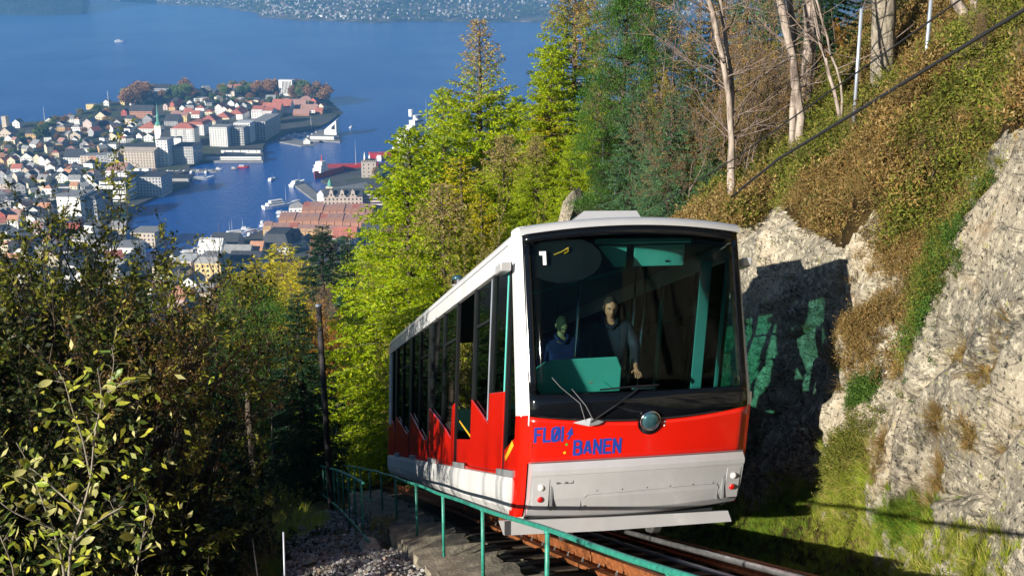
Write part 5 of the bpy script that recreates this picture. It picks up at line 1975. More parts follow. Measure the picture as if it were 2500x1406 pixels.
reg('larch_a', conifer('larch', 1, 16, 4.4, 260, 28, 29, 0.16, 0.026, 'larch', 'bark', 0.22, 0.10, 'larch_tip', 0.22, 0.80, 0.75, 0.55), 16, 'larch')
reg('larch_b', conifer('larch', 2, 16, 5.2, 260, 28, 29, 0.16, 0.026, 'larch', 'bark', 0.25, 0.06, 'larch_tip', 0.08, 0.70, 0.6, 0.6), 16, 'larch')
reg('larch_c', conifer('larch', 21, 16, 4.9, 240, 26, 28, 0.16, 0.027, 'larch', 'bark', 0.2, 0.06, None, 0.0, 0.72, 0.65, 0.6), 16, 'larch')
reg('larch_gold', conifer('larch', 3, 14, 3.8, 150, 20, 24, 0.17, 0.026, 'larch_gold', 'bark', 0.15, 0.08, None, 0.1, 0.65, 0.5, 0.4), 14, 'larch')
reg('spruce', conifer('spruce', 4, 12, 2.6, 170, 18, 24, 0.14, 0.022, 'spruce', 'bark_dark', 0.30, 0.06, None, 0.05, 0.85, 0.5, 0.35), 12, 'spruce')
reg('sitka', conifer('spruce', 5, 12, 3.6, 210, 24, 28, 0.12, 0.018, 'sitka', 'bark', 0.20, 0.05, None, 0.05, 0.7, 0.4, 0.4), 12, 'spruce')
reg('pine', scots_pine('pine', 6, 12, 3.0, 260, 'pine', 'bark', 0.08, 210), 12, 'pine')
reg('pine_high', scots_pine('pine', 7, 12, 2.2, 120, 'pine', 'bark', 0.62, 120), 12, 'pine')
reg('willow', broadleaf('willow', 8, 8, 2.6, 5, 4, 'willow', 'bark', 21000, 0.075, 0.016, first=0.30, upright=0.9, split=(3, 4)), 8, 'willow')
reg('birch', broadleaf('birch', 9, 10, 2.6, 5, 2, 'brownleaf', 'bark_dark', 9000, 0.045, 0.016, first=0.34, upright=0.8, split=(3, 4)), 10, 'birch')
reg('olive', broadleaf('birch', 10, 10, 3.2, 5, 3, 'olive', 'bark', 24000, 0.06, 0.020, first=0.26, upright=0.7, split=(3, 4)), 10, 'birch')
reg('autumn', broadleaf('beech', 11, 10, 3.4, 5, 2, 'autumn', 'bark_dark', 12000, 0.10, 0.035, first=0.28, upright=0.6, split=(3, 4)), 10, 'beech')
reg('bare', broadleaf('bare_tree', 12, 10, 3.0, 6, 2, 'brownleaf', 'bark_twig', 7000, 0.07, 0.018, first=0.30, upright=0.6, split=(3, 4), rad0=0.010), 10, 'bare_tree')
reg('bare_b', broadleaf('bare_tree', 13, 10, 3.2, 5, 1, 'brownleaf', 'bark_birch', 500, 0.06, 0.018, first=0.42, upright=0.5, split=(3, 4), rad0=0.013), 10, 'bare_tree')
reg('shrub', broadleaf('shrub', 14, 3, 1.7, 4, 5, 'darkleaf', 'bark_dark', 9000, 0.07, 0.022, first=0.34, upright=0.5, split=(3, 4)), 3, 'shrub')
reg('bush', broadleaf('bush', 15, 2, 1.2, 4, 5, 'willow', 'bark_pale', 2600, 0.06, 0.018, first=0.36, upright=0.8, split=(3, 4)), 2, 'bush')
reg('darkbroad', broadleaf('broadleaf_tree', 16, 9, 3.4, 5, 3, 'darkleaf', 'bark_dark', 22000, 0.09, 0.032, first=0.28, upright=0.6, split=(3, 4)), 9, 'broadleaf_tree')

LG = 'yellow green larches behind the car'
plant('larch_a', 1165, 48, 46, 'tall yellow-green larch with bare pinkish top standing against the fjord', 'larch', LG, 1.12, rz=0.3)
plant('larch_b', 1405, -70, 46, 'tallest larch with pink tinged edge just left of the dark pine', 'larch', LG, 1.0)
plant('larch_c', 1350, 110, 44, 'larch with long bright boughs left of the tallest larch', 'larch', LG, 1.0, rz=2.2)
plant('larch_b', 1455, 200, 42, 'larch glowing yellow-green behind the vivid pine', 'larch', LG, 0.9, rz=3.1)
plant('larch_b', 1310, 330, 36, 'nearer larch with hanging lime boughs over the roof corner', 'larch', LG, 1.0, rz=0.9)
plant('larch_c', 1400, 330, 35, 'nearer larch right of the lime boughed one', 'larch', LG, 1.0, rz=1.9)
plant('larch_c', 1010, 315, 43, 'broad larch left of the bare topped one overhanging the red roofed harbour', 'larch', LG, 1.25, rz=1.0)
plant('larch_c', 1088, 220, 50, 'slim larch tucked into the left flank of the bare topped larch', 'larch', LG, 1.0, rz=2.0)
plant('larch_b', 975, 520, 40, 'lower larch with lime needles hanging above the rear of the car', 'larch', LG, 1.0)
plant('larch_c', 1255, 235, 56, 'larch filling the gap between the two tallest larches', 'larch', LG, 1.15, rz=4.0)
plant('larch_gold', 1330, 230, 44, 'golden larch below the tallest larch, beside the blue-green spruce', 'larch', LG, 1.05)
plant('larch_b', 1080, 450, 34, 'near larch with drooping bright needles right above the car roof', 'larch', LG, 1.15, rz=2.6)
plant('larch_gold', 1180, 470, 37, 'yellow larch just over the front of the car roof', 'larch', LG, 1.0, rz=.5)
plant('larch_b', 1230, 330, 40, 'wide larch between the bare topped larch and the tallest one', 'larch', LG, 1.3, rz=5)
plant('larch_c', 985, 420, 37, 'yellow-green larch whose boughs hang before the brown wharf roofs', 'larch', LG, 1.35, rz=5.5)
plant('larch_gold', 1130, 380, 41, 'golden green larch at the foot of the bare topped one', 'larch', LG, 1.2, rz=1.5)
plant('olive', 1245, 430, 30, 'fine leaved olive-gold birch rising behind the car roof', 'birch', None, 1.0, rz=1.0)
plant('olive', 1130, 560, 31, 'small speckled olive birch leaning over the middle of the car roof', 'birch', None, 1.1, rz=3.0)
plant('olive', 1330, 470, 28, 'olive birch left of the white roof vent housing', 'birch', None, 0.9, rz=2.0)
plant('spruce', 846, 575, 75, 'dark green spruce at the left edge of the larches', 'spruce', None, 0.9)
plant('sitka', 838, 690, 92, 'soft green spruce over the distant bend of the track', 'spruce', None, 0.9, rz=1)
plant('sitka', 925, 740, 58, 'green spruce just left of the rear end of the car', 'spruce', None, 0.8, rz=2.2)
plant('sitka', 880, 800, 110, 'green spruce low above the passing place of the track', 'spruce', None, 1.0, rz=4.2)

# right-hand bank
plant('pine', 1530, -90, 27, 'vivid green pine with tufted foliage right of the tallest larch', 'pine', None, 0.62, rz=0.4)
plant('pine', 1610, -190, 33, 'pine behind the bare tree in the upper middle of the bank', 'pine', None, 0.6, rz=2.4)
plant('sitka', 1545, 215, 26, 'blue-green spruce below the vivid pine', 'spruce', None, 0.8, rz=0)
plant('sitka', 1640, 220, 24, 'blue-green spruce with feathery boughs next to the white stemmed bare tree', 'spruce', None, 0.95, rz=1.3)
plant('sitka', 1735, 300, 23.5, 'low blue-green spruce at the foot of the white stemmed bare tree', 'spruce', None, 0.9, rz=2)
plant('sitka', 1590, 350, 25, 'low blue-green spruce right behind the roof vent housing', 'spruce', None, 1.0, rz=3)
plant('pine', 1500, 310, 27, 'small pine between the two posts above the roof', 'pine', None, 0.8, rz=3)
plant('sitka', 1900, -60, 31, 'spruce filling the gap behind the leaning birches', 'spruce', None, 0.8, rz=5)
plant('spruce', 2230, -120, 29, 'dark spruce between the two metal posts', 'spruce', None, 0.9, rz=3)
plant('sitka', 1470, 400, 33, 'small spruce between rock outcrop and larch', 'spruce', None, 0.9, rz=3.3)
plant('sitka', 1840, -240, 34, 'tall spruce behind the leaning birches', 'spruce', None, 0.6, rz=.3)
plant('spruce', 2050, -260, 30, 'dark spruce behind the left metal post', 'spruce', None, 1.3, rz=.7)
plant('spruce', 2010, -60, 27, 'dark young spruce in the shade left of the thick trunk', 'spruce', None, 1.5, rz=.7)
plant('sitka', 2330, -320, 33, 'spruce behind the two pink trunks in the top right', 'spruce', None, 1.3, rz=2.7)
plant('bare', 1745, -60, 24, 'bare twiggy larch with pale forked stem', 'bare tree', None, 1.1, rz=0.2)
plant('bare', 1640, -120, 30, 'grey leafless tree behind the blue-green spruces', 'bare tree', None, 1.1, rz=2.2)
plant('bare', 1900, -160, 29, 'fine twigged leafless tree behind the leaning birches', 'bare tree', None, 1.1, rz=4.2)
plant('olive', 1800, 130, 27, 'yellow leaved birch thicket behind the white stemmed bare tree', 'birch', None, 1.1, rz=4)
plant('olive', 1700, 60, 30, 'tan leaved birch behind the two blue-green spruces', 'birch', None, 1.3, rz=2)
plant('olive', 1890, 60, 28, 'tan leaved birch behind the leaning birches', 'birch', None, 1.2, rz=5)
plant('bare', 1850, 60, 26, 'dense leafless shrubby tree left of the leaning birches', 'bare tree', None, 1.3, rz=1)
plant('autumn', 2030, 20, 27, 'small orange leaved tree in the shade beside the left metal post', 'beech', None, 0.8, rz=4)
plant('bare', 2440, -260, 28, 'leafless tree at the top right corner', 'bare tree', None, 1.1, rz=1.2)
plant('pine', 2180, -420, 34, 'pine high on the bank behind the thick trunk', 'pine', None, 1.2, rz=2)
for q, (px, ty_, y) in enumerate([(1880, -60, 36), (1960, -100, 40), (2130, -130, 38), (2250, -100, 42), (2400, -150, 40), (1700, 60, 44), (1620, 160, 50), (2500, -120, 34), (1770, -150, 52)]):
    plant('sitka' if q % 2 else 'spruce', px, ty_, y, 'dense conifer closing off the top of the bank', 'conifer', 'conifers along the top of the bank', 0.9, name='conifer')


def stem_tree(label, pts_px, r0, r1, cat='birch', bark='bark_birch', twigs=14, seed=1, name='birch', crown=None):
    """a bare stem following points seen in the picture, all at one distance, with side twigs; goes on above the frame"""
    r = np.random.default_rng(seed)
    y = pts_px[0][2]
    W = [np.array(at_y(a, b_, yy)) for a, b_, yy in pts_px]
    base = W[0].copy(); base[2] = surf_z(base[0], base[1]) - 0.1
    top = W[-1] + (W[-1] - W[-2]) / np.linalg.norm(W[-1] - W[-2]) * 3.5
    W = [base] + W[1:] + [top]
    o = empty(name, tuple(base))
    P = np.array(W) - base
    t = np.linspace(0, 1, 22); d = np.concatenate([[0], np.cumsum(np.linalg.norm(np.diff(P, axis=0), axis=1))]); d /= d[-1]
    S2 = np.stack([np.interp(t, d, P[:, c]) for c in range(3)], 1)
    S2[1:-1] = (S2[:-2] + S2[1:-1] * 2 + S2[2:]) / 4
    S2 += r.normal(0, 0.012, S2.shape)
    tube_arr([(S2, np.linspace(r0, r1, 22))], 'trunk', M[bark], o, 9)
    br = []
    for q in range(twigs):
        k_ = r.integers(5, 21)
        a = r.uniform(0, 6.28); L = r.uniform(0.5, 1.9)
        dv = np.array([math.cos(a), math.sin(a), r.uniform(0.1, 0.8)]) * L
        p0 = S2[k_]
        pts = np.array([p0 + dv * s + np.array([0, 0, 0.15 * L * s * s]) + r.normal(0, 0.03, 3) * s for s in np.linspace(0, 1, 6)])
        br.append((pts, np.linspace(0.016, 0.004, 6)))
        for _ in range(4):
            j = r.integers(1, 5); dv2 = dv * r.uniform(0.25, 0.5) + r.normal(0, 0.22, 3)
            br.append((np.array([pts[j] + dv2 * s for s in (0, .5, 1)]), np.array([0.007, 0.005, 0.003])))
    if br: tube_arr(br, 'branches', M['bark_twig'] if bark != 'bark' else M[bark], o, 4)
    if crown:
        leafP = np.concatenate([b_[0] for b_ in br]); k_ = r.integers(0, len(leafP), 4000)
        leaves_mesh('crown', leafP[k_] + r.normal(0, .25, (4000, 3)), r.normal(0, 1, (4000, 3)), 0.09, 0.025, M[crown], o, r)
    return tag(o, label, cat)


stem_tree('leaning pale birch with bare forked stem rising from the brown heather', [(1968, 300, 20.5), (1945, 200, 20.5), (1920, 80, 20.5), (1900, -30, 20.5)], 0.082, 0.062, twigs=16, seed=3)
stem_tree('second stem of the leaning birches crossing behind the first', [(1950, 215, 20.8), (1938, 110, 20.8), (1932, 0, 20.8), (1915, -60, 20.8)], 0.07, 0.05, twigs=10, seed=4)
stem_tree('straight mottled trunk behind the leaning birches', [(1976, 155, 24), (1978, 60, 24), (1972, -40, 24)], 0.13, 0.11, twigs=8, seed=5, bark='bark_birch', name='tree')
stem_tree('thin crooked birch sapling right of the leaning birches', [(2060, 268, 19.5), (2030, 190, 19.5), (2010, 140, 19.5), (1995, 60, 19.5)], 0.035, 0.02, twigs=12, seed=6)
stem_tree('thin birch sapling arching over the heather beside the left metal post', [(2050, 262, 19.5), (2062, 235, 19.5), (2030, 130, 19.5), (2000, 20, 19.5)], 0.022, 0.012, twigs=10, seed=7)
stem_tree('white stemmed bare tree above the car roof', [(1798, 380, 21), (1785, 270, 21), (1768, 160, 21), (1745, 60, 21), (1720, -30, 21)], 0.068, 0.035, twigs=26, seed=8, name='bare_tree', cat='bare tree')
stem_tree('right fork of the white stemmed bare tree', [(1792, 300, 21.2), (1790, 200, 21.2), (1770, 90, 21.2), (1755, -30, 21.2)], 0.05, 0.03, twigs=22, seed=9, name='bare_tree', cat='bare tree')
stem_tree('thick scaly grey trunk at the top of the bank', [(2166, 92, 21.5), (2160, 20, 21.5), (2158, -60, 21.5)], 0.23, 0.20, twigs=5, seed=10, bark='bark_pale', name='tree', cat='tree')
stem_tree('pink leaning trunk near the top right', [(2375, 82, 17.5), (2350, 30, 17.5), (2325, -30, 17.5)], 0.085, 0.07, twigs=8, seed=11, name='tree', cat='tree')
stem_tree('pink upright trunk beside the leaning pink one', [(2380, 75, 17.6), (2376, 20, 17.6), (2378, -30, 17.6)], 0.06, 0.05, twigs=6, seed=12, name='tree', cat='tree')
for q, (px, py_, y) in enumerate([(1840, 330, 22), (1700, 380, 24), (1890, 290, 24), (1810, 350, 22.5)]):
    plant('bare', px, py_ - 210, y, ['leafless brush right of the white stemmed tree', 'leafless brush left of the white stemmed tree', 'leafless brush below the leaning birches', 'leafless brush directly behind the foot of the white stemmed tree'][q], 'brush', 'leafless brush on the bank', 1.3, name='brush')

for q, (px, py_, hh, lb) in enumerate([(2150, 330, 0.9, 'between the two overhead wires'), (2330, 270, 0.8, 'below the right metal post'), (1950, 440, 0.7, 'above the rock left of the bright junipers'), (2420, 190, 0.9, 'under the thick cable at the top right'),
                                        (2250, 440, 0.8, 'above the grassy gully'), (2060, 340, 0.7, 'below the arching birch sapling'), (1880, 450, 0.8, 'just above the shaded rock beside the car roof'), (2460, 260, 1.0, 'on the crest of the big lichen covered slab')]):
    a_, c_ = bank_at(px, py_)
    o = copy_tree(PROTO['bare'][0]); o.name = 'twiggy_shrub'
    o.location = tuple(BANK[a_, c_] - np.array([0, 0, 0.05])); o.scale = (hh / 10 * 1.3, hh / 10 * 1.3, hh / 10); o.rotation_euler = (R_.uniform(-.2, .2), R_.uniform(-.2, .2), q)
    tag(o, 'low leafless twiggy shrub in the heather ' + lb, 'shrub', 'twiggy shrubs in the heather')
rk = stone('rock', M['rock'], 91, 1.0); COL.objects.link(rk)
pp_ = at_y(1388, 530, 34); rk.location = tuple(pp_); rk.scale = (0.5, 0.5, 0.95); rk.rotation_euler = (0.3, 0.45, 1.4)
tag(rk, 'pale grey rock outcrop poking out between the larches and the low spruces', 'rock')
WL = [(95, 560, 'sunlit willow'), (300, 640, 'forked brown birch'), (430, 760, 'rusty orange tree'), (590, 800, 'long trunked pine'), (725, 850, 'pointed dark spruce'), (790, 950, 'tarred pole'), (220, 1050, 'large leaved sapling'), (690, 1300, 'grey metal stake'), (20, 900, 'left edge of the wood')]
_wl = {}


def wood_label(k_, px, ty_):
    y = ty_ + 60
    near = sorted(WL, key=lambda q: (q[0] - px) ** 2 + ((q[1] - y)) ** 2)
    for q in near[:4]:
        dx, dy = px - q[0], y - q[1]
        rel = ('right of' if dx > 0 else 'left of') if abs(dx) > abs(dy) else ('below' if dy > 0 else 'behind')
        lb = {'autumn': 'orange leaved tree', 'darkbroad': 'dark leafy tree', 'spruce': 'dark narrow spruce', 'shrub': 'dark low shrub', 'bush': 'brown bush'}[k_] + ' in the shaded wood ' + rel + ' the ' + q[2]
        if lb not in _wl: break
    _wl[lb] = 1
    return lb


# left-hand wood
plant('willow', 95, 290, 17, 'yellow-green willow with sunlit leaves at the left edge', 'willow', None, 1.15, rz=0.5)
plant('willow', 165, 440, 18, 'willow right of the sunlit one, shading into the brown birch', 'willow', None, 0.7, rz=2.5)
plant('willow', -40, 330, 16, 'willow cut by the left edge of the photo', 'willow', None, 1.1, rz=4)
plant('birch', 300, 425, 15.5, 'brown leaved birch with dark forked stems before the harbour', 'birch', None, 1.15, rz=1.2)
plant('birch', 385, 540, 17, 'thin brown birch right of the forked one', 'birch', None, 1.0, rz=3.2)
plant('bare_b', 430, 560, 22, 'nearly leafless thin tree with long twigs against the water', 'bare tree', None, 0.7, rz=1.2)
plant('autumn', 440, 745, 60, 'rusty orange tree below the white town houses', 'beech', None, 1.1)
plant('autumn', 380, 770, 45, 'orange-brown tree behind the forked birch', 'beech', None, 1.1, rz=2)
plant('autumn', 515, 745, 75, 'orange tree at the left shoulder of the green pine', 'beech', None, 1.2, rz=3)
plant('pine_high', 590, 690, 38, 'green pine with long bare pale trunk in the shaded wood', 'pine', None, 1.25, rz=0.5)
plant('pine', 530, 770, 42, 'pine with dark foliage left of the long trunked one', 'pine', None, 1.2, rz=2.5)
plant('pine_high', 645, 745, 36, 'second bare trunked pine next to the dark spruce', 'pine', None, 1.1, rz=3.5)
plant('spruce', 722, 716, 33, 'dark pointed spruce left of the tarred pole', 'spruce', None, 1.3, rz=1.5)
plant('spruce', 782, 552, 140, 'dark green spruce standing against the harbour houses', 'spruce', None, 1.6, rz=1.0)
for q, (px, ty_, y, k_, w, lb) in enumerate([
    (690, 598, 175, 'larch_gold', 2.1, 'golden tree peak right of the long slate roofs'),
    (640, 640, 160, 'larch_gold', 2.2, 'golden tree mid left of the yellow group below the harbour houses'),
    (590, 665, 150, 'larch_gold', 2.0, 'leftmost golden tree below the yellow hotel building'),
    (735, 640, 150, 'larch_gold', 2.0, 'golden tree just left of the lone dark spruce'),
    (700, 690, 110, 'larch_gold', 1.8, 'lower golden tree behind the green pine'),
    (640, 710, 100, 'larch_gold', 1.3, 'yellow tree nestled over the green pine crown')]):
    plant(k_, px, ty_, y, lb, 'larch', 'golden trees down the slope', w, rz=q)
for q, (px, ty_, y) in enumerate([(775, 640, 130), (810, 625, 150), (790, 690, 115), (760, 700, 120), (815, 700, 100), (745, 740, 90), (800, 610, 170)]):
    plant('bare', px, ty_, y, ['pinkish leafless tree just below the lone dark spruce', 'pinkish leafless tree right of the lone dark spruce', 'brown leafless tree midway between spruce and tarred pole', 'brown leafless tree left of the midway one', 'leafless tree against the green larch edge', 'leafless tree above the pointed dark spruce', 'topmost leafless tree by the larch edge under the town'][q], 'bare tree', 'leafless trees beyond the pole', 1.5)
for q, (px, ty_, y) in enumerate([(770, 760, 70), (800, 790, 62), (755, 790, 60), (820, 740, 85), (735, 800, 80)]):
    plant('autumn', px, ty_, y, ['rust coloured bush behind the top of the tarred pole', 'rust coloured bush right of the tarred pole top', 'rust coloured bush left of the tarred pole top', 'rust coloured bush nearest the green larch edge', 'rust coloured bush beside the tip of the pointed dark spruce'][q], 'bush', 'rust coloured bushes on the slope', 1.1, name='bush')
for q, (px, ty_, y, k_) in enumerate([(-30, 680, 13, 'darkbroad'), (60, 740, 15, 'darkbroad'), (150, 760, 18, 'darkbroad'), (120, 820, 13, 'shrub'), (200, 850, 19, 'darkbroad'),
                                      (330, 900, 30, 'shrub'), (420, 880, 30, 'spruce'), (470, 820, 34, 'spruce'), (390, 930, 22, 'shrub'), (280, 900, 28, 'spruce'), (320, 1010, 19, 'shrub'),
                                      (520, 990, 40, 'shrub'), (560, 900, 46, 'spruce'), (620, 960, 50, 'spruce'), (690, 900, 48, 'spruce'), (60, 930, 14, 'shrub'), (160, 1000, 15, 'shrub'), (20, 1080, 12, 'shrub'),
                                      (230, 1090, 14, 'shrub'), (330, 1130, 16, 'shrub'), (760, 930, 46, 'spruce'), (500, 850, 50, 'spruce'), (440, 930, 44, 'autumn'), (110, 1130, 12, 'shrub')]):
    lb = wood_label(k_, px, ty_)
    plant(k_, px, ty_, y, lb, {'autumn': 'beech', 'darkbroad': 'tree', 'spruce': 'spruce', 'shrub': 'shrub'}[k_], {'autumn': None, 'darkbroad': 'leafy trees of the shaded wood', 'spruce': 'spruces of the shaded wood', 'shrub': 'shrubs of the shaded wood'}[k_], 1.25)
for q, (px, ty_, y, k_) in enumerate([(250, 1180, 14, 'shrub'), (390, 1165, 19, 'shrub'), (470, 1130, 26, 'shrub'), (560, 1110, 34, 'shrub')]):
    plant(k_, px, ty_, y, wood_label('bush', px, ty_ + 100), 'bush', 'low bushes on the bank', 1.3, name='bush')
b0 = PROTO['bush'][0]
o = plant('bush', 655, 1165, 22, 'slim leafy bush catching the sun on the dark bank', 'bush', None, 0.7, rz=1)
o = plant('bush', 925, 1262, 17.0, 'small leafy bush at the head of the gravel heap', 'bush', None, 1.0, rz=2)
# trees standing just outside the picture on the left, whose shade falls across the wood and the car's side
for q, (x, y, h, k_) in enumerate([(-14, -0.5, 9.0, 'bare_b'), (-16, 1.0, 10.0, 'bare_b'), (-12.8, 13.2, 11.5, 'darkbroad'), (-17, 8.6, 13, 'darkbroad'), (-14, 16, 11, 'darkbroad'), (-16, 12, 13.5, 'darkbroad'), (-22, 6.5, 15.5, 'darkbroad'), (-19.5, 8.0, 14, 'spruce'), (-14.2, 11.6, 12.5, 'darkbroad'), (-25, 12, 15, 'spruce'), (-30, 6, 17, 'spruce'), (-19, -1.5, 8.0, 'bare'), (-34, 16, 18, 'spruce'), (-38, 24, 20, 'spruce'), (-44, 32, 20, 'spruce'), (-24, 18, 13, 'darkbroad'), (-19, 16, 12, 'darkbroad')]):
    pr, H0, nm = PROTO[k_]
    o = copy_tree(pr); o.name = nm
    o.location = (x, y, gz(x, y) - 0.1); s = h / H0; o.scale = (s, s, s); o.rotation_euler = (0, 0, q * 1.3)
    tag(o, 'tree on the slope left of the picture', 'tree', 'trees left of the picture')

# far-off wood on the hillside, reading as one mass
def wood(name, n, ya, yb, pxa, pxb, hmin, hmax, src, clear=None):
    P, S2 = [], []
    while len(P) < n:
        y = math.exp(rng.uniform(math.log(ya), math.log(yb)))
        px = rng.uniform(pxa, pxb)
        x = (px - 1250) / F * y * 1.06
        xc, zc = track_c(y)
        if abs(x - float(xc) - 1) < 5.0 + (4.0 if 40 < y < 150 else 0): continue
        z = gz(x, y)
        h = rng.uniform(hmin, hmax)
        # leave the view to the town open
        top = z + h
        dep = -top / y
        lim = np.interp(px, [-400, 0, 200, 380, 520, 600, 760, 860], [0.285, 0.285, 0.30, 0.345, 0.35, 0.35, 0.33, 0.26])
        if dep < lim:
            h = -lim * y - z
            if h < 2.5: continue
        P.append((x, y, z - 0.2)); S2.append(h / 10.0)
    r3 = np.zeros((n, 3)); r3[:, 2] = rng.uniform(0, 6.28, n)
    return scatter(name, P, r3, S2, src)


def blob_tree(name, seed, leaf, n=1500, H=10.0, W=3.2, kind='round', leafL=0.55, leafW=0.22, bark='bark_dark'):
    r = np.random.default_rng(seed)
    if kind == 'round':
        P = r.normal(0, 1, (n, 3)); P /= np.linalg.norm(P, axis=1, keepdims=True)
        P *= (r.uniform(0.45, 1, (n, 1))) * (1 + 0.35 * vnoise(P * 2.2 + seed, seed))[:, None]
        P = P * np.array([W, W, H * 0.36]) + np.array([0, 0, H * 0.62])
        D = r.normal(0, 1, (n, 3))
    else:
        t = r.uniform(0, 1, n) ** 0.7
        a = r.uniform(0, 6.283, n)
        rr = (1 - t) ** 0.8 * W * r.uniform(0.3, 1, n) * (0.8 + 0.3 * np.sin(a * 3 + t * 40))
        P = np.stack([np.cos(a) * rr, np.sin(a) * rr, H * (0.08 + 0.92 * t) - rr * 0.25], 1)
        D = np.stack([np.cos(a), np.sin(a), -0.4 + 0 * a], 1) + r.normal(0, .4, (n, 3))
    V = MB(); V.tube([(0, 0, -0.5), (0, 0, H * (0.5 if kind == 'round' else 0.97))], [H * 0.02, H * 0.006], 5)
    tm = mesh_obj(name + '_t', V.v, V.f, M[bark])
    lm = leaves_mesh(name, P, D, leafL * r.uniform(0.6, 1.2, n), leafW, M[leaf], None, r)
    # one mesh of both
    me = lm.data
    k_ = len(me.vertices)
    v1 = np.empty(k_ * 3); me.vertices.foreach_get('co', v1)
    v2 = np.array(V.v)
    faces = [tuple(p.vertices) for p in me.polygons] + [tuple(k_ + i for i in f) for f in V.f]
    me2 = bpy.data.meshes.new(name)
    me2.from_pydata([tuple(q) for q in np.concatenate([v1.reshape(-1, 3), v2])], [], faces)
    me2.materials.append(M[leaf]); me2.materials.append(M[bark])
    me2.polygons.foreach_set('material_index', np.array([0] * (len(faces) - len(V.f)) + [1] * len(V.f), dtype=np.int32))
    me2.update()
    bpy.data.objects.remove(tm); bpy.data.objects.remove(lm)
    return bpy.data.objects.new(name, me2)


bt_spruce = blob_tree('wood_spruce', 1, 'spruce', 5000, 10, 2.1, 'cone', 0.38, 0.07)
bt_autumn = blob_tree('wood_autumn', 2, 'autumn', 4500, 10, 3.0, 'round', 0.22, 0.09)
bt_gold = blob_tree('wood_gold', 3, 'larch_gold', 4500, 10, 2.6, 'cone', 0.34, 0.07)
bt_brown = blob_tree('wood_brown', 4, 'brownleaf', 2500, 10, 2.8, 'round', 0.2, 0.05, bark='bark_twig')
bt_green = blob_tree('wood_green', 5, 'larch', 4500, 10, 2.6, 'round', 0.26, 0.07)
wood('hillside_wood', 420, 38, 640, -500, 820, 6, 13, bt_spruce)
wood('hillside_wood', 260, 45, 640, -500, 860, 5, 10, bt_autumn)
wood('hillside_wood', 380, 70, 640, 350, 900, 6, 12, bt_gold)
wood('hillside_wood', 200, 60, 640, 300, 860, 5, 9, bt_brown)
wood('hillside_wood', 200, 55, 400, 780, 1400, 8, 14, bt_green)
wood('hillside_wood', 160, 55, 300, 1200, 2600, 8, 14, bt_spruce)

# ------------------------------------------------------------------ young sallow close to the camera, leaf by leaf
sal = empty('sapling', tuple(at_y(165, 1500, 4.3)))
tag(sal, 'young sallow sapling with large sunlit yellow-green leaves at the lower left', 'sapling')
SB = Vector(sal.location)
lm_ = MB()
nl = 6
for i in range(nl + 1):
    t = i / nl
    w = 0.21 * math.sin(math.pi * min(1, t * 0.96 + 0.02)) ** 0.75
    zc_ = -0.16 * t * t + 0.02 * math.sin(t * 6)
    lm_.v += [(-w, t, zc_ + 0.06), (0, t, zc_), (w, t, zc_ + 0.06)]
for i in range(nl):
    a = i * 3
    lm_.f += [(a, a + 1, a + 4, a + 3), (a + 1, a + 2, a + 5, a + 4)]; lm_.mi += [0, 0]
leaf_me = []
for q, cols in enumerate([(0.32, 0.42, 0.04), (0.50, 0.52, 0.06), (0.17, 0.27, 0.04), (0.52, 0.50, 0.18), (0.42, 0.36, 0.06)]):
    m, nt, b = new_mat('sallow_leaf')
    f = noise_fac(nt, 9, 5)
    c = ramp(nt, f, [(0.3, tuple(x * 0.75 for x in cols)), (0.7, tuple(min(1, x * 1.2) for x in cols))])
    nt.links.new(c, b.inputs['Base Color']); b.inputs['Roughness'].default_value = 0.42
    tr = N(nt, 'ShaderNodeBsdfTranslucent'); nt.links.new(c, tr.inputs[0])
    ms = N(nt, 'ShaderNodeMixShader'); ms.inputs[0].default_value = 0.35
    nt.links.new(b.outputs[0], ms.inputs[1]); nt.links.new(tr.outputs[0], ms.inputs[2])
    nt.links.new(ms.outputs[0], nt.nodes['Material Output'].inputs[0])
    me = bpy.data.meshes.new('leaf')
    vv = [(x * (0.8 + 0.1 * q), y_, z + 0.05 * math.sin(q + y_ * 4)) for x, y_, z in lm_.v]
    me.from_pydata(vv, [], lm_.f); me.materials.append(m)
    me.polygons.foreach_set('use_smooth', np.ones(len(me.polygons), dtype=bool)); me.update()
    leaf_me.append(me)
stems = [  # picture points and distance
    [(165, 1500, 4.3), (172, 1330, 4.3), (200, 1250, 4.3), (222, 1170, 4.3), (232, 1050, 4.3), (262, 960, 4.3), (283, 880, 4.3), (273, 848, 4.3)],
    [(160, 1500, 4.4), (156, 1380, 4.4), (130, 1290, 4.4), (95, 1200, 4.4), (70, 1130, 4.4), (40, 1080, 4.4)],
    [(172, 1330, 4.2), (240, 1270, 4.2), (300, 1235, 4.2)],
    [(222, 1170, 4.3), (200, 1060, 4.3), (175, 1000, 4.3), (160, 930, 4.3), (143, 905, 4.3)],
    [(232, 1050, 4.3), (250, 985, 4.25), (244, 930, 4.25), (238, 898, 4.25)],
    [(130, 1290, 4.4), (30, 1250, 4.3), (-30, 1200, 4.3)],
    [(350, 1500, 4.6), (330, 1400, 4.6), (350, 1310, 4.6), (355, 1250, 4.6), (362, 1220, 4.6)],
    [(350, 1310, 4.6), (375, 1270, 4.6), (378, 1230, 4.6)],
    [(20, 1500, 4.0), (40, 1400, 4.0), (10, 1330, 4.0), (-20, 1260, 4.0)],
    [(262, 960, 4.3), (300, 935, 4.3), (318, 930, 4.3)],
    [(200, 1250, 4.3), (130, 1190, 4.35), (90, 1150, 4.4), (55, 1130, 4.4)],
]
sp = []
nodes = []
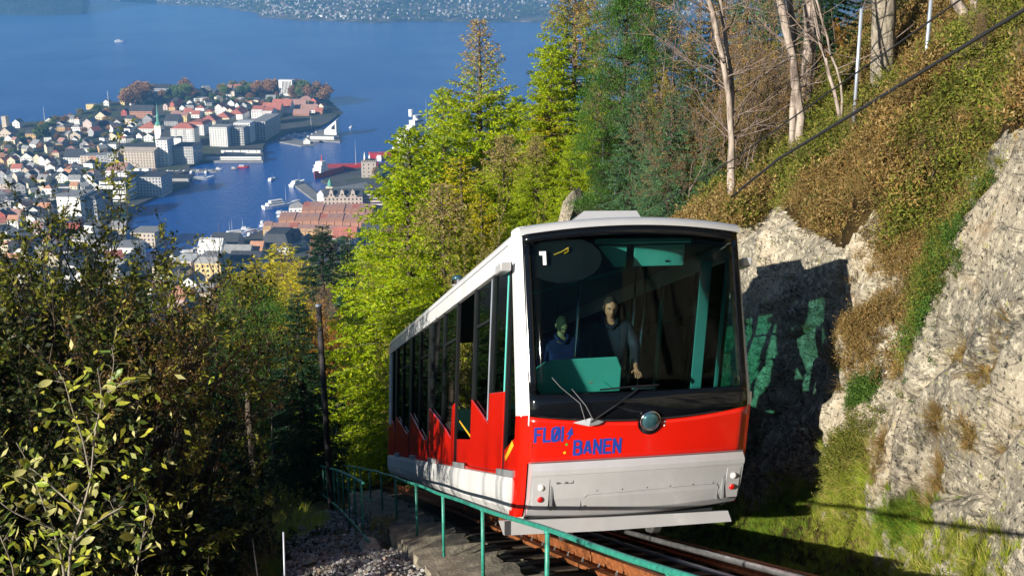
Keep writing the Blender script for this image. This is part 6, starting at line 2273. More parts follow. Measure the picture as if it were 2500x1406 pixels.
for st in stems:
    P = np.array([np.array(at_y(a, b_, y)) for a, b_, y in st]) - np.array(SB)
    d = np.concatenate([[0], np.cumsum(np.linalg.norm(np.diff(P, axis=0), axis=1))])
    n = max(8, int(d[-1] / 0.05))
    tt_ = np.linspace(0, d[-1], n)
    Q = np.stack([np.interp(tt_, d, P[:, c]) for c in range(3)], 1)
    Q[1:-1] = (Q[:-2] + Q[1:-1] * 2 + Q[2:]) / 4
    sp.append((Q, np.linspace(0.008 if len(st) > 5 else 0.005, 0.0018, n)))
    L = d[-1]
    for t in np.arange(0.15, 1.0, 0.032 / max(L, .2)):
        i0 = min(int(t * (n - 1)), n - 2)
        nodes.append((Q[i0], Q[i0 + 1] - Q[i0], t))
tube_arr(sp, 'stem', M['bark_pale'], sal, 6)
r = random.Random(5)
r.shuffle(nodes)
pet = []
for k_, (p, d, t) in enumerate(nodes[:285]):
    dv = Vector(d).normalized()
    a = r.uniform(0, 6.28)
    outv = Vector((math.cos(a), math.sin(a) * 0.7, r.uniform(-0.2, 0.7))).normalized()
    outv = (outv + dv * 0.5).normalized()
    pl_ = r.uniform(0.008, 0.06)
    tipp = Vector(p) + outv * pl_
    pet.append((np.array([p, np.array(tipp)]), np.array([0.0014, 0.0010])))
    me = leaf_me[r.choice([0, 0, 1, 1, 2, 3, 3, 4])]
    lf = bpy.data.objects.new('leaf', me); COL.objects.link(lf); lf.parent = sal
    s = r.uniform(0.036, 0.080)
    lf.scale = (s * 1.05, s * 1.0, s)
    q = (outv + Vector((r.gauss(0, .3), r.gauss(0, .3), r.gauss(-.15, .3)))).to_track_quat('Y', 'Z')
    lf.rotation_mode = 'QUATERNION'
    from mathutils import Quaternion
    lf.rotation_quaternion = q @ Quaternion((0, 1, 0), r.gauss(0, .7))
    lf.location = tipp
tube_arr(pet, 'leaf_stalks', M['bark_pale'], sal, 4)
NP = np.array([n_[0] for n_ in nodes]); rr_ = np.random.default_rng(8)
k_ = rr_.integers(0, len(NP), 450)
lo_ = NP[k_] + rr_.normal(0, 1, (450, 3)) * np.array([0.16, 0.22, 0.12]) + np.array([0, 0.1, -0.08])
tag(leaves_mesh('small_leaves', lo_, rr_.normal(0, 1, (450, 3)) + np.array([0, 0, -.3]), 0.05 * rr_.uniform(.6, 1.3, 450), 0.011, M['big_leaf'], sal, rr_), kind='stuff')

# ------------------------------------------------------------------ poles and wires
def pole(label, bx_, by_, tx_, ty_, y, r0, material, cat='pole', name='pole', cap=None, seg=8):
    top = at_y(tx_, ty_, y); bot = at_y(bx_, by_, y)
    zg = surf_z(bot.x, bot.y)
    bot = Vector((bot.x, bot.y, min(bot.z, zg) - 0.2))
    o = MB().tube([Vector((0, 0, 0)), top - bot], [r0, r0 * 0.85], seg).build(name, M[material], None, True, tuple(bot))
    tag(o, label, cat)
    if cap:
        MB().tube([top - bot, top - bot + Vector((0, 0, cap[1]))], cap[0], seg).build('cap', M['galv'], o, True)
    return o


pole('tall tarred wooden pole with metal cap left of the track', 808, 1200, 778, 748, 27, 0.085, 'pole', cap=(0.085, 0.05))
pole('square metal post standing in the heather left of the thick trunk', 2093, 212, 2103, 22, 17.5, 0.036, 'galv', 'post', 'fence_post', seg=4)
pole('square metal post standing in the heather right of the thick trunk', 2266, 126, 2275, -25, 16.5, 0.036, 'galv', 'post', 'fence_post', seg=4)
pole('grey metal post high up at the edge behind the trunks', 1984, 150, 1991, 70, 24, 0.05, 'galv', 'post', 'fence_post', seg=4)
pole('thin white post beside the low spruces above the car roof', 1502, 417, 1504, 372, 33, 0.035, 'galv', 'post', 'fence_post', seg=4)
pole('thin grey post in front of the rock outcrop', 1470, 382, 1473, 340, 34, 0.035, 'galv', 'post', 'fence_post', seg=4)
pole('short grey metal stake in the gravel edge', 687, 1372, 692, 1298, 11.5, 0.014, 'galv', 'stake', 'stake', seg=6)
pole('short dark leaning stake on the grassy bank', 637, 1366, 617, 1315, 12.5, 0.013, 'pole', 'stake', 'stake', seg=6)
pole('left pale wooden mast beside the distant track bend', 813, 1100, 811, 950, 68, 0.10, 'bark_pale', seg=6)
pole('right pale wooden mast beside the distant track bend', 825, 1060, 824, 960, 74, 0.09, 'bark_pale', seg=6)
for px, by_, ty_, y, lb in ((870, 1040, 945, 92, 'left green lamp post by the distant passing place'), (913, 1010, 945, 84, 'right green lamp post by the distant passing place')):
    o = pole(lb, px, by_, px + 3, ty_, y, 0.07, 'green_rail', 'lamp post', 'lamp_post', seg=6)
    top = at_y(px + 3, ty_, y) - Vector(o.location)
    MB().ball((top.x, top.y, top.z + 0.15), 0.24, n=8, m=6).build('lamp_globe', M['white'], o, True)


def wire(label, pts, r0, sag=0.0, name='overhead_wire'):
    org = Vector(pts[0])
    P = []
    for a, b_ in zip(pts[:-1], pts[1:]):
        for k_ in range(12):
            t = k_ / 12
            p = Vector(a).lerp(Vector(b_), t) - org; p.z -= sag * 4 * t * (1 - t)
            P.append(p)
    P.append(Vector(pts[-1]) - org)
    o = MB().tube(P, r0, 6).build(name, M['wire'], None, True, tuple(org))
    return tag(o, label, 'wire')


wire('thick black cable running down over the heather bank', [car_w(4.0, -7, 5.62), car_w(4.0, 0.11, 5.50), car_w(4.0, 5.6, 5.36), car_w(4.1, 7.5, 5.2)], 0.024)
wire('thin black wire running above the heather behind the thick cable', [car_w(4.5, -6, 6.7), car_w(4.5, 2.1, 6.40), car_w(4.5, 8.4, 6.13), car_w(4.2, 20, 6.0)], 0.013)
# ------------------------------------------------------------------ the town across and around the harbour
LAND_Z = WATER_Z + 2.2
coast = [(-900, 400), (-300, 335), (0, 312), (60, 303), (110, 298), (190, 279), (250, 262), (350, 240), (450, 231), (620, 227), (740, 228), (795, 242), (826, 270), (822, 283), (800, 300), (760, 316), (705, 322),
         (655, 343), (642, 356), (642, 392), (500, 394), (462, 404), (462, 418), (402, 432), (462, 444), (462, 452), (402, 470), (330, 502), (300, 560), (330, 640), (415, 640), (432, 618), (520, 598), (590, 583), (640, 562), (700, 532),
         (742, 508), (742, 492), (790, 494), (836, 466), (783, 440), (880, 408), (920, 396), (962, 398), (1015, 345), (1060, 300), (1250, 270), (1500, 250), (2300, 240), (3600, 230), (3600, 860), (-900, 860)]
poly = [at_z(a, b_, LAND_Z) for a, b_ in coast]
MOUNDS = [((230, 270), 120, 60, 14), ((420, 250), 150, 80, 20), ((600, 245), 160, 80, 20), ((720, 250), 110, 70, 16), ((60, 330), 170, 90, 12), ((300, 330), 170, 150, 10), ((560, 262), 200, 80, 12)]
_mc = [(at_z(a, b_, LAND_Z), rx * 0.9, ry * 1.4, h) for (a, b_), rx, ry, h in MOUNDS]


def land_z(x, y):
    x = np.asarray(x, dtype=float); y = np.asarray(y, dtype=float)
    z = np.zeros_like(x)
    for c, rx, ry, h in _mc:
        z = np.maximum(z, h * np.exp(-((x - c.x) / rx) ** 2 - ((y - c.y) / ry) ** 2))
    return LAND_Z + np.maximum(z - 0.8, 0)


def town_pt(px, py):
    p = at_z(px, py, LAND_Z)
    for _ in range(4):
        z = float(land_z(p.x, p.y))
        p = at_z(px, py, z)
    return p


m, nt, b = new_mat('town_ground')
f = noise_fac(nt, 0.02, 5)
nt.links.new(ramp(nt, f, [(0.40, (0.050, 0.052, 0.055)), (0.52, (0.075, 0.075, 0.075)), (0.60, (0.035, 0.055, 0.02))]), b.inputs['Base Color'])
b.inputs['Roughness'].default_value = 0.95
M['town_ground'] = m
# flat land with quay walls
import bmesh
bm = bmesh.new()
top = [bm.verts.new((p.x, p.y, LAND_Z)) for p in poly]
f = bm.faces.new(top)
bot = [bm.verts.new((p.x, p.y, WATER_Z - 2)) for p in poly]
for i in range(len(top)):
    j = (i + 1) % len(top)
    bm.faces.new((top[i], bot[i], bot[j], top[j]))
bmesh.ops.triangulate(bm, faces=[f])
bmesh.ops.recalc_face_normals(bm, faces=bm.faces)
me = bpy.data.meshes.new('land'); bm.to_mesh(me); bm.free()
me.materials.append(M['town_ground'])
land = bpy.data.objects.new('land', me); COL.objects.link(land); tag(land, kind='structure')
# the low hills of the headland
xs = np.arange(-1150, -200, 12.0); ys = np.arange(1250, 2300, 12.0)
XX, YY = np.meshgrid(xs, ys, indexing='ij')
ZZ = land_z(XX, YY)


def in_poly(x, y):
    c = np.zeros(np.shape(x), dtype=bool)
    n = len(poly)
    for i in range(n):
        a, b_ = poly[i], poly[(i + 1) % n]
        cond = ((a.y > y) != (b_.y > y))
        with np.errstate(divide='ignore', invalid='ignore'):
            xi = (b_.x - a.x) * (y - a.y) / (b_.y - a.y + 1e-12) + a.x
        c ^= cond & (x < xi)
    return c


ins = in_poly(XX, YY)
er = ins.copy()
for _ in range(1):
    er[1:-1, 1:-1] &= ins[:-2, 1:-1] & ins[2:, 1:-1] & ins[1:-1, :-2] & ins[1:-1, 2:]
ZZ = np.where(er, ZZ + 0.02, np.where(ins, np.minimum(ZZ, LAND_Z + 1.5), LAND_Z - 8.0))
ZZ = np.where(ZZ <= LAND_Z + 0.3, LAND_Z - 3, ZZ)
nI, nJ = XX.shape
idx = np.arange(nI * nJ).reshape(nI, nJ)
q = np.stack([idx[:-1, :-1], idx[:-1, 1:], idx[1:, 1:], idx[1:, :-1]], -1).reshape(-1, 4)[:, ::-1]
m, nt, b = new_mat('headland_grass_and_streets')
f = noise_fac(nt, 0.018, 6)
nt.links.new(ramp(nt, f, [(0.38, (0.03, 0.045, 0.02)), (0.5, (0.05, 0.07, 0.025)), (0.56, (0.06, 0.06, 0.055)), (0.66, (0.09, 0.065, 0.04))]), b.inputs['Base Color'])
b.inputs['Roughness'].default_value = 0.95
hl = mesh_obj('hill', np.stack([XX, YY, ZZ], -1).reshape(-1, 3), q, m, smooth=True)
tag(hl, kind='structure')

# ---- building kit
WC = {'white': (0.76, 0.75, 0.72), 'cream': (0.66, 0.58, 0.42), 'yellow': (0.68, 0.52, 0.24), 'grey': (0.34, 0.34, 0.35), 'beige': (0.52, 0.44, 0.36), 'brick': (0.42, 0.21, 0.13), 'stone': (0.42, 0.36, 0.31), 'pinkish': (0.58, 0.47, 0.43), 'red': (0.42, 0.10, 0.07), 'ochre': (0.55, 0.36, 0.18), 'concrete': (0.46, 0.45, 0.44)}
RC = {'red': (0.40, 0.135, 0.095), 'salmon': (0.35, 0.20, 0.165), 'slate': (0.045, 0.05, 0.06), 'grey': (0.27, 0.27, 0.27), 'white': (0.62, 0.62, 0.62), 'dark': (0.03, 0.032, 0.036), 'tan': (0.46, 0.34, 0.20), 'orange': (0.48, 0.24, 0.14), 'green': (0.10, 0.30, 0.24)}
for k_, c in WC.items(): M['w_' + k_] = mat(k_ + '_wall', c, 0.85, var=0.10, scale=0.15)
for k_, c in RC.items(): M['r_' + k_] = mat(k_ + '_roof', c, 0.8, var=0.22, scale=0.3)
M['pane'] = mat('dark_window_pane', (0.03, 0.04, 0.055), 0.15, var=0.4, scale=0.4)
M['chimney'] = mat('chimney_brick', (0.30, 0.16, 0.11), 0.9)
BLD = []


def windows_mb(w, d, h, sx=3.2, sy=3.1, ww=1.3, wh=1.5, z0=1.2, faces='SE', top=0.6, band=False, dark=0.06):
    """window panes set 6 cm proud-less: a recess look by a dark pane just outside the wall"""
    mb = MB()
    nz = max(1, int((h - top) / sy))
    for side in faces:
        L = w if side in 'SN' else d
        nx = max(1, int((L - 1.2) / sx))
        for k_ in range(nz):
            z = z0 + k_ * sy * ((h - top) / sy) / nz
            if z + wh > h - 0.2: continue
            if band:
                rng_ = [(-L / 2 + 0.8, L / 2 - 0.8)]
            else:
                rng_ = [(-L / 2 + L * (i + .5) / nx - ww / 2, -L / 2 + L * (i + .5) / nx + ww / 2) for i in range(nx)]
            for a, c in rng_:
                e = dark
                if side == 'S': q = [(a, -d / 2 - e, z), (c, -d / 2 - e, z), (c, -d / 2 - e, z + wh), (a, -d / 2 - e, z + wh)]
                elif side == 'E': q = [(w / 2 + e, a, z), (w / 2 + e, c, z), (w / 2 + e, c, z + wh), (w / 2 + e, a, z + wh)]
                elif side == 'W': q = [(-w / 2 - e, c, z), (-w / 2 - e, a, z), (-w / 2 - e, a, z + wh), (-w / 2 - e, c, z + wh)]
                else: q = [(c, d / 2 + e, z), (a, d / 2 + e, z), (a, d / 2 + e, z + wh), (c, d / 2 + e, z + wh)]
                mb.add(q, [(0, 1, 2, 3)])
    return mb


def building(px, py, wpx, hpx, dm, wall='white', roof='red', rt='gable', label=None, cat='building', yaw=-3.0, rh=None, name=None, win=(3.4, 3.1, 1.4, 1.6), ridge='y', band=False, single=False, faces='SE', group=None, chim=0, pos=None, wm=None, hm=None, axis=None):
    p = town_pt(px, py) if pos is None else Vector(pos)
    sc = (p.y * CP - p.z * SP) / F
    w = wm or wpx * sc
    h = hm or hpx * sc / math.cos(math.atan2(-p.z, p.y)) * 1.02
    root = empty(name or ('house' if cat == 'house' else 'building'), (0, 0, 0), rad(yaw))
    cdir = Vector((-math.sin(rad(yaw)), math.cos(rad(yaw)), 0))
    root.location = (p.x + cdir.x * dm / 2, p.y + cdir.y * dm / 2, p.z - 0.05)
    d = dm
    rh = rh if rh is not None else {'flat': 0.5, 'gable': min(w, d) * 0.42, 'hip': min(w, d) * 0.30, 'mansard': 3.4}[rt]
    axis = axis or ridge
    mb = MB(); mb.box(-w / 2, w / 2, -d / 2, d / 2, -2.0, h)
    if rt == 'gable':
        if axis == 'y': mb.prism([(-w / 2, h - .001), (w / 2, h - .001), (0, h + rh - 0.15)], 1, -d / 2, d / 2)
        else: mb.prism([(-d / 2, h - .001), (d / 2, h - .001), (0, h + rh - 0.15)], 0, -w / 2, w / 2)
    mb.build('wall', M['w_' + wall], root)
    mb = MB(); o_ = 0.35
    if rt == 'gable':
        if axis == 'y':
            a, t = w / 2 + o_, 0.22
            mb.prism([(-a, h - o_ * .6), (0, h + rh), (a, h - o_ * .6), (a, h - o_ * .6 - t), (0, h + rh - t), (-a, h - o_ * .6 - t)], 1, -d / 2 - o_, d / 2 + o_)
        else:
            a, t = d / 2 + o_, 0.22
            mb.prism([(-a, h - o_ * .6), (0, h + rh), (a, h - o_ * .6), (a, h - o_ * .6 - t), (0, h + rh - t), (-a, h - o_ * .6 - t)], 0, -w / 2 - o_, w / 2 + o_)
    elif rt in ('hip', 'mansard'):
        a, c = w / 2 + o_, d / 2 + o_
        ins_ = min(a, c) * (0.98 if rt == 'hip' else 0.32)
        v_ = [(-a, -c, h), (a, -c, h), (a, c, h), (-a, c, h), (-a + ins_, -c + ins_, h + rh), (a - ins_, -c + ins_, h + rh), (a - ins_, c - ins_, h + rh), (-a + ins_, c - ins_, h + rh)]
        mb.add(v_, [(0, 3, 2, 1), (0, 1, 5, 4), (1, 2, 6, 5), (2, 3, 7, 6), (3, 0, 4, 7), (4, 5, 6, 7)])
    else:
        mb.box(-w / 2 - .25, w / 2 + .25, -d / 2 - .25, d / 2 + .25, h + 0.002, h + 0.45)
    rf = mb.build('roof', M['r_' + roof], root)
    if chim:
        for q in range(chim):
            t = (q + 0.5) / chim - 0.5
            cx, cyy = (0.8, t * d * .8) if axis == 'y' else (t * w * .8, 0.8)
            zb = h + rh * 0.6 if rt != 'flat' else h
            mb = MB(); mb.box(cx - .45, cx + .45, cyy - .45, cyy + .45, zb - 0.5, zb + (rh * 0.4 + 1.1 if rt != 'flat' else 2.2)); mb.build('chimney', M['chimney'], rf)
    if win:
        wmb = windows_mb(w, d, h, win[0], win[1], win[2], win[3], faces=faces, band=band)
        if wmb.v:
            if single and len(wmb.f) < 120:
                for i in range(len(wmb.f)):
                    s2 = MB(); s2.add([wmb.v[j] for j in wmb.f[i]], [(0, 1, 2, 3)]); s2.build('window', M['pane'], root)
            else:
                tag(wmb.build('windows', M['pane'], root), kind='stuff')
    tag(root, label, cat, group)
    BLD.append((px, py, wpx, hpx, root))
    return root, w, d, h


# hand-placed buildings, from the tip of the headland to the head of the harbour
hot, hw, hd_, hh_ = building(698, 234, 35, 36, 15, 'white', 'white', 'flat', 'tall white slab hotel towering over the trees at the tip of the headland', 'hotel', yaw=-14, win=None)
mb = MB()
for k_ in range(7):
    x = -hw / 2 + hw * (0.28 + k_ * 0.105)
    mb.box(x - .75, x + .75, -hd_ / 2 - .12, -hd_ / 2 + .1, 3, hh_ - 1.5)
mb.build('window_strip', M['pane'], hot)
# white fins with no windows at the left end
H_ = [
    (448, 358, 58, 42, 22, 'white', 'red', 'hip', 'white apartment block with red hipped roof and columns of balconies', {'chim': 1, 'win': (3.0, 2.9, 1.5, 1.5)}),
    (477, 330, 44, 24, 40, 'white', 'red', 'mansard', 'white block with red mansard roof and dormers behind the balcony block', {'chim': 2}),
    (507, 313, 41, 17, 34, 'cream', 'red', 'hip', 'cream block with wide red hipped roof, middle of the red roofed row', {'chim': 2}),
    (541, 304, 40, 15, 36, 'cream', 'red', 'hip', 'cream block with steep red roof up the street from the wide hipped one', {'chim': 2}),
    (574, 293, 38, 13, 40, 'white', 'red', 'hip', 'white plain walled block with broad red roof above the white office roof', {'chim': 1, 'win': None}),
    (580, 278, 30, 8, 26, 'cream', 'red', 'hip', 'small red roofed block behind the plain walled one', {}),
    (534, 281, 17, 19, 26, 'white', 'red', 'gable', 'white gabled block with bay windows, left of three in a row', {'chim': 1}),
    (548, 284, 14, 17, 26, 'white', 'red', 'gable', 'white gabled block, middle of three in a row', {}),
    (562, 287, 14, 16, 26, 'cream', 'red', 'gable', 'cream gabled block, right of three in a row', {}),
    (627, 293, 26, 20, 36, 'white', 'red', 'gable', 'white four storey block with red roof, left one of a joined pair', {'ridge': 'x'}),
    (652, 304, 24, 27, 36, 'white', 'red', 'gable', 'white four storey block with red roof stepping down to the quay', {'ridge': 'x'}),
    (662, 285, 46, 15, 26, 'cream', 'red', 'gable', 'long cream block with red roof and dormers behind the joined pair', {'ridge': 'x', 'chim': 2}),
    (686, 278, 46, 14, 30, 'white', 'red', 'gable', 'longest red roofed white block near the tip of the headland', {'ridge': 'x', 'chim': 3}),
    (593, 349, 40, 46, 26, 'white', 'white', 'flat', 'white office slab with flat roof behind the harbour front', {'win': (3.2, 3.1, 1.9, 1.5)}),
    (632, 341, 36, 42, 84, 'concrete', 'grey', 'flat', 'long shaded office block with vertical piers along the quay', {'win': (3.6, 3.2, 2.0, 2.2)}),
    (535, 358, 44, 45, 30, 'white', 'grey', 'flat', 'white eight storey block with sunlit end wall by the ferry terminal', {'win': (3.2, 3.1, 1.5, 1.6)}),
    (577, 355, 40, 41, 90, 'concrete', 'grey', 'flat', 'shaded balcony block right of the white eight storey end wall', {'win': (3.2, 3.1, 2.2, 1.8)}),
    (427, 296, 22, 14, 20, 'yellow', 'salmon', 'gable', 'yellow town house with brownish roof, left of a pair', {'ridge': 'x', 'chim': 1}),
    (447, 298, 20, 13, 20, 'yellow', 'salmon', 'gable', 'yellow town house with brownish roof, right of a pair', {'ridge': 'x'}),
    (458, 283, 20, 9, 16, 'white', 'red', 'gable', 'low white house with red roof behind the yellow pair', {'ridge': 'x'}),
    (477, 289, 20, 9, 16, 'white', 'red', 'gable', 'low white house with red roof right of the yellow pair', {'ridge': 'x'}),
    (488, 279, 22, 14, 22, 'white', 'red', 'hip', 'tall square white house under a plain red hipped roof', {'win': None}),
    (509, 282, 17, 8, 18, 'cream', 'red', 'hip', 'small house with red hipped roof right of the square white house', {}),
    (488, 256, 28, 14, 20, 'white', 'white', 'flat', 'white villa with grey terraces among the park trees', {}),
    (445, 271, 13, 8, 14, 'white', 'grey', 'gable', 'small white gabled house below the park', {}),
    (418, 308, 34, 12, 26, 'grey', 'slate', 'gable', 'grey hall with slate roof right of the church spire', {'ridge': 'x'}),
    (404, 270, 11, 12, 12, 'pinkish', 'salmon', 'gable', 'narrow pink gabled house above the church spire', {}),
    (388, 222, 54, 6, 18, 'grey', 'dark', 'gable', 'long dark roofed house on the crest of the headland', {'ridge': 'x'}),
    (745, 256, 42, 9, 24, 'white', 'salmon', 'hip', 'white hall with brownish roof below the russet trees', {'chim': 1}),
    (725, 268, 40, 7, 26, 'cream', 'salmon', 'gable', 'long brownish roofed wharf house near the tip', {'ridge': 'x'}),
    (752, 276, 44, 7, 20, 'white', 'salmon', 'gable', 'low white wharf house with brown roof at the tip of the headland', {'ridge': 'x'}),
    (778, 279, 18, 7, 18, 'brick', 'red', 'gable', 'last red shed at the tip of the headland', {'ridge': 'x'}),
    (735, 283, 40, 6, 14, 'brick', 'salmon', 'gable', 'row of reddish boathouses at the water near the tip', {'ridge': 'x'}),
    (660, 250, 24, 7, 16, 'grey', 'grey', 'gable', 'grey roofed house left of the tall hotel', {'ridge': 'x'}),
    (399, 405, 28, 60, 24, 'white', 'grey', 'flat', 'narrow white tower block with small windows beside the harbour', {'win': (3.4, 3.3, 1.4, 1.5), 'hm': None}),
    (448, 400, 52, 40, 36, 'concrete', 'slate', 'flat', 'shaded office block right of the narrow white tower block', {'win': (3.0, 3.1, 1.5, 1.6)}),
    (336, 410, 88, 40, 60, 'beige', 'slate', 'gable', 'large shaded block with a sunlit strip of wall on its roof', {'ridge': 'x', 'rh': 5, 'win': (3.4, 3.2, 1.4, 1.7)}),
    (278, 411, 27, 34, 20, 'concrete', 'grey', 'flat', 'grey office tower with a close grid of windows', {'win': (2.6, 3.0, 1.7, 1.9)}),
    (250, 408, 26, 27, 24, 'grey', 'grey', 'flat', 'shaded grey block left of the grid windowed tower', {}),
    (232, 406, 22, 24, 22, 'brick', 'grey', 'flat', 'orange brick block beside the grey block', {}),
    (210, 402, 26, 20, 22, 'beige', 'grey', 'flat', 'beige block with flat roof left of the orange brick one', {}),
    (176, 400, 42, 15, 24, 'white', 'slate', 'gable', 'long white block with small square windows and slate roof', {'ridge': 'x'}),
    (278, 492, 64, 48, 58, 'white', 'slate', 'flat', 'white department building with long window bands on the inner quay', {'band': True, 'win': (3.0, 5.2, 1.0, 1.6)}),
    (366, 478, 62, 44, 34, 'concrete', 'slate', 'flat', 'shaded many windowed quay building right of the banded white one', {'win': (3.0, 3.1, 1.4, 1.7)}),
    (333, 440, 54, 14, 34, 'white', 'white', 'flat', 'white flat roofed hall with rooftop cabins behind the quay building', {'win': (3.6, 3.4, 1.6, 1.4)}),
    (280, 434, 46, 12, 36, 'white', 'salmon', 'gable', 'white hall with brownish roof left of the flat roofed hall', {'ridge': 'x'}),
    (173, 545, 58, 62, 34, 'white', 'grey', 'flat', 'big plain white block with grey roof at the lower left of town', {'win': (6, 5, 1.4, 1.6)}),
    (221, 540, 38, 50, 40, 'grey', 'slate', 'mansard', 'shaded block with white dormers right of the plain white block', {}),
    (138, 505, 44, 18, 30, 'white', 'grey', 'flat', 'white flat block left of the big plain white block', {}),
    (11, 312, 11, 26, 10, 'beige', 'grey', 'flat', 'narrow beige tower at the left shore', {'win': None}),
    (40, 313, 18, 13, 14, 'white', 'grey', 'gable', 'white villa with turret at the left shore', {}),
    (14, 341, 30, 16, 22, 'beige', 'grey', 'gable', 'beige gabled hall at the left edge', {}),
    (215, 324, 22, 24, 22, 'pinkish', 'grey', 'gable', 'pale gabled hall facing the sun on the green rise', {'win': None}),
    (247, 301, 28, 16, 20, 'cream', 'slate', 'gable', 'cream house with stepped roofs above the gabled hall', {}),
    (252, 317, 28, 9, 20, 'white', 'slate', 'gable', 'white house with dark roof below the cream stepped one', {'ridge': 'x'}),
    (220, 265, 20, 9, 14, 'yellow', 'grey', 'flat', 'small square yellow house on the old fort wall', {}),
    (259, 257, 12, 8, 14, 'white', 'grey', 'gable', 'white gabled house beside the tall mast', {}),
    (299, 257, 11, 9, 12, 'yellow', 'slate', 'gable', 'narrow yellow house left of the russet trees', {}),
    (303, 283, 14, 10, 12, 'red', 'slate', 'gable', 'red wooden house below the narrow yellow one', {}),
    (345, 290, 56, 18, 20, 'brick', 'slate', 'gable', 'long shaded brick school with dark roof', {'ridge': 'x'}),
    (360, 327, 50, 12, 30, 'white', 'red', 'hip', 'white building with orange red roof left of the church tower', {'chim': 1}),
    (318, 318, 14, 10, 12, 'white', 'slate', 'gable', 'little white gabled house left of the orange red roof', {}),
    (301, 341, 24, 8, 16, 'white', 'slate', 'gable', 'white house with dark gable in the hollow before the church', {}),
    (312, 369, 26, 7, 14, 'white', 'slate', 'gable', 'low sunlit white house before the large shaded block', {'ridge': 'x'}),
    (272, 364, 24, 11, 16, 'white', 'grey', 'flat', 'white cubic house above the grid windowed tower', {}),
    # east side
    (727, 519, 42, 11, 16, 'white', 'grey', 'hip', 'white harbour shed with grey roof beside the moored white ship', {'yaw': 6}),
    (839, 520, 94, 38, 18, 'stone', 'slate', 'gable', 'long stone warehouse with three curved gables and small square windows', {'ridge': 'x', 'rh': 7, 'single': False, 'win': (3.6, 3.5, 1.5, 1.9), 'yaw': 2, 'chim': 0}),
    (912, 516, 46, 40, 20, 'pinkish', 'grey', 'flat', 'modern block with bands of windows joined to the stone warehouse', {'band': True, 'win': (3, 3.3, 1, 1.7), 'yaw': 2}),
    (901, 434, 36, 37, 18, 'stone', 'slate', 'hip', 'square medieval stone tower with battlements and dark roof turrets', {'rh': 3, 'yaw': 4, 'win': (4.6, 4.0, 1.2, 1.8)}),
    (986, 398, 34, 26, 20, 'stone', 'grey', 'gable', 'stone hall with tall gable half hidden by the larch', {}),
]
for (px, py, w, h, d, wall, roof, rt, label, kw) in H_:
    kw = dict(kw)
    cat = 'tower' if 'medieval' in label else 'warehouse' if 'warehouse' in label else 'house' if 'house' in label and 'warehouse' not in label else 'building'
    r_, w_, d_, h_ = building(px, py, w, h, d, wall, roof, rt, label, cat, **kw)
    if 'balconies' in label:
        mb = MB()
        for cx in (-0.30, 0.05, 0.42):
            for k_ in range(int(h_ / 2.9)):
                z = 1.5 + k_ * 2.9
                mb.box(cx * w_ - 1.6, cx * w_ + 1.6, -d_ / 2 - 1.2, -d_ / 2 - 0.01, z, z + 0.9)
        tag(mb.build('balconies', M['w_grey'], r_), kind='stuff')
    if 'three curved' in label:
        for cx in (-0.30, -0.02, 0.26):
            mb = MB(); pts = [(cx * w_ + a * 3.6, h_ + c * 7.2) for a, c in [(-1, -.1), (-1, .15), (-.55, .3), (-.5, .75), (-.25, .95), (0, 1.05), (.25, .95), (.5, .75), (.55, .3), (1, .15), (1, -.1)]]
            mb.prism(pts, 1, -d_ / 2 - 0.15, -d_ / 2 + 3.5); g_ = mb.build('gable', M['w_stone'], r_)
            mb = MB(); mb.box(cx * w_ - .7, cx * w_ + .7, -d_ / 2 - .25, -d_ / 2 - .16, h_ + 1.2, h_ + 3.2); mb.build('window', M['pane'], g_)
        mb = MB(); mb.box(-w_ / 2 + 1, -w_ / 2 + 8, d_ / 2 - 6, d_ / 2, h_, h_ + 8); mb.build('stair_turret', M['w_cream'], r_)
        mb = MB(); mb.tube([(-w_ / 2 + 5, d_ / 2 - 3, h_ + 8), (-w_ / 2 + 5, d_ / 2 - 3, h_ + 12), (-w_ / 2 + 5, d_ / 2 - 3, h_ + 16)], [2.6, 2.2, 0.1], 8); mb.build('turret_cap', M['r_green'], r_)
        mb = MB(); mb.box(-w_ / 2 - .15, w_ / 2 + .15, -d_ / 2 - .35, -d_ / 2 - .02, h_ - .8, h_ - 0.1); mb.build('cornice', M['w_pinkish'], r_)
    if 'battlements' in label:
        mb = MB()
        n = 9
        for k_ in range(n):
            t = -w_ / 2 + w_ * (k_ + .5) / n
            mb.box(t - w_ / n * .32, t + w_ / n * .32, -d_ / 2 - .1, -d_ / 2 + .7, h_, h_ + 1.6)
        for k_ in range(6):
            t = -d_ / 2 + d_ * (k_ + .5) / 6
            mb.box(w_ / 2 - .7, w_ / 2 + .1, t - .9, t + .9, h_ + .001, h_ + 1.6)
        tag(mb.build('battlements', M['w_stone'], r_), kind='stuff')
        for cx, hh in ((-.28, 11), (0.05, 8)):
            mb = MB(); mb.tube([(cx * w_, 0, h_), (cx * w_, 0, h_ + 5), (cx * w_, 0, h_ + hh)], [1.4, 1.2, .1], 6); mb.build('turret', M['w_white'], r_)
    if 'department' in label:
        mb = MB(); mb.box(-w_ * .1, w_ * .28, -d_ * .1, d_ * .2, h_ + .46, h_ + 4.5); mb.build('rooftop_cabin', M['w_white'], r_)
    if 'rooftop cabins' in label:
        for cx in (-.2, .25):
            mb = MB(); mb.box(cx * w_ - 4, cx * w_ + 4, -4, 4, h_ + .46, h_ + 4); mb.build('rooftop_cabin', M['w_white'], r_)

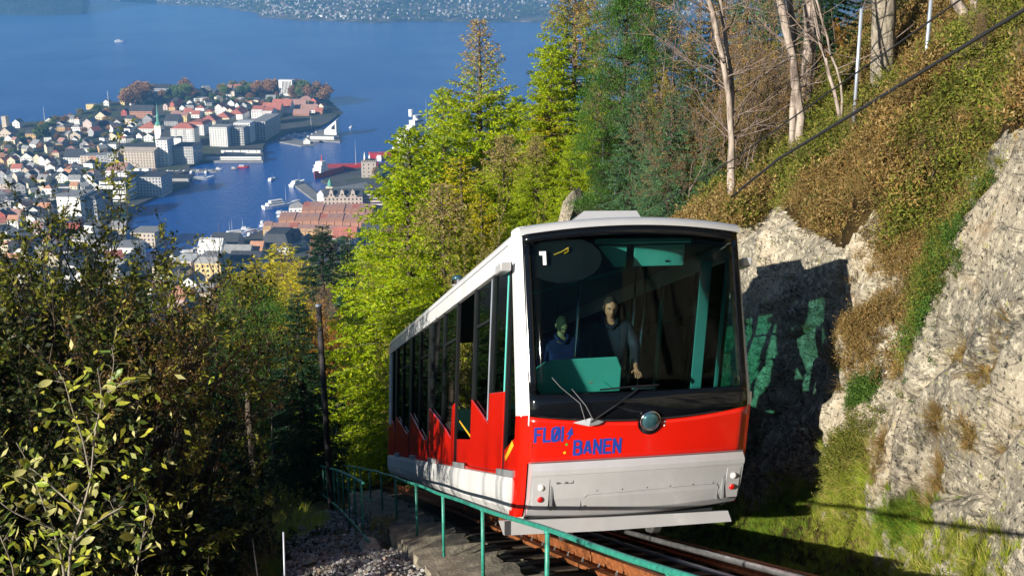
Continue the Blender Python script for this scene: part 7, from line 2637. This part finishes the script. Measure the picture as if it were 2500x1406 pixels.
# church
p = town_pt(391, 352)
ch = empty('church', tuple(p), rad(-6))
tag(ch, 'church with white tower and slender green copper spire above the inner harbour', 'church')
mb = MB(); mb.box(-4.6, 4.6, -4.6, 4.6, -2, 24); mb.build('tower', M['w_white'], ch)
mb = MB(); mb.tube([(0, 0, 24.01), (0, 0, 26)], [6.4, 6.4], 4); mb.build('tower_cornice', M['w_cream'], ch)
mb = MB(); mb.tube([(0, 0, 26.01), (0, 0, 29), (0, 0, 31), (0, 0, 36), (0, 0, 37.5), (0, 0, 41), (0, 0, 56)], [5.6, 4.6, 2.6, 2.2, 2.8, 1.6, 0.12], 8); mb.build('spire', M['r_green'], ch)
mb = MB(); mb.box(5, 34, -9, 9, -2, 10.5); mb.build('nave', M['w_white'], ch)
mb = MB(); mb.prism([(-9.8, 10.4), (0, 20), (9.8, 10.4)], 0, 4.7, 34.5); mb.build('nave_roof', M['r_dark'], ch)
BLD.append((400, 352, 50, 40, ch))

# Bryggen's brown tiled wharf houses, gable by gable, between warehouse and quay
for q in range(9):
    px = 655 + q * 3.0
for row, (x0, y0, x1, y1, n, w_m, dlen, mt, rf) in enumerate([(745, 528, 900, 534, 10, 11, 44, 'brick', 'salmon'), (690, 552, 905, 557, 12, 11, 34, 'brick', 'salmon'), (652, 574, 860, 585, 11, 11.5, 26, 'ochre', 'salmon')]):
    for k_ in range(n):
        t = k_ / (n - 1)
        px, py = x0 + (x1 - x0) * t, y0 + (y1 - y0) * t
        building(px, py, (x1 - x0) / n * 1.0, 13 + (k_ * 7 + row) % 3, dlen, mt, rf if (k_ + row * 2) % 7 else 'red', 'gable', None, 'wharf house', yaw=78 if False else 2, rh=4.2, win=None, group='brown tiled wharf houses of the old quay', name='wharf_house', ridge='x', chim=(k_ % 3 == 0))
rows_ = ['back row against the stone warehouse', 'middle row of wharf houses', 'front row nearest the slate roofs']
cnt_ = [10, 12, 11]
k_ = 0
ordn = ['westernmost', 'second', 'third', 'fourth', 'fifth', 'sixth', 'seventh', 'eighth', 'ninth', 'tenth', 'eleventh', 'last']
for ro in range(3):
    for j in range(cnt_[ro]):
        e = BLD[len(BLD) - 33 + k_][4]; k_ += 1
        e['label'] = 'brown tiled wharf house, ' + (ordn[j] if j < cnt_[ro] - 1 else 'last') + ' from the harbour in the ' + rows_[ro]
# the houses at the head of the harbour, below the hillside wood
for args in [
    (512, 628, 58, 20, 18, 'white', 'white', 'gable', 'white gabled hall nearest the boats at the head of the harbour', {'ridge': 'x'}),
    (545, 612, 66, 12, 26, 'grey', 'slate', 'gable', 'long dark slate roof stretching behind the white hall', {'ridge': 'x', 'rh': 9}),
    (576, 640, 66, 14, 20, 'white', 'grey', 'gable', 'building with broad light grey roof in front of the slate one', {'ridge': 'x', 'rh': 8}),
    (624, 632, 32, 18, 18, 'beige', 'orange', 'gable', 'building with glowing orange roof among the slate roofs', {'ridge': 'x', 'rh': 7}),
    (672, 622, 70, 18, 34, 'white', 'slate', 'mansard', 'big slate roofed building dotted with white dormers', {'rh': 11}),
    (705, 610, 34, 16, 26, 'white', 'slate', 'mansard', 'slate mansard building right of the dormered one', {'rh': 8}),
    (510, 690, 64, 46, 26, 'yellow', 'grey', 'mansard', 'yellow-white four storey building with white fire gable above the orange trees', {'single': True, 'win': (3.6, 3.5, 1.7, 1.9), 'rh': 4.5, 'chim': 1}),
    (535, 655, 52, 18, 24, 'white', 'slate', 'flat', 'flat dark roofed building behind the yellow-white one', {}),
    (592, 668, 76, 20, 34, 'grey', 'slate', 'gable', 'long dark blue roof right of the yellow-white building', {'ridge': 'x', 'rh': 8}),
    (636, 664, 22, 16, 14, 'white', 'white', 'flat', 'small white cube at the edge of the golden trees', {'win': None}),
    (421, 645, 20, 16, 14, 'white', 'grey', 'gable', 'white cottage at the water left of the boats', {}),
    (446, 668, 46, 28, 26, 'pinkish', 'white', 'flat', 'pale flat roofed block left of the yellow-white building', {}),
    (462, 720, 40, 26, 22, 'white', 'grey', 'gable', 'white house half hidden by the brown birch twigs', {}),
    (398, 700, 40, 26, 22, 'white', 'grey', 'hip', 'white house seen through the thin birch', {}),
    (500, 745, 44, 26, 22, 'cream', 'grey', 'gable', 'cream house just above the orange trees', {'ridge': 'x'}),
    (430, 760, 40, 22, 20, 'pinkish', 'orange', 'gable', 'house with orange roof behind the orange trees', {'ridge': 'x'}),
    (545, 722, 30, 16, 18, 'white', 'slate', 'flat', 'small white building right of the cream house', {}),
    (660, 590, 32, 8, 16, 'white', 'grey', 'gable', 'low grey roofed building before the wharf houses', {'ridge': 'x'}),
    (683, 578, 48, 9, 14, 'cream', 'tan', 'gable', 'tan coloured long roof between the wharf houses and the quay', {'ridge': 'x', 'rh': 3}),
    (722, 590, 22, 8, 14, 'white', 'slate', 'gable', 'blue slate roofed building under the wharf houses', {'ridge': 'x'}),
    (742, 606, 30, 12, 20, 'white', 'slate', 'gable', 'white gabled building left of the lone dark spruce', {}),
    (840, 596, 56, 14, 20, 'white', 'red', 'gable', 'red roofed building right of the lone dark spruce', {'ridge': 'x'}),
    (905, 585, 50, 14, 20, 'grey', 'slate', 'gable', 'slate roofed building partly behind the larch', {'ridge': 'x'}),
    (350, 600, 60, 30, 26, 'beige', 'grey', 'flat', 'beige block at the head of the harbour behind the birch', {}),
    (300, 640, 60, 34, 26, 'white', 'grey', 'flat', 'white block behind the forked birch', {}),
    (240, 620, 50, 34, 26, 'grey', 'slate', 'mansard', 'grey block behind the willow tops', {}),
]:
    (px, py, w, h, d, wall, roof, rt, label, kw) = args
    building(px, py, w, h, d, wall, roof, rt, label, 'house' if 'house' in label or 'cottage' in label else 'building', **kw)

# the many small houses between them
LM = [(698, 215, 'tall hotel'), (391, 330, 'church spire'), (399, 375, 'narrow white tower block'), (278, 395, 'grid windowed tower'), (215, 310, 'pale gabled hall'), (345, 280, 'brick school'), (278, 470, 'banded white department building'),
      (173, 515, 'big plain white block'), (40, 305, 'turreted white villa'), (266, 240, 'tall mast on the fort'), (448, 335, 'balcony block'), (488, 250, 'white park villa'), (14, 335, 'beige hall at the left edge'), (176, 395, 'long white block'), (100, 335, 'big round park tree'), (60, 400, 'gold tree at the left'), (120, 450, 'lower left roofs')]
zones = [  # x0,y0,x1,y1,number
    (0, 395, 240, 440, 36), (0, 440, 240, 500, 36), (60, 340, 300, 398, 24), (240, 300, 400, 350, 14), (0, 345, 90, 395, 12), (100, 300, 210, 340, 8), (240, 440, 300, 465, 6), (0, 500, 130, 560, 16),
    (400, 258, 480, 275, 7), (560, 248, 680, 268, 16), (690, 252, 790, 275, 10), (330, 235, 400, 262, 8), (480, 215, 580, 262, 14), (-40, 560, 300, 700, 40), (380, 640, 470, 760, 12)]
WALLS = ['white', 'white', 'white', 'white', 'white', 'cream', 'cream', 'grey', 'grey', 'beige', 'ochre', 'red']
ROOFS = ['slate', 'slate', 'slate', 'grey', 'grey', 'dark', 'dark', 'red', 'salmon', 'orange']
desc = {'white': 'white', 'cream': 'cream', 'yellow': 'yellow', 'grey': 'grey', 'beige': 'beige', 'ochre': 'ochre', 'red': 'dark red', 'brick': 'brick'}
rd = {'slate': 'slate', 'grey': 'grey', 'red': 'red', 'salmon': 'brownish', 'dark': 'black', 'orange': 'orange'}
placed = [(b_[0], b_[1], b_[2], b_[3]) for b_ in BLD]
labels_used = {}
r = random.Random(21)
for (x0, y0, x1, y1, n) in zones:
    tries = 0; k_ = 0
    while k_ < n and tries < n * 40:
        tries += 1
        px, py = r.uniform(x0, x1), r.uniform(y0, y1)
        sc_ = town_pt(px, py); s_ = (sc_.y * CP - sc_.z * SP) / F
        if not bool(in_poly(np.array(sc_.x), np.array(sc_.y))): continue
        wm = r.uniform(8, 15); w = wm / s_; h = r.uniform(6, 9.5) / s_ * 0.9
        bad = False
        for (a, b_, c, d) in placed:
            if abs(px - a) < (w + c) * 0.5 and (b_ - d * 1.15 - 2) < py < b_ + 5 + h * 0.2: bad = True; break
        if bad: continue
        wall, roof = r.choice(WALLS), r.choice(ROOFS)
        rt = r.choice(['gable', 'gable', 'gable', 'hip'])
        near = sorted(LM, key=lambda q: (q[0] - px) ** 2 + ((q[1] - py) * 2) ** 2)[:2]
        nm = near[0]
        rel = 'left of' if px < nm[0] - 25 else 'right of' if px > nm[0] + 25 else ('below' if py > nm[1] else 'above')
        size = 'small' if wm < 10.5 else 'wide' if wm > 13 else 'mid-sized'
        lb = f"{size} {desc[wall]} house with {rd[roof]} {'hipped' if rt == 'hip' else 'gabled'} roof {rel} the {nm[2]}"
        labels_used[lb] = labels_used.get(lb, 0) + 1
        if labels_used[lb] > 1:
            rel2 = 'towards' if True else ''
            lb = lb + ' on the side of the ' + near[1][2]
            if len(lb.split()) > 16:
                lb = f"{size} {desc[wall]} house with {rd[roof]} roof between the {nm[2]} and the {near[1][2]}"
            if len(lb.split()) > 16: lb = f"{desc[wall]} house with {rd[roof]} roof near {nm[2]} and {near[1][2]}"
        building(px, py, w, h, r.uniform(9, 14), wall, roof, rt, lb, 'house', yaw=r.choice([-3, -3, 10, -20, 35, 60]) + r.uniform(-5, 5), win=(3.0, 3.0, 1.2, 1.3), ridge=r.choice(['x', 'y']), group='small town houses', name='house')
        placed.append((px, py, w, h))
        k_ += 1

# piers and terminal buildings on the harbour
def slab(name, label, cat, pts, z0, z1, material):
    P = [at_z(a, b_, z1) for a, b_ in pts]
    org = Vector((P[0].x, P[0].y, WATER_Z))
    mb = MB(); n = len(P)
    mb.add([(p.x - org.x, p.y - org.y, z1 - org.z) for p in P] + [(p.x - org.x, p.y - org.y, z0 - org.z) for p in P], [tuple(range(n)), tuple(range(2 * n - 1, n - 1, -1))] + [(i, n + i, n + (i + 1) % n, (i + 1) % n) for i in range(n)])
    return tag(mb.build(name, material, None, False, tuple(org)), label, cat)


M['quay'] = mat('quay_concrete', (0.20, 0.20, 0.20), 0.9, var=0.25, scale=0.1)
slab('pier', 'concrete pier carrying the long ferry terminal', 'pier', [(500, 393), (642, 393), (642, 372), (500, 372)], WATER_Z - 1, WATER_Z + 2.6, M['quay'])
slab('pier', 'pier with the gabled shed pointing at the white ferry', 'pier', [(716, 450), (742, 446), (800, 492), (786, 503)], WATER_Z - 1, WATER_Z + 2.0, M['quay'])
slab('pier', 'pier with the sail shaped white hall at the headland', 'pier', [(745, 342), (830, 346), (824, 316), (770, 318)], WATER_Z - 1, WATER_Z + 2.0, M['quay'])
slab('pier', 'low breakwater pier with a small white house', 'pier', [(680, 346), (735, 356), (765, 354), (765, 347), (700, 336)], WATER_Z - 1, WATER_Z + 1.6, M['quay'])
slab('jetty', 'long thin jetty lined with small boats', 'jetty', [(400, 419), (528, 419), (528, 413), (400, 413)], WATER_Z - 1, WATER_Z + 1.6, M['quay'])
slab('pier', 'small timber pier beside the moored white ship', 'pier', [(680, 518), (750, 521), (750, 516), (680, 514)], WATER_Z - 1, WATER_Z + 1.4, M['quay'])
PZ = WATER_Z + 2.5
def on(px, py, z=PZ): return tuple(at_z(px, py, z))
building(572, 383, 132, 8, 14, 'white', 'slate', 'flat', 'long low ferry terminal with glass front on the pier', 'terminal', yaw=0, pos=on(572, 391), win=(3, 3.4, 1.8, 1.2))
building(588, 372, 96, 7, 12, 'white', 'dark', 'flat', 'upper hall of the ferry terminal with a bright white front', 'terminal', yaw=0, pos=on(588, 374), win=(9, 4, .8, 2.4))
building(430, 440, 58, 6, 26, 'grey', 'dark', 'flat', 'dark flat fish market roof with small skylights', 'building', yaw=0, pos=on(431, 442), win=None)
sh, w_, d_, h_ = building(762, 480, 12, 10, 62, 'white', 'grey', 'gable', 'long pier shed with a pale sunlit side wall', 'shed', yaw=-44, pos=on(784, 493, WATER_Z + 2), wm=14, hm=7, win=None)
building(788, 338, 60, 7, 14, 'white', 'grey', 'flat', 'low white quay building left of the sail shaped hall', 'building', yaw=-8, pos=on(786, 341, WATER_Z + 2), win=(3, 3, 1.4, 1.2))
building(749, 352, 16, 8, 12, 'white', 'grey', 'gable', 'small white boat house alone on the breakwater', 'boat house', yaw=8, pos=on(749, 352, WATER_Z + 1.6), win=None)
p = at_z(808, 330, WATER_Z + 2)
mb = MB(); mb.prism([(-9, 0), (9, 0), (9, 22), (-9, 8)], 1, -5, 26)
sl_ = mb.build('hall', M['w_white'], None, False, tuple(p)); tag(sl_, 'white hall shaped like a raised sail at the end of the pier', 'hall')
mb = MB(); mb.add([(2, -5.1, 9), (7, -5.1, 9), (7, -5.1, 17), (2, -5.1, 12)], [(0, 1, 2, 3)]); mb.build('window', M['pane'], sl_)

# masts on the shore and fort
for (px, by_, ty_, lb, rr) in ((266, 262, 222, 'tall white flag mast on the fort', .5), (110, 300, 262, 'thin grey mast at the left shore', .35), (760, 316, 285, 'mast at the boat basin by the headland', .3)):
    b0_ = town_pt(px, by_); t_ = at_y(px - 1, ty_, b0_.y)
    tag(MB().tube([(0, 0, 0), (0, 0, t_.z - b0_.z)], [rr, rr * .5], 5).build('mast', M['w_white'], None, False, tuple(b0_)), lb, 'mast')

# ---- boats
M['hull_red'] = mat('red_hull', (0.50, 0.03, 0.02), 0.4, var=0.08)
M['hull_white'] = mat('white_hull', (0.8, 0.8, 0.8), 0.4, var=0.05)
M['deck'] = mat('boat_deck', (0.30, 0.22, 0.15), 0.7)


def boat(px, py, L, W, yaw, label, hull='hull_white', cat='boat', h=None, cabins=1, mast=0, name='boat', group=None, funnel=None):
    p = at_z(px, py, WATER_Z)
    o = empty(name, tuple(p), rad(yaw))
    tag(o, label, cat, group)
    h = h or L * 0.10
    n = 10
    vs_, fs_ = [], []
    for i in range(n + 1):
        t = i / n
        x = -L / 2 + L * t
        wd = W / 2 * (1 if t < 0.55 else max(0.03, 1 - ((t - 0.55) / 0.45) ** 2.2)) * (0.85 + 0.15 * min(1, t * 6))
        sh_ = h * (1 + 0.45 * max(0, t - 0.6) / 0.4 + 0.1 * max(0, 0.2 - t) / 0.2)
        vs_ += [(x, -wd, sh_), (x * 0.97, -wd * 0.75, -0.3), (x * 0.97, wd * 0.75, -0.3), (x, wd, sh_)]
    for i in range(n):
        a = i * 4
        for k_ in range(3):
            fs_.append((a + k_, a + 4 + k_, a + 5 + k_, a + k_ + 1))
        fs_.append((a + 3, a + 7, a + 4, a))
    fs_ += [(0, 1, 2, 3), (n * 4 + 3, n * 4 + 2, n * 4 + 1, n * 4)]
    MB().add(vs_, fs_).build('hull', M[hull], o)
    z = h
    for c in range(cabins):
        l_ = L * (0.42 - 0.10 * c); x0 = -L * 0.18 + L * 0.03 * c
        ch_ = max(1.6, L * 0.055)
        mb = MB(); mb.box(x0 - l_ / 2, x0 + l_ / 2, -W * (.34 - .05 * c), W * (.34 - .05 * c), z + .01, z + ch_); cb = mb.build('cabin', M['hull_white'], o)
        mb = MB()
        for s in (-1, 1): mb.box(x0 - l_ * .42, x0 + l_ * .42, s * W * (.345 - .05 * c) - .05, s * W * (.345 - .05 * c) + .05, z + ch_ * .45, z + ch_ * .75)
        mb.box(x0 + l_ / 2 - .02, x0 + l_ / 2 + .06, -W * .25, W * .25, z + ch_ * .45, z + ch_ * .75)
        mb.build('cabin_windows', M['pane'], cb)
        z += ch_
    if funnel:
        mb = MB(); mb.tube([(-L * .25, 0, z), (-L * .25, 0, z + L * .09)], L * .03, 8); mb.build('funnel', M[funnel], o)
    for k_ in range(mast):
        x = L * (0.12 - 0.35 * k_)
        mb = MB(); mb.tube([(x, 0, h), (x, 0, h + L * 0.42)], [max(.12, L * .008), .06], 5); mb.build('mast', M['galv'], o)
    return o


boat(293, 103, 34, 10, 20, 'small white ferry crossing the open fjord far out', cabins=2, cat='ferry', name='ferry', h=4)
boat(800, 428, 60, 14, 105 + 25, 'red hulled offshore supply ship with white bridge at the quay', 'hull_red', 'ship', h=7, cabins=0, name='ship')
o = bpy.data.objects['ship']
o.rotation_euler = (0, 0, rad(-112)); 
for c, (a, b_, z0, z1) in enumerate([(6, 24, 7.3, 12), (8, 22, 12.01, 16), (10, 19, 16.01, 19.5)]):
    mb = MB(); mb.box(a, b_, -5.6 + c * .6, 5.6 - c * .6, z0, z1); mb.build('bridge_deck', M['hull_white'], o)
mb = MB(); mb.tube([(12, 0, 19.5), (12, 0, 27)], [0.9, .3], 6); mb.build('mast', M['hull_red'], o)
boat(852, 412, 74, 15, 8, 'low red ship lying behind the red supply ship at the fortress quay', 'hull_red', 'ship', h=5.5, cabins=0, mast=1, name='ship')
boat(688, 505, 44, 9, 40, 'white passenger steamer moored at the timber pier', cabins=2, mast=1, cat='ship', name='ship', h=3.5)
boat(727, 452, 30, 8, 70, 'white fjord boat at the head of the shed pier', cabins=2, mast=1, h=3)
boat(664, 440, 14, 5, 75, 'lone small white boat heading out in mid harbour', cabins=1, mast=1, h=1.6)
boat(496, 440, 28, 8, 30, 'white fishing boat with a mast off the fish market', cabins=1, mast=2, h=3)
boat(595, 410, 14, 6, 5, 'small red and white boat off the ferry terminal', 'hull_red', cabins=1, h=2)
boat(573, 413, 9, 3.5, 5, 'little dark dinghy left of the small red boat', 'deck', cabins=1, h=1)
boat(856, 312, 14, 4, 90, 'sailing boat with bare white mast beyond the sail shaped hall', cabins=0, mast=1, h=1.4, cat='sailing boat', name='sailing_boat')
boat(694, 343, 18, 5, 60, 'small fishing boat at the tip of the breakwater', 'hull_red', cabins=1, mast=1, h=2)
boat(926, 390, 24, 8, 95, 'white tug lying behind the medieval tower', 'hull_white', cabins=2, mast=1, h=3.4, funnel='hull_red')
boat(962, 384, 66, 14, 18, 'orange red tanker partly hidden behind the stone hall', 'hull_red', 'ship', h=7, cabins=0, mast=0, name='ship')
boat(1030, 340, 110, 20, 62, 'large white ferry half hidden by the bare topped larch', 'hull_white', 'ferry', h=12, cabins=4, mast=1, name='ferry', funnel='hull_white')
boat(1012, 372, 60, 16, 30, 'white ship with stacked decks low behind the larches', 'hull_white', 'ship', h=8, cabins=3, mast=1, name='ship')
boat(550, 592, 40, 9, 24, 'long white boat moored before the slate roof at the head of the harbour', cabins=2, mast=1, h=3)
boat(585, 572, 30, 7, 30, 'two masted sailing ship moored at the bend of the quay', cabins=1, mast=2, h=2.6, cat='sailing ship', name='sailing_ship')
boat(520, 606, 26, 6, 24, 'white sailing boat between the long white boat and the hall', cabins=1, mast=1, h=2.4)
boat(470, 620, 22, 6, 10, 'white boat moored at the cottage end of the quay', cabins=1, mast=1, h=2.2)
smalls = [(440, 632), (455, 626), (485, 612), (500, 606), (688, 530), (697, 534), (662, 548), (648, 553), (640, 545), (628, 566), (612, 574), (685, 521), (700, 523), (410, 421), (423, 422), (437, 422), (452, 421), (470, 422), (486, 421), (503, 422), (518, 421), (535, 414), (764, 331), (772, 326), (744, 328), (735, 333), (722, 330), (705, 333), (752, 336), (560, 578), (600, 560)]
for q, (px, py) in enumerate(smalls):
    boat(px, py, R_.uniform(8, 13), 3.2, R_.choice([10, 30, 95, 70]), 'small white boat tied up at the harbour side', 'hull_white', 'boat', h=1.3, cabins=1, mast=q % 2, group='small boats tied up in the harbour')

# ---- park and street trees of the town
TB = {k_: blob_tree('park_tree_' + k_, 30 + i, 'town_tree_' + k_, 900, 10, 3.6, 'round', 0.9, 0.36) for i, k_ in enumerate(['brown', 'green', 'gold'])}
def town_tree(px, py, hpx, kind, label, group, wpx=None):
    p = town_pt(px, py); s_ = (p.y * CP - p.z * SP) / F
    if not bool(in_poly(np.array(p.x), np.array(p.y))): return
    o = TB[kind].copy(); COL.objects.link(o); o.name = 'park_tree'
    h = hpx * s_ * 1.25; s = h / 10
    ww = (wpx * s_ / 7.0) if wpx else s * R_.uniform(1.1, 1.6)
    o.location = tuple(p); o.scale = (ww, ww, s); o.rotation_euler = (0, 0, R_.uniform(0, 6))
    tag(o, label, 'tree', group)
r = random.Random(3)
for q in range(34): town_tree(r.uniform(712, 800), r.uniform(228, 252), r.uniform(18, 28), r.choice(['brown', 'brown', 'brown', 'green']), 'russet tree right of the tall hotel on the headland tip', 'russet trees right of the hotel')
for q in range(24): town_tree(r.uniform(622, 682), r.uniform(218, 232), r.uniform(14, 24), 'brown', 'russet tree left of the tall hotel', 'russet trees left of the hotel')
for q in range(16): town_tree(r.uniform(305, 370), r.uniform(238, 262), r.uniform(20, 34), r.choice(['brown', 'brown', 'green']), 'russet tree on the crest left of the long dark roof', 'russet trees on the crest')
for q in range(12): town_tree(r.uniform(415, 475), r.uniform(225, 255), r.uniform(18, 28), r.choice(['brown', 'green']), 'autumn tree left of the white park villa', 'autumn trees by the park villa')
for q in range(50): town_tree(r.uniform(330, 700), r.uniform(238, 262), r.uniform(9, 16), r.choice(['green', 'green', 'brown']), 'dark park tree on the back of the headland', 'park trees on the back of the headland')
for q in range(16): town_tree(r.uniform(540, 620), r.uniform(215, 240), r.uniform(14, 22), r.choice(['green', 'gold', 'green']), 'green or gold tree on the ridge right of the park villa', 'ridge trees right of the park villa')
town_tree(624, 226, 16, 'gold', 'single bright gold tree left of the russet belt', None)
town_tree(104, 345, 34, 'green', 'big round green tree in the park at the left shore', None, 40)
town_tree(22, 372, 24, 'gold', 'gold tree at the left edge of town', None)
for q in range(34): town_tree(r.uniform(100, 300), r.uniform(268, 345), r.uniform(9, 20), r.choice(['green', 'green', 'gold', 'brown']), 'small tree on the green rise between the fort and the hall', 'trees on the green rise')
for q in range(90): town_tree(r.uniform(0, 400), r.uniform(340, 560), r.uniform(9, 18), r.choice(['green', 'brown', 'green']), 'street tree among the small houses on the left', 'street trees among the small houses')
for q in range(10): town_tree(r.uniform(880, 975), r.uniform(420, 445), r.uniform(14, 24), r.choice(['brown', 'brown', 'green']), 'brown tree around the medieval tower', 'brown trees by the medieval tower')
for q in range(12): town_tree(r.uniform(480, 780), r.uniform(255, 262), r.uniform(7, 12), r.choice(['green', 'brown', 'gold']), 'small street tree behind the red roofed row', 'street trees behind the red roofed row')
for q in range(10): town_tree(r.uniform(760, 880), r.uniform(600, 640), r.uniform(14, 28), r.choice(['brown', 'brown', 'green']), 'leafless tree below the wharf houses', 'trees below the wharf houses')

# ------------------------------------------------------------------ far shore
def shore_hill(name, shore_px, back, hgt, seed, top_col):
    """land rising behind a shoreline given in picture points on the water"""
    pts = [at_z(a, b_, WATER_Z) for a, b_ in shore_px]
    d = [0]
    for a, b_ in zip(pts[:-1], pts[1:]): d.append(d[-1] + (b_ - a).length)
    n = 260
    X = np.interp(np.linspace(0, d[-1], n), d, [p.x for p in pts]); Y = np.interp(np.linspace(0, d[-1], n), d, [p.y for p in pts])
    m_ = 60
    t = np.linspace(0, 1, m_) ** 1.2
    Y = Y + vnoise(np.stack([X / 90, X * 0, X * 0], -1), seed) * 30
    V = np.zeros((n, m_, 3))
    V[..., 0] = X[:, None] + (X[:, None] * 0.25) * t[None, :]
    V[..., 1] = Y[:, None] + back * t[None, :]
    Pn = np.stack([V[..., 0] / 260, V[..., 1] / 260, V[..., 0] * 0], -1)
    rise = hgt * np.clip(t, 0, 1)[None, :] ** 0.8 * (1 + 0.45 * fbm(Pn * 0.5, 3, seed + 1))
    V[..., 2] = WATER_Z - 1 + np.minimum(t * 40, 1)[None, :] * 5 + rise + fbm(Pn * 2, 4, seed) * 9 * np.minimum(t * 6, 1)[None, :]
    V[:, 0, 2] = WATER_Z - 3
    idx = np.arange(n * m_).reshape(n, m_)
    q = np.stack([idx[:-1, :-1], idx[1:, :-1], idx[1:, 1:], idx[:-1, 1:]], -1).reshape(-1, 4)
    o = mesh_obj(name, V.reshape(-1, 3), q, top_col, smooth=True)
    tag(o, kind='structure')
    return V


m, nt, b = new_mat('wooded_far_shore')
f = noise_fac(nt, 0.012, 8, rough=0.7)
nt.links.new(ramp(nt, f, [(0.38, (0.018, 0.028, 0.016)), (0.5, (0.05, 0.055, 0.035)), (0.56, (0.10, 0.085, 0.06)), (0.64, (0.20, 0.18, 0.15))]), b.inputs['Base Color'])
b.inputs['Roughness'].default_value = 0.95
bump(nt, b, noise_fac(nt, 0.06, 6), 1.0, 12)
M['far_shore'] = m
m, nt, b = new_mat('wooded_dark_headland')
f = noise_fac(nt, 0.01, 8, rough=0.7)
nt.links.new(ramp(nt, f, [(0.4, (0.008, 0.02, 0.012)), (0.6, (0.02, 0.03, 0.016)), (0.72, (0.07, 0.05, 0.025))]), b.inputs['Base Color'])
b.inputs['Roughness'].default_value = 0.95
bump(nt, b, noise_fac(nt, 0.03, 6), 1.0, 14)
VF = shore_hill('hills', [(150, -6), (300, 4), (440, 14), (545, 20), (620, 32), (640, 44), (715, 50), (900, 58), (1000, 55), (1340, 56), (1700, 60), (2300, 55)], 2600, 190, 5, M['far_shore'])
VH = shore_hill('hills', [(-700, 30), (-300, 36), (0, 37), (130, 38), (200, 36), (212, 33), (205, 28), (150, 22)][::1], 1500, 170, 9, m)

r2 = np.random.default_rng(55)
def far_box(mb, x, y, z, w, d, h, yaw):
    c, s = math.cos(yaw), math.sin(yaw)
    def T(a, b_, e): return (x + a * c - b_ * s, y + a * s + b_ * c, z + e)
    v_ = [T(a, b_, e) for a in (-w / 2, w / 2) for b_ in (-d / 2, d / 2) for e in (-2, h)] + [T(-w / 2, 0, h + h * .45), T(w / 2, 0, h + h * .45)]
    mb.add(v_, [(0, 4, 5, 1), (2, 3, 7, 6), (0, 1, 8, 3, 2), (4, 6, 7, 9, 5), (1, 5, 9, 8), (3, 8, 9, 7)])
M['w_far_white'] = mat('far_white_wall', (0.42, 0.42, 0.42), 0.9)
M['w_far_tan'] = mat('far_tan_wall', (0.28, 0.24, 0.20), 0.9)
M['w_far_roof'] = mat('far_dull_wall', (0.16, 0.11, 0.10), 0.9)
groups = {'w_far_white': MB(), 'w_far_tan': MB(), 'w_far_roof': MB()}
nI, nJ = VF.shape[:2]
dens = fbm(VF / 260.0, 3, 77)
cnt = 0
while cnt < 4200:
    i = r2.integers(0, nI - 1); j = int(r2.beta(1.2, 2.0) * (nJ - 4)) + 2
    if VF[i, j, 0] < -2300 or VF[i, j, 0] > 900 or dens[i, j] < r2.normal(-0.1, 0.4): continue
    a = VF[i, j] * 0.5 + VF[i + 1, j + 1] * 0.5 + np.array([r2.uniform(-9, 9), r2.uniform(-15, 15), 0])
    k_ = r2.choice(['w_far_white', 'w_far_tan', 'w_far_roof'], p=[.4, .35, .25])
    far_box(groups[k_], a[0], a[1], a[2], r2.uniform(5, 10), r2.uniform(5, 8), r2.uniform(3.5, 6), r2.uniform(-0.7, 0.7)); cnt += 1
for k_, mb in groups.items():
    tag(mb.build('far_houses', M[k_], None), kind='stuff')
FP = VF[:, 2:40].reshape(-1, 3)
FP = FP[(FP[:, 0] > -2600) & (FP[:, 0] < 1000)]
k_ = r2.choice(len(FP), 5000)
r3 = np.zeros((5000, 3)); r3[:, 2] = r2.uniform(0, 6.28, 5000)
scatter('far_trees', FP[k_] + r2.normal(0, 14, (5000, 3)) * np.array([1, 1, 0]) - np.array([0, 0, 1]), r3, r2.uniform(0.7, 1.7, 5000), TB['green'])
HPn = VH[:, 2:50].reshape(-1, 3); HPn = HPn[HPn[:, 0] > -3300]
k_ = r2.choice(len(HPn), 2500)
r3 = np.zeros((2500, 3)); r3[:, 2] = r2.uniform(0, 6.28, 2500)
scatter('headland_trees', HPn[k_] + r2.normal(0, 12, (2500, 3)) * np.array([1, 1, 0]) - np.array([0, 0, 1]), r3, r2.uniform(0.8, 1.8, 2500), bt_spruce)
for q, (px, py, w, h, lb) in enumerate([(780, 40, 15, 8, 'white cube shaped hall on the far shore'), (757, 41, 9, 7, 'small white tower block left of the cube on the far shore'), (737, 38, 12, 6, 'low white hall on the far shore point'),
                                         (838, 42, 16, 9, 'widest white building on the far shore'), (866, 42, 14, 6, 'long low pale building at the right of the far shore group'), (715, 36, 10, 5, 'pale house at the left of the far shore group')]):
    p = at_z(px, py + 6, WATER_Z + 6)
    s_ = (p.y * CP - p.z * SP) / F
    building(px, py, w, h, 30, 'white', 'grey', 'flat', lb, 'building', yaw=-8, pos=tuple(p), wm=w * s_, hm=h * s_, win=None)

# ------------------------------------------------------------------ air
hz = MB(); hz.box(-8800, 8800, -450, 9300, WATER_Z - 5, 130)
haze = mesh_obj('haze', hz.v, hz.f, [])
tag(haze, kind='stuff')
m = bpy.data.materials.new('pale_blue_air')
m.use_nodes = True
nt = m.node_tree
nt.nodes.clear()
pv = N(nt, 'ShaderNodeVolumePrincipled')
pv.inputs['Color'].default_value = (0.17, 0.48, 1.0, 1)
pv.inputs['Density'].default_value = 1.15e-4
pv.inputs['Anisotropy'].default_value = 0.0
mo = N(nt, 'ShaderNodeOutputMaterial')
nt.links.new(pv.outputs[0], mo.inputs['Volume'])
haze.data.materials.append(m)
